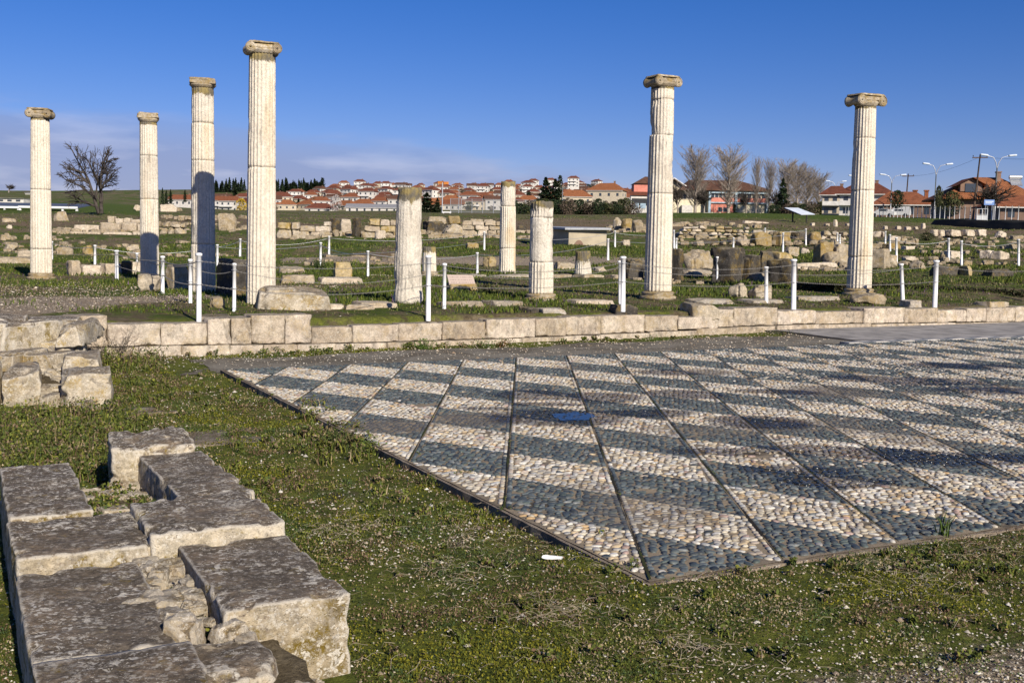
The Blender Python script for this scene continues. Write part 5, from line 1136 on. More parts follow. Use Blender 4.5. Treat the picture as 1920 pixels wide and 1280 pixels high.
def mb_mesh(mb, name, mat): 
    V = np.concatenate(mb.v); return mesh_arrays(name, V, [np.array(mb.q, np.int32).reshape(-1, 4), np.array(mb.t, np.int32).reshape(-1, 3)], M[mat])
def fit_scale(tb, bb):
    V = np.concatenate(tb.v+bb.v); return V[:, 2].max(), np.abs(V[:, 0]).max()
def place_bare(proto, px, yt, yb, label, wpx=None, name='bare_tree', group=None, d=None, rz=None, mirror=1):
    tm, bm, H, Wd = proto; d = d or hit(px, yb)[1]; b = at_d(px, yb, d); s = d/FPX; k = (yb-yt)*s/H; kw = (wpx*s/2/Wd) if wpx else k
    root = empty(name, b, R_.uniform(0, 6.28) if rz is None else rz); root.scale = (kw, kw, k); tag(root, label, 'tree', group)
    link(bpy.data.objects.new('trunk', tm), root); link(bpy.data.objects.new('branches', bm), root); return root
def build_trees():
    tb, bb = bare_tree(12, 9, 0.72, [(0.15, 0, (0.12, 0, 1), 2.6, 0.26), (-0.2, 0.1, (-0.34, 0.05, 1), 2.9, 0.24)], 0.06, 5, 0.015, (3, 4), ratio=0.71, first=0.22, droop=0.22, crook=0.22)
    for A_ in bb.v: zt = 5.6; A_[:, 2] = np.where(A_[:, 2] > zt, zt+(A_[:, 2]-zt)*0.42, A_[:, 2])
    H, Wd = fit_scale(tb, bb); place_bare((mb_mesh(tb, 'trunk', 'bark'), mb_mesh(bb, 'branches', 'bark'), H, Wd), 188, 268, 396, 'large lone bare tree with two leaning stems on the grassy bank, left', wpx=178, rz=0.0, d=132)
    protos = []
    for sd in (3, 5, 9):
        tb, bb = poplar_tree(sd)
        H, Wd = fit_scale(tb, bb); protos.append((mb_mesh(tb, 'trunk', 'pale_bark'), mb_mesh(bb, 'branches', 'pale_bark'), H, Wd))
    for i, (px, yt, yb, w, lab) in enumerate(((1303, 268, 403, 56, 'first tall leafless poplar right of the school column'), (1366, 272, 404, 56, 'broad leafless poplar before the middle of the school front'), (1417, 288, 404, 22, 'slim leafless poplar at the right end of the school'), (1441, 294, 404, 24, 'slim leafless poplar just past the school corner'), (1474, 296, 404, 44, 'leafless poplar behind the dark cypress, tallest of the right clump'), (1493, 300, 405, 44, 'middle leafless poplar of the right clump'), (1512, 306, 405, 40, 'leafless poplar, fourth of the right clump counting from the left'), (1533, 322, 405, 36, 'last and lowest leafless poplar of the right clump'))):
        place_bare(protos[i % 3], px, yt, yb, lab, wpx=w*1.75, name='poplar', d=305+3*i)
    tb, bb = bare_tree(21, 6, 0.75, [(0, 0, (0, 0, 1), 1.5, 0.16)], 0.35, 4, 0.022, (4, 5), ratio=0.72); H, Wd = fit_scale(tb, bb); shr = (mb_mesh(tb, 'trunk', 'pale_bark'), mb_mesh(bb, 'branches', 'bark'), H, Wd)
    for px, yt, yb, w, lab in ((1838, 338, 412, 85, 'spreading bare tree before the orange roofed villa'), (1272, 342, 403, 40, 'brown bare tree beside the school column'), (1320, 350, 405, 40, 'low bare tree between the two tall poplars'), (1400, 352, 404, 34, 'low bare tree before the right half of the school'), (1452, 352, 404, 30, 'low bare tree left of the dark cypress'), (16, 344, 361, 24, 'tiny far bare tree on the left horizon')):
        place_bare(shr, px, yt, yb, lab, wpx=w, d={1838: 150}.get(px, 298) if px > 100 else None)
    tree_proto('conifer', 10, 2.4, 'cone', 2600, DK, 0.55, 1); tree_proto('cypress', 12, 1.1, 'column', 1500, DK, 0.5, 2); tree_proto('spire', 14, 2.0, 'cone', 700, DK, 0.9, 3); tree_proto('bush', 3.5, 2.2, 'round', 1500, DK, 0.42, 4)
    tree_proto('olive_bush', 3.5, 2.2, 'round', 1500, OL, 0.40, 5); tree_proto('brown_bush', 3.5, 2.4, 'round', 1300, BR, 0.38, 6); tree_proto('yellow', 4, 2.0, 'round', 1100, [(0.55, 0.36, 0.02), (0.45, 0.30, 0.02), (0.3, 0.22, 0.03)], 0.45, 7); tree_proto('blossom', 4, 2.4, 'round', 700, [(0.55, 0.5, 0.48), (0.4, 0.36, 0.33)], 0.35, 8)
    for px, yt, yb, w, lab in ((1022, 334, 403, 52, 'broad dark conifer, left one of the central pair'), (1040, 337, 404, 48, 'broad dark conifer, right one of the central pair'), (1049, 330, 402, 12, 'thin dark spire of a conifer beside the central pair'), (800, 362, 400, 48, 'grey green conifer just right of the thick broken column'), (820, 372, 400, 24, 'small dark conifer under the orange sign'), (1466, 336, 405, 38, 'dark cypress among the leafless poplars'), (1150, 378, 406, 18, 'small dark conifer before the school left wing'), (1378, 384, 405, 10, 'tiny dark conifer before the school front')):
        plant_tree('cypress' if w < 20 else 'conifer', px, yt, yb, lab, wpx=w, d=290 if px in (1466, 1378) else 235)
    for i in range(24):
        px = 962+i*9.6+R_.uniform(-4, 4); k = ['bush', 'bush', 'olive_bush', 'brown_bush'][i % 4]
        plant_tree(k, px, R_.uniform(372, 384), R_.uniform(403, 407), '%s hedge bush, number %d from the left of the dark hedge' % ({'bush': 'dark green', 'olive_bush': 'olive', 'brown_bush': 'brownish'}[k], i+1), 'bush', 'hedge_bush', 'bushes of the dark hedge left of the school', d=205+R_.uniform(-5, 8), wpx=R_.uniform(22, 34))
    for i, px in enumerate((1448, 1478, 1490, 1506, 1522, 1540, 1228, 1250, 1555)):
        plant_tree(['bush', 'brown_bush', 'olive_bush'][i % 3], px, 384+R_.uniform(-6, 4), 405, 'low bush under the leafless poplars, %s' % ['first from left', 'second from left', 'third from left', 'fourth from left', 'fifth from left', 'sixth from left', '', '', 'last on the right'][i] if px > 1300 else 'low bush beside the school left wing, %s one of two' % ('left' if px == 1228 else 'right'), 'bush', 'bush', d=286, wpx=R_.uniform(18, 28))
    plant_tree('yellow', 453, 373, 400, 'bright yellow flowering bush at the foot of the town', 'bush', 'yellow_bush', d=520, wpx=20)
    plant_tree('blossom', 630, 366, 399, 'whitish blossoming tree at the foot of the town', 'tree', 'blossom_tree', d=560, wpx=22)
    plant_tree('bush', 1681, 358, 392, 'round dark evergreen beside the leaning utility pole', 'tree', 'evergreen', d=190, wpx=26); plant_tree('olive_bush', 1782, 360, 408, 'olive green bush left of the orange roofed villa', 'bush', 'bush', d=168, wpx=36); plant_tree('olive_bush', 1758, 350, 404, 'tall thin olive shrub by the second street lamp', 'bush', 'bush', d=172, wpx=14)
    plant_tree('brown_bush', 574, 424, 442, 'brown leafless bush before the coursed far wall', 'bush', 'bush', wpx=24); plant_tree('olive_bush', 1738, 436, 452, 'olive bush on the bank below the white stone row', 'bush', 'bush', wpx=24)
    far = 'dark conifers of the ridge wood'
    for i in range(95):
        px = [R_.uniform(404, 462), R_.uniform(514, 606), R_.uniform(514, 575), R_.uniform(575, 606)][i % 4]; yb = R_.uniform(361, 367)
        plant_tree('spire', px, yb-R_.uniform(17, 29), yb, 'dark conifer, one of the dense ridge wood above the town', 'tree', 'conifer', far, d=1180+R_.uniform(-40, 60), wpx=R_.uniform(9, 13))
    plant_tree('cypress', 605, 334, 364, 'single tall cypress at the right end of the ridge wood', 'tree', 'cypress', d=1150, wpx=8)
    for i, (px, yt, yb, w) in enumerate(((305, 353, 388, 10), (312, 357, 388, 11), (320, 356, 388, 12), (347, 356, 380, 10))):
        plant_tree('spire', px, yt, yb, 'small dark conifer right of the second column, %s' % ['first of four', 'second of four', 'third of four', 'standing apart by a white house'][i], 'tree', 'conifer', d=480, wpx=w)
    # trees between the houses of the town
    for i in range(150):
        px = R_.uniform(440, 1185); yb = R_.uniform(358, 396); k = ['bush', 'brown_bush', 'brown_bush', 'olive_bush', 'spire'][i % 5]
        plant_tree(k, px, yb-R_.uniform(9, 15), yb, 'small %s between the hillside houses of the town' % {'bush': 'dark tree', 'brown_bush': 'brown leafless tree', 'olive_bush': 'olive tree', 'spire': 'dark conifer'}[k], 'tree', 'garden_tree', 'small trees between the town houses: '+k.replace('_', ' '), wpx=R_.uniform(10, 18), d=float(np.interp(yb, [357, 367, 376, 386, 394, 397], [1260, 1040, 880, 740, 640, 600])))
build_trees()
# ---------------------------------------------------------------- town
def hip_roof(mb, w, d, z, h, ov, ridge=0.45, t=0.18):
    a, b = w/2+ov, d/2+ov; r = max(0.0, (w-d)/2*1.0) if w >= d else 0.0
    r = w/2*ridge; V = [(-a, -b, z), (a, -b, z), (a, b, z), (-a, b, z), (-r, 0, z+h), (r, 0, z+h)]+[(-a, -b, z-t), (a, -b, z-t), (a, b, z-t), (-a, b, z-t)]
    mb.add(V, [(0, 1, 5, 4), (1, 2, 5), (2, 3, 4, 5), (3, 0, 4), (6, 7, 1, 0), (7, 8, 2, 1), (8, 9, 3, 2), (9, 6, 0, 3), (9, 8, 7, 6)])
def gable_roof(mb, w, d, z, h, ov, t=0.18):
    a, b = w/2+ov, d/2+ov; V = [(-a, -b, z), (a, -b, z), (a, b, z), (-a, b, z), (-a, 0, z+h), (a, 0, z+h)]+[(-a, -b, z-t), (a, -b, z-t), (a, b, z-t), (-a, b, z-t)]
    mb.add(V, [(0, 1, 5, 4), (2, 3, 4, 5), (1, 2, 5), (3, 0, 4), (6, 7, 1, 0), (7, 8, 2, 1), (8, 9, 3, 2), (9, 6, 0, 3), (9, 8, 7, 6)])
def house(root, w, d, h, roof, rh, wm, rm, fl=2, cols=3, balcony=False, ov=0.6, chimney=True, side=2, sink=3.0, win=(1.0, 1.3)):
    mb = MB(); V = [(-w/2, -d/2, -sink), (w/2, -d/2, -sink), (w/2, d/2, -sink), (-w/2, d/2, -sink), (-w/2, -d/2, h), (w/2, -d/2, h), (w/2, d/2, h), (-w/2, d/2, h)]
    F = [(0, 1, 5, 4), (1, 2, 6, 5), (2, 3, 7, 6), (3, 0, 4, 7), (4, 5, 6, 7)]
    if roof == 'gable': V += [(-w/2, 0, h+rh*0.92), (w/2, 0, h+rh*0.92)]; F += [(3+4, 4, 8), (5, 6, 9)]
    mb.add(V, F); mb.build('wall', M[wm], root)
    mb = MB(); (gable_roof if roof == 'gable' else hip_roof)(mb, w, d, h+0.19, rh, ov); ro = mb.build('roof', M[rm], root)
    mb = MB(); hip_roof  # eaves board
    mb.box((0, -d/2-ov+0.05, h-0.08), (w/2+ov, 0.05, 0.08)); mb.build('eaves', M['eave_white'], root)
    if chimney: mb = MB(); mb.box((w*0.2, d*0.12, h+rh*0.85), (0.35, 0.35, rh*0.45)); mb.box((w*0.2, d*0.12, h+rh*1.32), (0.45, 0.45, 0.08)); mb.build('chimney', M['brown_render'], ro)
    fh = h/fl
    for f in range(fl):
        for c in range(cols):
            x = -w/2+w*(c+0.5)/cols; z = f*fh+fh*0.52; mb = MB(); mb.box((x, -d/2-0.01, z), (win[0]/2, 0.03, win[1]/2)); wn = mb.build('window', M['glass'], root)
        for c in range(side):
            y = -d/2+d*(c+0.5)/max(side, 1); z = f*fh+fh*0.52; mb = MB(); mb.box((w/2+0.01, y, z), (0.03, win[0]/2, win[1]/2)); mb.build('window', M['glass'], root)
    if balcony:
        for f in range(1, fl):
            mb = MB(); mb.box((-w*0.12, -d/2-0.7, f*fh), (w*0.36, 0.7, 0.09)); mb.box((-w*0.12, -d/2-1.36, f*fh+0.5), (w*0.36, 0.04, 0.45)); mb.build('balcony', M['eave_white'], root)
    return root
HOUSES = []
def build_town():
    specs = [(11, 9, 6.2, 'hip', 2.6, 'white_render', 'orange_tiles', 2, 3, True), (12, 9, 6.0, 'hip', 2.8, 'cream_render', 'red_tiles', 2, 4, True), (14, 8, 3.4, 'gable', 2.6, 'white_render', 'orange_tiles', 1, 4, False), (10, 8, 6.4, 'gable', 2.4, 'grey_render', 'brown_tiles', 2, 3, False), (11, 9, 8.8, 'hip', 2.4, 'white_render', 'red_tiles', 3, 3, True), (15, 9, 3.6, 'hip', 3.2, 'cream_render', 'bright_tiles', 1, 4, False), (9, 8, 5.8, 'hip', 2.6, 'old_wall', 'red_tiles', 2, 2, False)]
    words = ['white balconied house, orange hipped roof', 'cream balconied house, red hipped roof', 'low white cottage, orange gable roof', 'grey house, brown gable roof', 'tall white house, red hipped roof', 'low cream house, bright orange roof', 'plain stone coloured house, red roof']
    protos = []
    for s in specs:
        r = empty('house'); house(r, *s[:9], balcony=s[9]); protos.append(r)
    bpy.context.view_layer.update(); kids = [tree_of(p) for p in protos]
    rows = [(396, 404, 1000, 36, 'lowest'), (388, 418, 1185, 34, 'second lowest'), (381, 520, 1190, 33, 'third lowest'), (374, 560, 1180, 30, 'middle'), (367, 600, 1180, 28, 'third highest'), (361, 630, 1170, 27, 'second highest'), (355, 645, 1150, 30, 'highest')]
    used = set()
    for ri, (yb, xa, xb, sp, rn) in enumerate(rows):
        x = xa; n = 0
        while x < xb:
            n += 1; i = R_.choice([0, 0, 1, 2, 3, 4, 5, 6, 6]) if ri else R_.choice([0, 1, 2, 3, 5]); y = yb+R_.uniform(-2.5, 2.5)
            b = at_d(x, y, [650, 735, 820, 930, 1040, 1150, 1270][ri])
            ang = R_.uniform(-0.75, 0.45)
            if i in used: o = copy_tree(protos[i], kids[i])
            else: o = protos[i]; used.add(i)
            o.location = b; o.rotation_euler = (0, 0, ang); k = R_.uniform(0.88, 1.12); o.scale = (k*R_.uniform(.9, 1.15), k, k)
            tag(o, '%s, number %d from left in %s town row' % (words[i], n, rn), 'house', 'red roofed houses of the hillside town')
            x += sp*R_.uniform(0.72, 1.25)
    for x, yb, i, k, lab in ((345, 387, 2, 0.9, 'white cottage far left, beside the small dark conifers'), (415, 397, 0, 1.0, 'white house with orange roof left of the yellow bush'), (436, 399, 0, 0.95, 'white house with balconies touching the yellow bush'), (1075, 352, 4, 0.95, 'high white house on the skyline right of the central conifers'), (1078, 384, 5, 1.25, 'wide bright orange roof behind the dark hedge'), (1138, 374, 5, 1.5, 'widest orange roof behind the hedge, left of the school column')):
        o = copy_tree(protos[i], kids[i]); o.location = at_d(x, yb, {345: 520, 415: 620, 436: 560, 1075: 1000, 1078: 640, 1138: 700}[x]); o.rotation_euler = (0, 0, R_.uniform(-.4, .1)); o.scale = (k, k, k); tag(o, lab, 'house')
    # long grey roofed barn at the foot of the town
    b = at_d(700, 399, 560); r = empty('barn', b, -0.05); tag(r, 'long low white barn with grey roof at the foot of the town', 'barn'); house(r, 27, 8, 2.4, 'gable', 2.0, 'white_render', 'grey_roof', 1, 7, chimney=False, side=0)
    b = at_d(602, 398, 575); r = empty('house', b, -0.1); tag(r, 'low house almost all red roof, lowest left of the long barn', 'house'); house(r, 15, 9, 1.8, 'hip', 2.9, 'white_render', 'red_tiles', 1, 3, chimney=False, side=0)
build_town()
# ---------------------------------------------------------------- school and right hand houses
def P3(px, py, d): return Vector(at_d(px, py, d))
def build_school():
    d = 335; c = P3(1384, 404, d); s = d/FPX; root = empty('school', c, 0.0); tag(root, 'two storey school with brown hipped roof, pale blue frame and red panels', 'school')
    w = 112*s; h = 47*s; fh = h/2
    def bx(name, x0, x1, y0, y1, z0, z1, mat, parent=root):
        mb = MB(); mb.box(((x0+x1)/2, (y0+y1)/2, (z0+z1)/2), ((x1-x0)/2, (y1-y0)/2, (z1-z0)/2)); return mb.build(name, M[mat], parent)
    bx('wall', -w/2, w/2, 0.6, 14, -2, h, 'cream_wall')
    for x in (-w/2, -w*0.06, w/2-0.7): bx('pillar', x, x+0.7, -0.35, 0.58, -2, h-0.01, 'pale_blue_render')
    bx('fascia', -w/2, w/2, -0.36, 0.55, h-1.1, h-0.02, 'pale_blue_render')
    bx('floor_band', -w/2+0.71, w/2-0.71, -0.1, 0.57, fh-0.25, fh+0.12, 'pale_blue_render')
    for a, b in ((-w/2+0.75, -w*0.06-0.05), (-w*0.06+0.75, w/2-0.75)):
        bx('balcony_panel', a, b, 0.2, 0.5, fh+0.14, fh+1.45, 'pink_render')
        n = 6
        for k in range(n):
            x = a+(b-a)*(k+0.5)/n; wn = bx('window', x-0.5, x+0.5, 0.52, 0.58, fh+1.5, h-1.15, 'glass'); bx('frame', x+0.5, x+0.66, 0.46, 0.57, fh+1.5, h-1.15, 'eave_white', wn)
    bx('red_panel', -w/2+0.75, -w*0.06-0.05, 0.45, 0.58, 0.2, fh-0.27, 'pink_render')
    for k in range(2):
        x = -w/2+3.2+k*1.5; wn = bx('window', x, x+1.2, 0.40, 0.44, 1.0, 2.4, 'glass'); bx('frame', x-0.1, x-0.005, 0.38, 0.44, 1.0, 2.4, 'eave_white', wn)
    mb = MB(); V = [(-w/2-9, -1.0, h), (w/2+1, -1.0, h), (w/2+1, 15, h), (-w/2-9, 15, h), (-w/2-5, 7, h+3.3), (w/2-8, 7, h+3.3)]; V += [(x, y, z-0.35) for x, y, z in V[:4]]
    mb.add(V, [(0, 1, 5, 4), (1, 2, 5), (2, 3, 4, 5), (3, 0, 4), (6, 7, 1, 0), (7, 8, 2, 1), (8, 9, 3, 2), (9, 6, 0, 3), (9, 8, 7, 6)]); mb.build('roof', M['brown_tiles'], root)
    # left wing with gable
    x0, x1 = (1216-1384)*s, -w/2-0.05
    bx('wall', x0, x1, 3.0, 13, -2, h-0.4, 'cream_wall')
    mb = MB(); gx0, gx1 = (1222-1384)*s, (1306-1384)*s; gm = (gx0+gx1)/2; zt = (404-337)*s
    mb.add([(gx0-0.6, 1.6, h*0.80), (gm, 1.6, zt), (gx1+0.6, 1.6, h*0.80), (gx0-0.6, 13, h*0.80), (gm, 13, zt), (gx1+0.6, 13, h*0.80)]+[(gx0-0.6, 1.6, h*0.80-0.4), (gm, 1.6, zt-0.4), (gx1+0.6, 1.6, h*0.80-0.4)], [(0, 1, 4, 3), (1, 2, 5, 4), (6, 7, 1, 0), (7, 8, 2, 1)]); mb.build('roof', M['brown_tiles'], root)
    mb = MB(); mb.add([(gx0, 2.95, h*0.6), (gx1, 2.95, h*0.6), (gx1, 2.95, h*0.80), (gm, 2.95, zt-0.45), (gx0, 2.95, h*0.80)], [(0, 1, 2, 3, 4)]); mb.build('gable', M['old_wall'], root)
    mb = MB(); mb.tube([(gm, 1.5, zt+0.05), (gx1+0.7, 1.5, h*0.80)], 0.22, 4); mb.tube([(gm, 1.5, zt+0.05), (gx0-0.7, 1.5, h*0.80)], 0.22, 4); mb.build('bargeboard', M['eave_white'], root)
    for k in range(4):
        x = (1284+k*8-1384)*s; wn = bx('window', x, x+0.9, 2.9, 2.96, fh+1.0, fh+2.6, 'glass'); bx('frame', x-0.12, x-0.005, 2.86, 2.95, fh+0.9, fh+2.7, 'eave_white', wn)
    bx('porch', (1280-1384)*s, (1300-1384)*s, 1.0, 2.9, -1, fh*0.75, 'white_render')
    # pink block and white bay at the far left
    bx('pink_wall', (1190-1384)*s, (1216-1384)*s, 2.0, 9, -2, (404-349)*s, 'pink_render')
    mb = MB(); a, b, z = (1188-1384)*s, (1224-1384)*s, (404-348)*s; mb.add([(a, 1.4, z), (b, 1.4, z), (b, 10, z), (a, 10, z), (b, 5, z+2.4), (a+4, 5, z+2.4)], [(0, 1, 4, 5), (1, 2, 4), (2, 3, 5, 4), (3, 0, 5)]); mb.build('roof', M['brown_tiles'], root)
    bx('bay', (1183-1384)*s, (1215-1384)*s, -0.5, 1.95, -2, (404-369)*s, 'white_render')
    mb = MB(); a, b, z = (1181-1384)*s, (1217-1384)*s, (404-369.5)*s; mb.add([(a, -1.0, z+0.05), (b, -1.0, z+0.05), (b, 1.97, z+1.1), (a, 1.97, z+1.1), (a, -1.0, z-0.2), (b, -1.0, z-0.2)], [(0, 1, 2, 3), (4, 5, 1, 0)]); mb.build('roof', M['red_tiles'], root)
    bx('recess', (1185-1384)*s, (1213-1384)*s, -0.62, -0.55, (404-389)*s, (404-376)*s, 'dark')  # thin dark panel on the bay front, painting the shade of an opening
    for k in range(2): bx('blue_panel', (1188+k*13-1384)*s, (1198+k*13-1384)*s, -0.72, -0.64, (404-394)*s, (404-385)*s, 'pale_blue_render')
    # yard wall
    c = P3(1390, 408, 300); r = empty('yard_wall', c); s2 = 300/FPX; tag(r, 'long white yard wall in front of the school and poplars', 'wall')
    mb = MB(); mb.box((-10*s2, 0, 2.5*s2), (62*s2, 0.12, 5.5*s2)); mb.build('panel', M['white_render'], r)
    for k in range(9): mb = MB(); mb.box(((-70+k*15)*s2, -0.06, 3.2*s2), (0.16, 0.2, 6.0*s2)); mb.build('pier', M['cream_wall'], r)
    c = P3(1520, 408, 300); r = empty('yard_wall', c); tag(r, 'cream yard wall under the right clump of poplars', 'wall'); mb = MB(); mb.box((0, 0, 2*s2), (40*s2, 0.12, 5*s2)); mb.build('panel', M['cream_wall'], r)
    for k in range(6): mb = MB(); mb.box(((-38+k*15)*s2, -0.06, 2.6*s2), (0.16, 0.2, 5.4*s2)); mb.build('pier', M['white_render'], r)
build_school()
def build_right_houses():
    d = 180; s = d/FPX; c = P3(1855, 412, d); r = empty('house', c, -0.12); tag(r, 'big brown villa with orange hipped roof and gabled dormer at the right edge', 'house')
    w, dp, h, rh = 150*s, 11.0, 40*s, 46*s*0.92
    mb = MB(); mb.box((0, dp/2, h/2-1), (w/2, dp/2, h/2+1)); mb.build('wall', M['brown_render'], r)
    mb = MB(); a, b = w/2+1.3, 1.3; V = [(-a, -b, h), (a, -b, h), (a, dp+b, h), (-a, dp+b, h), (-w*0.10, dp/2, h+rh), (w*0.22, dp/2, h+rh)]; V += [(x, y, z-0.25) for x, y, z in V[:4]]
    mb.add(V, [(0, 1, 5, 4), (1, 2, 5), (2, 3, 4, 5), (3, 0, 4), (6, 7, 1, 0), (7, 8, 2, 1), (8, 9, 3, 2), (9, 6, 0, 3), (9, 8, 7, 6)]); ro = mb.build('roof', M['bright_tiles'], r)
    mb = MB(); x0, x1, z0, z1 = -w*0.36, -w*0.10, h+rh*0.28, h+rh*0.86; xm = (x0+x1)/2
    mb.add([(x0, 0.2, z0), (x1, 0.2, z0), (x1, 0.2, z1-1.0), (xm, 0.2, z1-0.05), (x0, 0.2, z1-1.0), (x0, 5, z0), (x1, 5, z0), (x1, 5, z1-1), (xm, 5, z1-.05), (x0, 5, z1-1)], [(0, 1, 2, 3, 4), (1, 6, 7, 2), (5, 0, 4, 9)]); dm = mb.build('dormer', M['brown_render'], ro)
    mb = MB(); mb.add([(x0-0.9, -0.5, z1-1.35), (xm, -0.5, z1+0.1), (x1+0.9, -0.5, z1-1.35), (x0-0.9, 6, z1-1.35), (xm, 6, z1+0.1), (x1+0.9, 6, z1-1.35)], [(0, 1, 4, 3), (1, 2, 5, 4)]); mb.build('dormer_roof', M['orange_tiles'], ro)
    mb = MB(); mb.box((xm, 0.15, (z0+z1)/2-0.5), (1.0, 0.05, 0.7)); mb.build('dormer_window', M['glass'], ro)
    for x, k in ((w*0.02, 'p'), (w*0.17, 'w'), (w*0.29, 'p'), (w*0.42, 'w')):
        mb = MB(); mb.box((x, -0.04, h-1.9), (0.95 if k == 'p' else 0.7, 0.05, 1.25)); mb.build('white_panel' if k == 'p' else 'window', M['white_render' if k == 'p' else 'glass'], r)
    mb = MB(); mb.box((w*0.2, -0.8, h-3.35), (w*0.3, 0.8, 0.1)); mb.build('balcony', M['eave_white'], r)
    mb = MB(); mb.box((w*0.18, dp/2-1, h+rh*0.93), (0.35, 0.35, 1.0)); mb.box((w*0.18, dp/2-1, h+rh*0.93+1.08), (0.45, 0.45, 0.1)); mb.build('chimney', M['brown_render'], ro)
    mb = MB(); mb.box((w*0.37, dp*0.3, h+rh*0.74), (0.9, 0.06, 0.75), rx=math.radians(-48)); mb.tube([(w*0.37-1.0, dp*0.34, h+rh*0.98), (w*0.37+1.0, dp*0.34, h+rh*0.98)], 0.33, 10); mb.build('solar_heater', M['galv'], ro)
    c = P3(1915, 412, 160); s = 160/FPX; r = empty('house', c, 0.0); tag(r, 'low house with shaded porch and orange roof cut by the right edge', 'house'); house(r, 9.5, 7, 21*s, 'hip', 1.7, 'brown_render', 'orange_tiles', 1, 3, ov=0.9)
    d = 210; s = d/FPX; c = P3(1690, 408, d); r = empty('house', c, -0.25); tag(r, 'old low house with worn orange roof and two chimneys', 'house'); house(r, 105*s, 8, 22*s, 'hip', 24*s, 'brown_render', 'orange_tiles', 1, 4, ov=0.5, chimney=False)
    for k, x in enumerate((26, 46)): mb = MB(); mb.box(((x-1)*s, 3.0, 42*s), (0.35, 0.35, 0.9)); mb.box(((x-1)*s, 3.0, 42*s+0.98), (0.48, 0.48, 0.12)); mb.build('chimney', M['orange_tiles'], r)
    d = 245; s = d/FPX; c = P3(1622, 407, d); r = empty('house', c, -0.36); tag(r, 'white house with balconies under a red roof behind the rightmost column', 'house'); house(r, 88*s, 10, 40*s, 'hip', 21*s, 'white_render', 'red_tiles', 2, 4, balcony=True, ov=1.0)
    d = 262; s = d/FPX; c = P3(1566, 406, d); r = empty('house', c, -0.34); tag(r, 'cream two storey house under red roof, left of the rightmost column', 'house'); house(r, 44*s, 9, 38*s, 'hip', 17*s, 'cream_render', 'red_tiles', 2, 3, balcony=True, ov=0.8)
build_right_houses()
def build_street():
    def lamp(px, yt, yb, xl, xr, d, lab):
        b = P3(px, yb, d); s = d/FPX; H = (yb-yt)*s; root = empty('street_lamp', b); tag(root, lab, 'street lamp')
        mb = MB(); mb.tube([(0, 0, -0.5), (0, 0, H*0.80)], [0.13, 0.08], 8); mb.build('pole', M['galv'], root, True)
        for x in ((xl-px)*s, (xr-px)*s):
            mb = MB(); mb.tube([(0, 0, H*0.78), (x*0.10, 0, H*0.88), (x*0.30, 0, H*0.955), (x*0.62, 0, H*0.975), (x*0.9, 0, H*0.985)], [0.06, 0.055, 0.05, 0.045, 0.04], 6, cap=False); mb.build('arm', M['galv'], root, True)
            V, F = rock_shape((0.62*abs(x)/max(abs(x), 1e-3)*0.9, 0.22, 0.13), n=6, r=0.8, rough=0.0, chip=0); o = obj('lamp_head', V, F, M['panel_white'], root); o.location = (x*0.98, 0, H*0.99); o.rotation_euler = (0, -0.1*(1 if x > 0 else -1), 0)
    lamp(1864, 292, 412, 1838, 1892, 150, 'tallest double armed street lamp, before the brown villa'); lamp(1751, 308, 411, 1731, 1775, 175, 'double armed street lamp left of the brown villa'); lamp(1669, 328, 408, 1651, 1690, 205, 'double armed street lamp just right of the rightmost column'); lamp(1606, 330, 407, 1592, 1622, 240, 'street lamp almost hidden behind the rightmost column'); lamp(1564, 340, 406, 1549, 1580, 262, 'farthest double armed street lamp, left of the rightmost column')
    for px, xt, yt, yb, d, lab in ((1824, 1838, 290, 408, 165, 'dark utility pole with crossbar before the brown villa'), (1697, 1703, 326, 400, 215, 'leaning utility pole with crossbar above the old low house')):
        b, t = P3(px, yb, d), P3(xt, yt, d); root = empty('utility_pole', b); tag(root, lab, 'utility pole'); v = t-b; mb = MB(); mb.tube([(0, 0, -0.5), tuple(v)], [0.17, 0.11], 8); mb.build('pole', M['wood_pole'], root, True)
        mb = MB(); mb.box((v.x, 0, v.z-0.45), (1.15, 0.07, 0.08), ry=-0.03); mb.build('crossbar', M['wood_pole'], root)
        for k in (-1, 0, 1): mb = MB(); mb.lathe([(0.04, 0), (0.07, 0.08), (0.07, 0.2), (0.02, 0.26)], 6, (v.x+k*1.05, 0, v.z-0.36)); mb.build('insulator', M['dark_wall'], root)
    a, b = P3(1838, 294, 165), P3(1703, 330, 215); c = P3(2100, 280, 140)
    for k, (p, q, lab) in enumerate(((a, b, 'thin overhead cable between the two utility poles'), (c, a, 'thin overhead cable from the dark utility pole to the right edge'))):
        t = np.linspace(0, 1, 20)[:, None]; C = np.array(p)*(1-t)+np.array(q)*t; C[:, 2] -= 3.0*(t*(1-t))[:, 0]; mb = MB(); mb.tube(C, 0.016, 4); tag(mb.build('overhead_cable', M['dark_wall']), lab, 'cable')
    # fence on a dark bank wall
    A, B = P3(1585, 407, 215), P3(1990, 418, 128); L = (B-A).length; ang = math.atan2(B.y-A.y, B.x-A.x); root = empty('fence', A, ang); tag(root, 'long wire fence with white posts along the road, right', 'fence')
    slope = (B.z-A.z)/math.hypot(B.x-A.x, B.y-A.y); LL = math.hypot(B.x-A.x, B.y-A.y); n = 46
    for i in range(n+1):
        x = LL*i/n; mb = MB(); mb.tube([(x, 0, x*slope-0.6), (x, 0, x*slope+2.05)], 0.055, 6); mb.build('post', M['white_paint'], root, True)
    mb = MB(); mb.add([(0, 0, 0.05), (LL, 0, LL*slope+0.05), (LL, 0, LL*slope+1.9), (0, 0, 1.9)], [(0, 1, 2, 3)]); mb.build('wire_netting', M['mesh'], root)
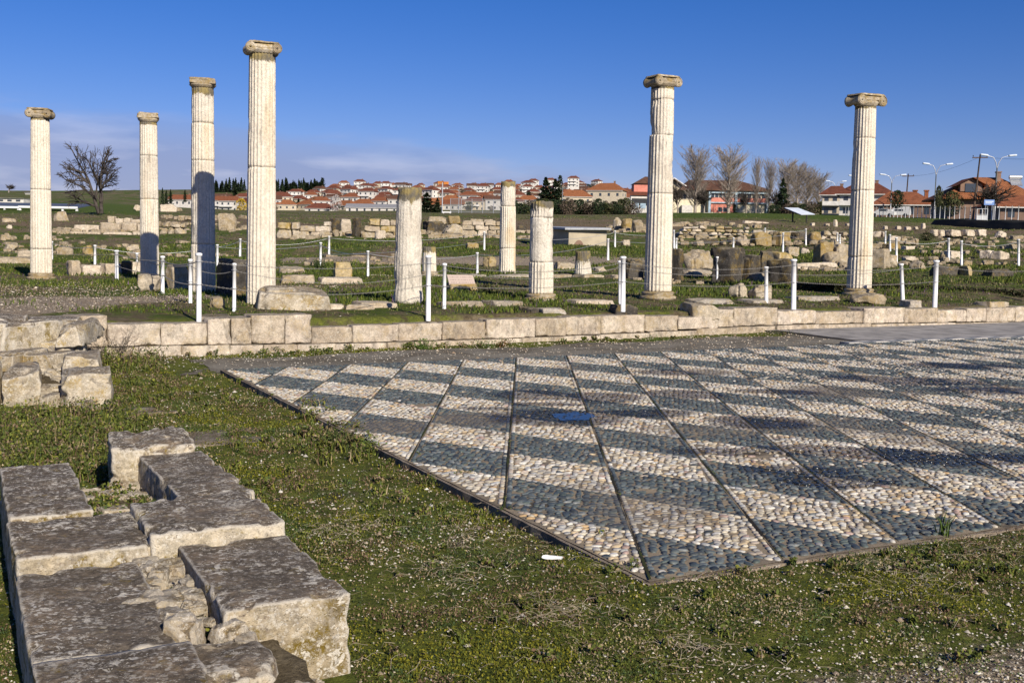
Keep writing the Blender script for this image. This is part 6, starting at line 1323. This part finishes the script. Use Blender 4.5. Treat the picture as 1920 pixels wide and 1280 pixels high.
    A, B = P3(1738, 427, 122), P3(2010, 431, 106); ang = math.atan2(B.y-A.y, B.x-A.x); LL = math.hypot(B.x-A.x, B.y-A.y); sl_ = (B.z-A.z)/LL
    V, F = rock_shape((LL/2, 0.5, 0.95), n=24, r=0.4, rough=0.18, seed=5, chip=0.5, freq=0.8); V[:, 2] += V[:, 0]*sl_; o = obj('retaining_wall', V, F, M['dark_wall']); m = (A+B)/2; o.location = (m.x, m.y, m.z-0.02); o.rotation_euler = (0, 0, ang); tag(o, 'low black retaining wall under the white fence, far right', 'wall')
    d = 142; s = d/FPX; b = P3(1841, 413, d); root = empty('gate', b, -0.5); tag(root, 'small white metal gate in the fence under the blue sign', 'gate')
    mb = MB(); w, h = 9*s, 21*s
    for x in (-w, 0, w): mb.tube([(x, 0, -0.1), (x, 0, h)], 0.04, 6)
    for z in (0.08, h*0.5, h): mb.tube([(-w, 0, z), (w, 0, z)], 0.035, 6)
    mb.build('frame', M['white_paint'], root); mb = MB(); mb.box((0, 0, h*0.22), (w, 0.015, h*0.2)); mb.build('panel', M['white_paint'], root)
    b = P3(1853, 412, 146); s = 146/FPX; root = empty('road_sign', b, 0.0); tag(root, 'wide blue road sign on two legs by the fence, right', 'sign')
    mb = MB(); mb.box((0, 0, 32*s), (9.5*s, 0.03, 5*s)); mb.build('panel', M['sign_blue'], root); mb = MB(); mb.box((0, -0.04, 33.5*s), (7.5*s, 0.004, 0.9*s)); mb.box((-1*s, -0.04, 30.6*s), (6*s, 0.004, 0.7*s)); mb.build('lettering_band', M['panel_white'], root)
    for x in (-6*s, 6*s): mb = MB(); mb.tube([(x, 0.06, -0.3), (x, 0.06, 34*s)], 0.05, 6); mb.build('leg', M['galv'], root)
    for i, (px, yb, d, lab) in enumerate(((1684, 407, 199, 'white parked van behind the fence under the third street lamp'), (1655, 407, 199, 'white parked car behind the fence left of the van'))):
        b = P3(px, yb, d); root = empty('parked_car', b, -0.5); tag(root, lab, 'car'); van = i == 0
        pr = [(-2.1, 0.35), (-2.1, 0.95), (-1.2, 1.05), (-0.6, 1.85 if van else 1.45), (1.9, 1.85 if van else 1.42) if van else (0.9, 1.45), (2.1, 0.9), (2.1, 0.35)]; m = len(pr); mb = MB()
        mb.add([(x, -0.85, z) for x, z in pr]+[(x, 0.85, z) for x, z in pr], [tuple(range(m)), tuple(range(2*m-1, m-1, -1))]+[(k, m+k, m+(k+1) % m, (k+1) % m) for k in range(m)]); mb.build('body', M['white_paint'], root)
        mb = MB(); mb.box((0.2, -0.855, 1.22), (0.75, 0.01, 0.18)); mb.build('window', M['glass'], root)
        for x in (-1.3, 1.35):
            mb = MB(); an = [2*math.pi*k/14 for k in range(14)]; mb.add([(x+0.34*math.cos(t), -0.88, 0.34+0.34*math.sin(t)) for t in an]+[(x+0.34*math.cos(t), -0.66, 0.34+0.34*math.sin(t)) for t in an], [tuple(range(14)), tuple(range(27, 13, -1))]+[(k, 14+k, 14+(k+1) % 14, (k+1) % 14) for k in range(14)]); mb.build('wheel', M['dark'], root)
    # sign pole and ball court fence in the middle
    d = 215; s = d/FPX; b = P3(829, 401, d); root = empty('sign_pole', b); tag(root, 'tall pole with two orange boards right of the thick stump', 'sign')
    mb = MB(); mb.tube([(0, 0, -0.4), (0, 0, 58*s)], 0.12, 8); mb.build('pole', M['galv'], root); mb = MB(); mb.box((-3.5*s, 0, 57.5*s), (5.0*s, 0.08, 2.4*s)); mb.build('board', M['sign_orange'], root); mb = MB(); mb.box((6.8*s, 0.02, 57*s), (4.6*s, 0.08, 2.4*s), rz=0.3); mb.build('board', M['sign_orange'], root)
    d = 228; s = d/FPX; b = P3(925, 402, d); root = empty('court_fence', b); tag(root, 'tall grey wire fence of a ball court behind the slim column', 'fence')
    for k in range(9): mb = MB(); mb.tube([((-80+k*20)*s, 0, -0.4), ((-80+k*20)*s, 0, 28*s)], 0.06, 5); mb.build('post', M['galv'], root)
    for z in (0.4, 27.5*s): mb = MB(); mb.tube([(-80*s, 0, z), (80*s, 0, z)], 0.045, 5); mb.build('rail', M['galv'], root)
    mb = MB(); mb.add([(-80*s, 0.05, 0), (80*s, 0.05, 0), (80*s, 0.05, 28*s), (-80*s, 0.05, 28*s)], [(0, 1, 2, 3)]); mb.build('wire_netting', M['mesh'], root)
    for px, yt, yb, lab in ((860, 348, 400, 'thin steel mast behind the thick stump and ball court'), (1054, 352, 404, 'thin steel mast right of the central conifers')):
        b = P3(px, yb, 220); mb = MB(); mb.tube([(0, 0, -0.5), (0, 0, (yb-yt)*220/FPX)], [0.09, 0.05], 6); o = mb.build('mast', M['galv']); o.location = b; tag(o, lab, 'mast')
    d = 190; s = d/FPX; b = P3(838, 401, d); root = empty('bench', b); tag(root, 'small white bench like block at the foot of the orange sign', 'bench'); mb = MB(); mb.box((0, 0, 3*s), (8*s, 0.3, 1*s)); mb.build('seat', M['white_paint'], root)
    for x in (-6*s, 6*s): mb = MB(); mb.box((x, 0, 0.9*s), (0.8*s, 0.25, 1.0*s)); mb.build('leg', M['white_paint'], root)
    # sheds on the left
    def shed(px0, px1, yr0, yr1, ye, yb, d, lab, nleg):
        s = d/FPX; xm = (px0+px1)/2; b = P3(xm, yb, d); w = (px1-px0)*s; root = empty('open_shed', b); tag(root, lab, 'shed'); ze, zt = (yb-ye)*s, (yb-yr0)*s
        mb = MB(); mb.add([(-w/2, -4, ze), (w/2, -4, ze), (w/2-0.6, 4, zt), (-w/2, 4, zt), (-w/2, -4, ze-0.14), (w/2, -4, ze-0.14), (w/2-0.6, 4, zt-0.14), (-w/2, 4, zt-0.14)], [(0, 1, 2, 3), (4, 5, 1, 0), (5, 6, 2, 1), (7, 4, 0, 3), (7, 6, 5, 4)]); mb.build('roof', M['blue_roof'], root)
        mb = MB(); mb.box((0, -4.05, ze-0.05), (w/2, 0.04, 0.14)); mb.build('fascia', M['white_paint'], root)
        mb = MB(); mb.box((0, 3.6, ze*0.4-0.3), (w/2-0.7, 0.1, ze*0.45)); mb.build('back_wall', M['brown_render'], root)
        for k in range(nleg): mb = MB(); mb.box((-w/2+0.2+(w-0.4)*k/(nleg-1), -3.8, ze/2-0.3), (0.13, 0.13, ze/2+0.25)); mb.build('leg', M['white_paint'], root)
    shed(-70, 58, 378, 378, 389, 398, 165, 'long open shed with dark blue roof at the left edge', 6); shed(58, 166, 380, 380, 390, 398, 160, 'open shed with dark blue roof right of the leftmost column', 5)
    b = P3(10, 380, 190); s = 190/FPX; root = empty('white_building', b); tag(root, 'flat white building behind the blue roofed sheds, far left', 'building'); mb = MB(); mb.box((0, 3, 3*s), (34*s, 3, 5*s)); mb.build('wall', M['white_render'], root); mb = MB(); mb.box((0, 3, 8.3*s), (35*s, 3.3, 0.35*s)); mb.build('roof', M['pale_cement'], root)
    for k in range(4): mb = MB(); mb.box(((-24+k*16)*s, -0.03, 4*s), (4*s, 0.03, 1.6*s)); mb.build('window', M['glass'], root)
    b = P3(52, 364, 330); s = 330/FPX; root = empty('white_building', b); tag(root, 'tiny white hut on the green hill left of the leftmost column', 'building'); mb = MB(); mb.box((0, 2, 0.8*s), (4.5*s, 2, 1.6*s)); mb.build('wall', M['white_render'], root); mb = MB(); gable_roof(mb, 9*s, 4.0, 2.4*s, 1.2*s, 0.2); o = mb.build('roof', M['grey_roof'], root); o.location = (0, 2, 0)
build_street()
# ---------------------------------------------------------------- grass, weeds, gravel
def in_zone_front(x, y):
    u, v = uv_of(x, y); wu = u-wall_u(v)
    ok = (wu < 0.02)&~((u > PU0-0.05)&(v > PV0-0.045)&(u < PU1+0.06))
    ok &= ~((u > 2.6)&(u < 7.95)&(v > 0.24)&(v < 1.42)&~((u > 5.9)&(u < 7.2)&(v > 0.58)&(v < 1.05))&~((u > 7.25)&(v < 0.9)))
    ok &= ~((u > PU1+0.0)&(wu < -0.85+0.55*fbm(np.stack([u, v, u*0], -1), 1.1, 4, 72))&(v > 2.6))
    return ok
def surf(x, y):
    P = np.stack([x, y, x*0], -1); far = sstep(y, 34, 60)
    return ground_z(x, y)+(fbm(P, 1.6, 4, 3)*0.022+fbm(P, 7.0, 3, 5)*0.012)*(1-far)+far*(1-sstep(y, 130, 220))*fbm(P, 0.25, 4, 8)*0.32+sstep(y, 26, 32)*(1-far)*fbm(P, 0.8, 4, 9)*0.07
GREEN = [(0.085, 0.105, 0.020), (0.120, 0.140, 0.026), (0.065, 0.085, 0.018), (0.165, 0.165, 0.028), (0.050, 0.072, 0.022)]
DRY = [(0.24, 0.18, 0.10), (0.16, 0.115, 0.07), (0.30, 0.24, 0.15), (0.12, 0.075, 0.045)]
def scatter(n, y0, y1, rng, p=-0.9, tmax=0.62):
    # even in the picture for p = -1 .. more near
    q = rng.uniform(0, 1, n); a = p+1
    y = (y0**a+(y1**a-y0**a)*q)**(1/a); t = rng.uniform(-tmax, tmax, n); return t*y, y
class VegMesh:
    def __init__(s): s.V = []; s.Q = []; s.T = []; s.C = []; s.n = 0
    def leaf(s, r): V, F, C = r; s.V.append(V); s.Q.append(F+s.n); s.C.append(C); s.n += len(V)
    def blade(s, r): V, Q, T, C = r; s.V.append(V); s.Q.append(Q+s.n); s.T.append(T+s.n); s.C.append(C); s.n += len(V)
    def build(s, name, parent=None): return obj(name, np.concatenate(s.V), [np.concatenate(s.Q) if s.Q else [], np.concatenate(s.T) if s.T else []], M['leaf'], parent, False, np.concatenate(s.C))
def mixcol(rng, n, g):
    a = pal(rng, n, GREEN, [.3, .26, .18, .14, .12], 0.3); b = pal(rng, n, DRY, [.35, .3, .15, .2], 0.3); return np.where((rng.uniform(0, 1, n) < g)[:, None], a, b)
def build_grass():
    rng = np.random.default_rng(11); vm = VegMesh()
    def greenness(x, y):
        P = np.stack([x, y, x*0], -1); return fbm(P, 0.9, 4, 101), fbm(P, 3.2, 3, 102)
    # low ground cover in front
    x, y = scatter(620000, 3.4, 18.5, rng, -0.75); k = in_zone_front(x, y); x, y = x[k], y[k]; g, g2 = greenness(x, y)
    gravel = sstep(4.42+0.425*(x-0.63)-y, -0.25, 0.75); dens = 0.72+0.9*g+0.8*g2-0.62*gravel; k = rng.uniform(0, 1, len(x)) < np.clip(dens, 0.12, 1); x, y, g, g2 = x[k], y[k], g[k], g2[k]; n = len(x)
    P = np.stack([x, y, surf(x, y)+rng.uniform(0.0, 0.018, n)+0.012*np.clip(g2*2, 0, 1)], -1); col = mixcol(rng, n, np.clip(0.64+0.9*g+0.5*g2, 0.12, 0.97))
    s1 = fbm(P*np.array([1, 1, 0]), 1.7, 4, 111); s2 = fbm(P*np.array([1, 1, 0]), 3.6, 4, 112); s3 = fbm(P*np.array([1, 1, 0]), 2.4, 4, 113); rnd = rng.uniform(0, 1, n)
    def kind(mask, cols, var=0.3):
        return np.where(mask[:, None], pal(rng, n, cols, None, var), col)
    col = kind((s2 > 0.02)&(rnd < 0.85), [(0.055, 0.085, 0.028), (0.040, 0.066, 0.026), (0.075, 0.105, 0.030)])
    col = kind((s1 > 0.10)&(rnd < 0.8), [(0.125, 0.125, 0.012), (0.16, 0.15, 0.014), (0.10, 0.11, 0.014)])
    col = kind((s3 > 0.16)&(rnd < 0.75), [(0.095, 0.060, 0.040), (0.14, 0.10, 0.065), (0.075, 0.042, 0.032), (0.20, 0.155, 0.10)])
    col = kind((s3 < -0.22)&(s1 < 0.1)&(rnd < 0.45), [(0.30, 0.25, 0.17), (0.22, 0.175, 0.12)])
    col = col*np.array((1.14, 1.10, 1.0))
    vm.leaf(leaf_quads(P, rng.uniform(0.005, 0.0145, n)*(0.6+y/9), col, rng, 0.35, 0.6))
    x, y = scatter(130000, 3.4, 18.5, rng, -0.75); k = in_zone_front(x, y); x, y = x[k], y[k]; g, g2 = greenness(x, y); k = rng.uniform(0, 1, len(x)) < np.clip(0.35+1.2*g+0.7*g2, 0.05, 1); x, y, g = x[k], y[k], g[k]; n = len(x)
    P = np.stack([x, y, surf(x, y)-0.005], -1); vm.blade(blades(P, rng.uniform(0.012, 0.040, n)*(0.7+y/20), rng.uniform(0.002, 0.0045, n)*(0.6+y/8), mixcol(rng, n, np.clip(0.72+0.4*g, 0.2, 0.95)), rng, 0.9))
    tag(vm.build('grass'), kind='stuff')
    # weeds: taller, on the left and along the pavement edge
    vm = VegMesh(); spots = []
    for px0, px1, py0, py1, num, h in ((0, 250, 770, 905, 210, 0.16), (180, 330, 690, 830, 50, 0.12), (560, 700, 760, 870, 70, 0.13), (700, 1000, 860, 985, 26, 0.08), (300, 640, 690, 780, 40, 0.07), (430, 560, 820, 960, 24, 0.09), (700, 1900, 1010, 1240, 60, 0.05), (1100, 1900, 985, 1080, 46, 0.06), (155, 300, 640, 700, 60, 0.22), (300, 1000, 651, 668, 90, 0.10), (1000, 1560, 636, 656, 80, 0.09), (1560, 1900, 618, 626, 18, 0.06)):
        for _ in range(num):
            px, py = rng.uniform(px0, px1), rng.uniform(py0, py1)
            if py > 960 and 0: continue
            c = hit(px, py)
            u, v = uv_of(c[0], c[1])
            if in_zone_front(np.array([c[0]]), np.array([c[1]]))[0] or (abs(v-PV0) < 0.25 and u > PU0): spots.append((c, h*rng.uniform(0.5, 1.4)))
    for _ in range(90):
        uu, vv_ = (rng.uniform(5.95, 7.2), rng.uniform(0.6, 1.0)) if rng.uniform() < 0.8 else (rng.uniform(4.2, 5.1), rng.uniform(0.7, 0.9)); X_, Y_ = W(uu, vv_); spots.append((np.array([X_, Y_, 0.10]), 0.07*rng.uniform(0.4, 1.3)))
    for _ in range(240):
        k = int(rng.integers(-14, 7)); q0 = np.array([PU0+max(0, k)*PA, PV0+max(0, -k)*PB]); q = q0+np.array([PA, PB])*rng.uniform(0, 6)
        if q[0] > PU1-0.05 or fbm(np.array([[q[0], q[1], 0.0]]), 0.9, 3, 131)[0] < 0.05: continue
        X_, Y_ = W(q[0], q[1]); m = 14; xx = X_+rng.normal(0, 0.012, m); yy = Y_+rng.normal(0, 0.03, m); vm.leaf(leaf_quads(np.stack([xx, yy, np.full(m, float(pave_z(q[0], q[1]))+0.002)+rng.uniform(0, 0.016, m)], -1), rng.uniform(0.008, 0.02, m), mixcol(rng, m, np.full(m, 0.85)), rng, 0.4, 0.6))
    for c, h in spots:
        zo = max(0.0, c[2]-float(surf(np.array([c[0]]), np.array([c[1]]))[0])) if abs(c[2]-0.10) < 1e-6 else 0.0
        m = int(rng.uniform(10, 26)); r = h*0.55; a = rng.uniform(0, 6.28, m); q = r*np.sqrt(rng.uniform(0, 1, m)); X, Y = c[0]+q*np.cos(a), c[1]+q*np.sin(a); Z = surf(X, Y)
        g = rng.uniform(0.5, 1.0); vm.blade(blades(np.stack([X, Y, Z-0.01+zo], -1), h*rng.uniform(0.4, 1.0, m), 0.006+0.0004*c[1], mixcol(rng, m, np.full(m, g)), rng, 0.8))
        m2 = m*3; a = rng.uniform(0, 6.28, m2); t = rng.uniform(0.1, 1, m2); q = r*np.sqrt(rng.uniform(0, 1, m2))*(0.6+0.6*t); X, Y = c[0]+q*np.cos(a), c[1]+q*np.sin(a); vm.leaf(leaf_quads(np.stack([X, Y, surf(X, Y)+zo+t*h*0.85], -1), rng.uniform(0.014, 0.03, m2)*(0.7+c[1]/14), mixcol(rng, m2, np.full(m2, g)), rng, 0.4, 0.6))
    tag(vm.build('weeds'), kind='stuff')
    # grass of the terrace and the field among the ruins
    vm = VegMesh(); x, y = scatter(230000, 18.0, 66, rng, -0.6, 0.56); u, v = uv_of(x, y); wu = u-wall_u(v); k = wu > 0.62; x, y, wu = x[k], y[k], wu[k]; g, g2 = greenness(x*0.45, y*0.45)
    bare = (1-sstep(x, -8.2+0.3*(y-18), -6.6+0.3*(y-18)))*(1-sstep(wu, 5.5, 8)); path = sstep(y, 47, 49.5)*(1-sstep(y, 55, 57.5))*(x/y > -0.22)*(x/y < 0.15)
    k = rng.uniform(0, 1, len(x)) < np.clip(0.55+1.0*g+0.5*g2, 0.12, 1)*(1-0.93*bare)*(1-0.95*path); x, y, g = x[k], y[k], g[k]; n = len(x)
    P = np.stack([x, y, surf(x, y)-0.01], -1); hs = rng.uniform(0.02, 0.065, n)*(0.75+y/60)*(1+np.clip(g*3, 0, 1.2)); col = mixcol(rng, n, np.clip(0.80+0.9*g, 0.3, 0.97))*np.array((0.72, 0.80, 0.72)); purple = (rng.uniform(0, 1, n) < 0.025)&(y < 34); col = np.where(purple[:, None], np.array((0.12, 0.075, 0.11)), col)
    vm.blade(blades(P, hs, hs*0.16+0.0006*y, col, rng, 0.9)); 
    x, y = scatter(60000, 62, 150, rng, -0.6, 0.56); g, g2 = greenness(x*0.15, y*0.15); k = rng.uniform(0, 1, len(x)) < np.clip(0.4+1.2*g+0.4*g2, 0.1, 1); x, y, g = x[k], y[k], g[k]; n = len(x)
    P = np.stack([x, y, surf(x, y)-0.03], -1); hs = rng.uniform(0.05, 0.16, n); dry = np.clip(sstep(y, 84, 96)*(1-sstep(y, 122, 140)), 0, 1); vm.blade(blades(P, hs, hs*0.8, mixcol(rng, n, np.clip(0.80+0.6*g-0.4*dry, 0.15, 0.95))*np.array((0.65, 0.76, 0.72)), rng, 0.9))
    tag(vm.build('field_grass'), kind='stuff')
build_grass()
def build_gravel():
    rng = np.random.default_rng(17)
    x, y = scatter(70000, 3.4, 17, rng, -0.75); k = in_zone_front(x, y); x, y = x[k], y[k]; P = np.stack([x, y, x*0], -1); g = fbm(P, 1.1, 3, 201); gr = sstep(4.42+0.425*(x-0.63)-y, -0.25, 0.75)
    k = rng.uniform(0, 1, len(x)) < np.clip(0.16+0.7*np.clip(g, 0, 1)+0.9*gr, 0, 1); x, y = x[k], y[k]; x2, y2 = [], []
    # terrace gravel, left
    xa, ya = scatter(16000, 17.5, 30, rng, -0.6, 0.56); u, v = uv_of(xa, ya); wu = u-wall_u(v); bare = (1-sstep(xa, -8.2+0.3*(ya-18), -6.6+0.3*(ya-18))); k = (wu > 0.5)&(rng.uniform(0, 1, len(xa)) < bare*0.9+0.02); x = np.concatenate([x, xa[k]]); y = np.concatenate([y, ya[k]])
    vp = rng.uniform(2.5, 20, 2600); up = PU1+0.1+rng.uniform(0, 1, 2600)**0.7*(wall_u(vp)-PU1-0.3); xp, yp = W(up, vp); x = np.concatenate([x, xp]); y = np.concatenate([y, yp]); onpath = np.concatenate([np.zeros(len(x)-2600), np.ones(2600)]); n = len(x)
    lx = np.array([1, .3, -.8, -.9, .2, .85, 0.05]); ly = np.array([0, .9, .6, -.5, -1, -.7, 0.0]); lz = np.array([0, 0, 0, 0, 0, 0, 1.0]); s = rng.uniform(0.0025, 0.0095, n)*(0.6+y/13); s = np.where(rng.uniform(0, 1, n) < 0.03, s*2.2, s); a = rng.uniform(0, 6.28, n); ca, sa = np.cos(a), np.sin(a)
    U = lx[None]*s[:, None]*rng.uniform(.8, 1.2, (n, 7)); Vv = ly[None]*s[:, None]*rng.uniform(.55, 1.0, (n, 7)); X = x[:, None]+U*ca[:, None]-Vv*sa[:, None]; Y = y[:, None]+U*sa[:, None]+Vv*ca[:, None]; Z = (surf(x, y)+0.035*onpath)[:, None]+lz[None]*s[:, None]*rng.uniform(0.5, 0.95, (n, 1))+0.004
    V = np.stack([X, Y, Z], -1).reshape(-1, 3); T = np.array([(k, (k+1) % 6, 6) for k in range(6)]); T = (T[None]+(np.arange(n)*7)[:, None, None]).reshape(-1, 3)
    col = pal(rng, n, [(0.44, 0.38, 0.28), (0.58, 0.53, 0.43), (0.28, 0.22, 0.155), (0.38, 0.34, 0.28), (0.66, 0.62, 0.52)], [.26, .24, .22, .12, .16], 0.2); tr_ = (y > 17.4); col = np.where(tr_[:, None], col*np.array((1.0, 0.93, 0.86)), col)
    me = obj('gravel', V, T, M['leaf'], None, True, np.repeat(col, 7, 0)); tag(me, kind='stuff')
    # dry twigs and straw lying about
    mb = MB(); rr = random.Random(6)
    for _ in range(1000):
        px, py = rr.uniform(420, 1900), rr.uniform(900, 1278)
        if rr.random() < 0.6: cx_, cy_ = rr.choice([(1060, 1165), (1290, 1215), (900, 1010), (1180, 1060), (1700, 1090), (820, 1080), (1850, 1030), (640, 1000)]); px, py = rr.gauss(cx_, 55), rr.gauss(cy_, 22)
        c = hit(px, py)
        if not in_zone_front(np.array([c[0]]), np.array([c[1]]))[0]: continue
        z = float(surf(np.array([c[0]]), np.array([c[1]]))[0]); a = rr.uniform(0, 6.28); L = rr.uniform(0.03, 0.15); pts = []
        for k in range(4): pts.append((c[0]+math.cos(a)*L*k/3, c[1]+math.sin(a)*L*k/3, z+0.012+rr.uniform(0, 0.022)+0.16*L*math.sin(k*0.9))); a += rr.uniform(-.5, .5)
        mb.tube(pts, [0.0011, 0.0010, 0.0008, 0.0005], 3)
    M['straw'] = m_plain('straw', (0.34, 0.285, 0.21), 0.9, 0.3, 20); tag(mb.build('dry_twigs', M['straw']), kind='stuff')
build_gravel()
def weed_clump(px, py, h, w, n, label, cols, seed, name='weed_clump', broad=True):
    rng = np.random.default_rng(seed); c = hit(px, py); a = rng.uniform(0, 6.28, n); q = w/2*np.sqrt(rng.uniform(0, 1, n)); t = rng.uniform(0, 1, n)
    vm = VegMesh(); z0 = float(surf(np.array([c[0]]), np.array([c[1]]))[0]); c[2] = z0; root = empty(name, c); tag(root, label, 'plant')
    m = max(8, n//5); aa = rng.uniform(0, 6.28, m); qq = w*0.25*np.sqrt(rng.uniform(0, 1, m)); vm.blade(blades(np.stack([qq*np.cos(aa), qq*np.sin(aa), aa*0-0.01], -1), h*rng.uniform(0.5, 1.0, m), h*0.05, pal(rng, m, cols, None, 0.3), rng, 0.7)); vm.build('stems', root)
    if broad:
        vl = VegMesh(); vl.leaf(leaf_quads(np.stack([q*np.cos(a)*(0.6+0.5*t), q*np.sin(a)*(0.6+0.5*t), t*h*np.sqrt(np.clip(1-(q/(w*0.55))**2, 0.1, 1))], -1), h*rng.uniform(0.10, 0.22, n), pal(rng, n, cols, None, 0.35), rng, 0.35, 0.65)); vl.build('leaves', root)
    return root
def build_rubble():
    rng = np.random.default_rng(23); lines = ((100, 262, 432, 440, 60), (262, 460, 405, 436, 80), (300, 345, 384, 398, 25), (517, 745, 440, 450, 60), (745, 1000, 436, 448, 70), (1140, 1215, 425, 438, 35), (1260, 1600, 438, 460, 150), (1260, 1420, 420, 430, 40), (1640, 1920, 442, 470, 90), (1180, 1500, 515, 535, 60), (0, 130, 440, 480, 60), (560, 760, 480, 500, 40), (1440, 1600, 495, 510, 40), (1690, 1920, 470, 500, 50), (150, 480, 455, 500, 50))
    Vs = []; Fs = []; off = 0; i = 0
    for x0, x1, y0, y1, n in lines:
        for _ in range(n):
            f_ = rng.uniform(0, 1); y_ = rng.uniform(y0, y1) if rng.uniform() < 0.35 else np.clip(y0+(y1-y0)*([0.2, 0.55, 0.85][int(rng.integers(3))]+rng.normal(0, .04)), y0, y1); c = hit(x0+(x1-x0)*f_, y_); s = rng.uniform(0.0035, 0.010)*c[1]*rng.uniform(0.5, 1.0)*0.5; s = min(s, 0.4)
            V, F = rock_shape((s*rng.uniform(.8, 1.5), s*rng.uniform(.7, 1.1), s*rng.uniform(.4, .8)), n=5, r=0.25, rough=0.25, seed=i, blob=0.15, chip=0.8); a = rng.uniform(0, 6.28); V = np.stack([V[:, 0]*math.cos(a)-V[:, 1]*math.sin(a), V[:, 0]*math.sin(a)+V[:, 1]*math.cos(a), V[:, 2]+s*0.3], -1)+c
            Vs.append(V); Fs.append(F+off); off += len(V); i += 1
    tag(obj('rubble', np.concatenate(Vs), [np.concatenate(Fs)], M['block'], None, False), kind='stuff')
build_rubble()
def low_hedge(px0, px1, yt0, yt1, yb0, yb1, label, seed):
    rng = np.random.default_rng(seed); A, B = hit(px0, yb0), hit(px1, yb1); A2, B2 = at_d(px0, yt0, A[1]), at_d(px1, yt1, B[1]); n = 5200; t = rng.uniform(0, 1, n); h = (A2[2]-A[2])*(1-t)+(B2[2]-B[2])*t
    P = A[None]*(1-t[:, None])+B[None]*t[:, None]; P[:, 1] += rng.uniform(-0.05, 0.75, n); P[:, 2] += h*rng.uniform(-0.1, 1.0, n); vm = VegMesh(); root = empty('low_hedge', (A+B)/2); tag(root, label, 'hedge'); P = P-((A+B)/2)[None]
    vm.leaf(leaf_quads(P, rng.uniform(0.05, 0.11, n), pal(rng, n, [(0.028, 0.034, 0.014), (0.045, 0.050, 0.02), (0.075, 0.068, 0.03), (0.05, 0.038, 0.024)], None, 0.3), rng, 0.3, 0.7)); vm.build('foliage', root)
def build_plants():
    low_hedge(1632, 1960, 530, 547, 542, 558, 'long low dark hedge strip running right from the rightmost column', 3); low_hedge(1500, 1588, 531, 533, 545, 547, 'short dark hedge strip just left of the rightmost column', 4)
    G1 = [(0.06, 0.10, 0.018), (0.09, 0.13, 0.025), (0.045, 0.075, 0.018)]; G2 = [(0.05, 0.07, 0.02), (0.08, 0.09, 0.025), (0.13, 0.10, 0.05)]
    weed_clump(795, 657, 0.22, 0.55, 260, 'leafy green weed clump at the wall foot below the central post', G1, 1); weed_clump(905, 652, 0.18, 0.5, 220, 'green weed clump at the wall foot left of the patched column', G1, 2); weed_clump(945, 650, 0.20, 0.4, 160, 'reddish green weed at the wall foot below the patched column', [(0.14, 0.07, 0.03), (0.07, 0.08, 0.02)], 3); weed_clump(1230, 641, 0.15, 0.9, 240, 'low green weeds at the wall foot below the school column', G1, 4); weed_clump(1460, 630, 0.15, 1.1, 240, 'low green weeds at the wall foot below the arched dark block', G2, 5)
    weed_clump(1768, 1006, 0.20, 0.16, 90, 'upright green grass tuft on the near pavement edge, right', [(0.10, 0.15, 0.03), (0.07, 0.11, 0.02)], 6, 'grass_tuft', False); weed_clump(640, 835, 0.20, 0.55, 340, 'leafy weeds growing over the left pavement edge', G2, 7); weed_clump(690, 845, 0.14, 0.3, 150, 'small weed at the left pavement edge right of the leafy weeds', G1, 8); weed_clump(1165, 1072, 0.05, 0.14, 40, 'broad leaved weed touching the pavement corner', [(0.13, 0.17, 0.03), (0.09, 0.13, 0.03)], 9); weed_clump(597, 508, 0.5, 0.6, 200, 'dark leafy weed right of the tallest column', [(0.03, 0.05, 0.015), (0.05, 0.07, 0.02)], 10); weed_clump(910, 553, 0.30, 0.8, 240, 'dark weeds in the grass right of the inscribed plaque', [(0.03, 0.045, 0.015), (0.05, 0.065, 0.02)], 11)
    # bare shrub by the left pile
    tb, bb = bare_tree(31, 1, 0.7, [(0, 0, (0.4, 0, 1), 0.30, 0.008), (0.05, 0.05, (0.8, 0, 1), 0.32, 0.007), (-0.05, 0.0, (-0.2, 0.2, 1), 0.28, 0.007), (0.1, -0.05, (1.2, 0, 0.7), 0.34, 0.007)], 0.25, 3, 0.0028, (3, 4), ratio=0.72)
    c = hit(195, 680); root = empty('bare_shrub', c); tag(root, 'dry leafless shrub between the left wall end and the cement strip', 'shrub'); link(bpy.data.objects.new('stems', mb_mesh(tb, 'stems', 'bark')), root); link(bpy.data.objects.new('twigs', mb_mesh(bb, 'twigs', 'bark')), root)
    # flat stones in the grass
    for px, py, w, dp, lab in ((262, 772, 0.42, 0.22, 'flat brownish stone in the grass between the two ruined walls'), (395, 822, 0.55, 0.4, 'flat dark slab sunk in the grass beside the lichen wall stub')):
        c = hit(px, py); rock('flat_stone', (w, dp, 0.05), 'flat_dark', (c[0], c[1], c[2]-0.032), PSI, None, n=14, r=0.6, rough=0.35, seed=px, chip=1.0, freq=7)['label'] = lab
        o = bpy.data.objects[-1]
    for o in bpy.data.objects:
        if o.name.startswith('flat_stone'): o['category'] = 'stone'; o['kind'] = 'thing'
build_plants()
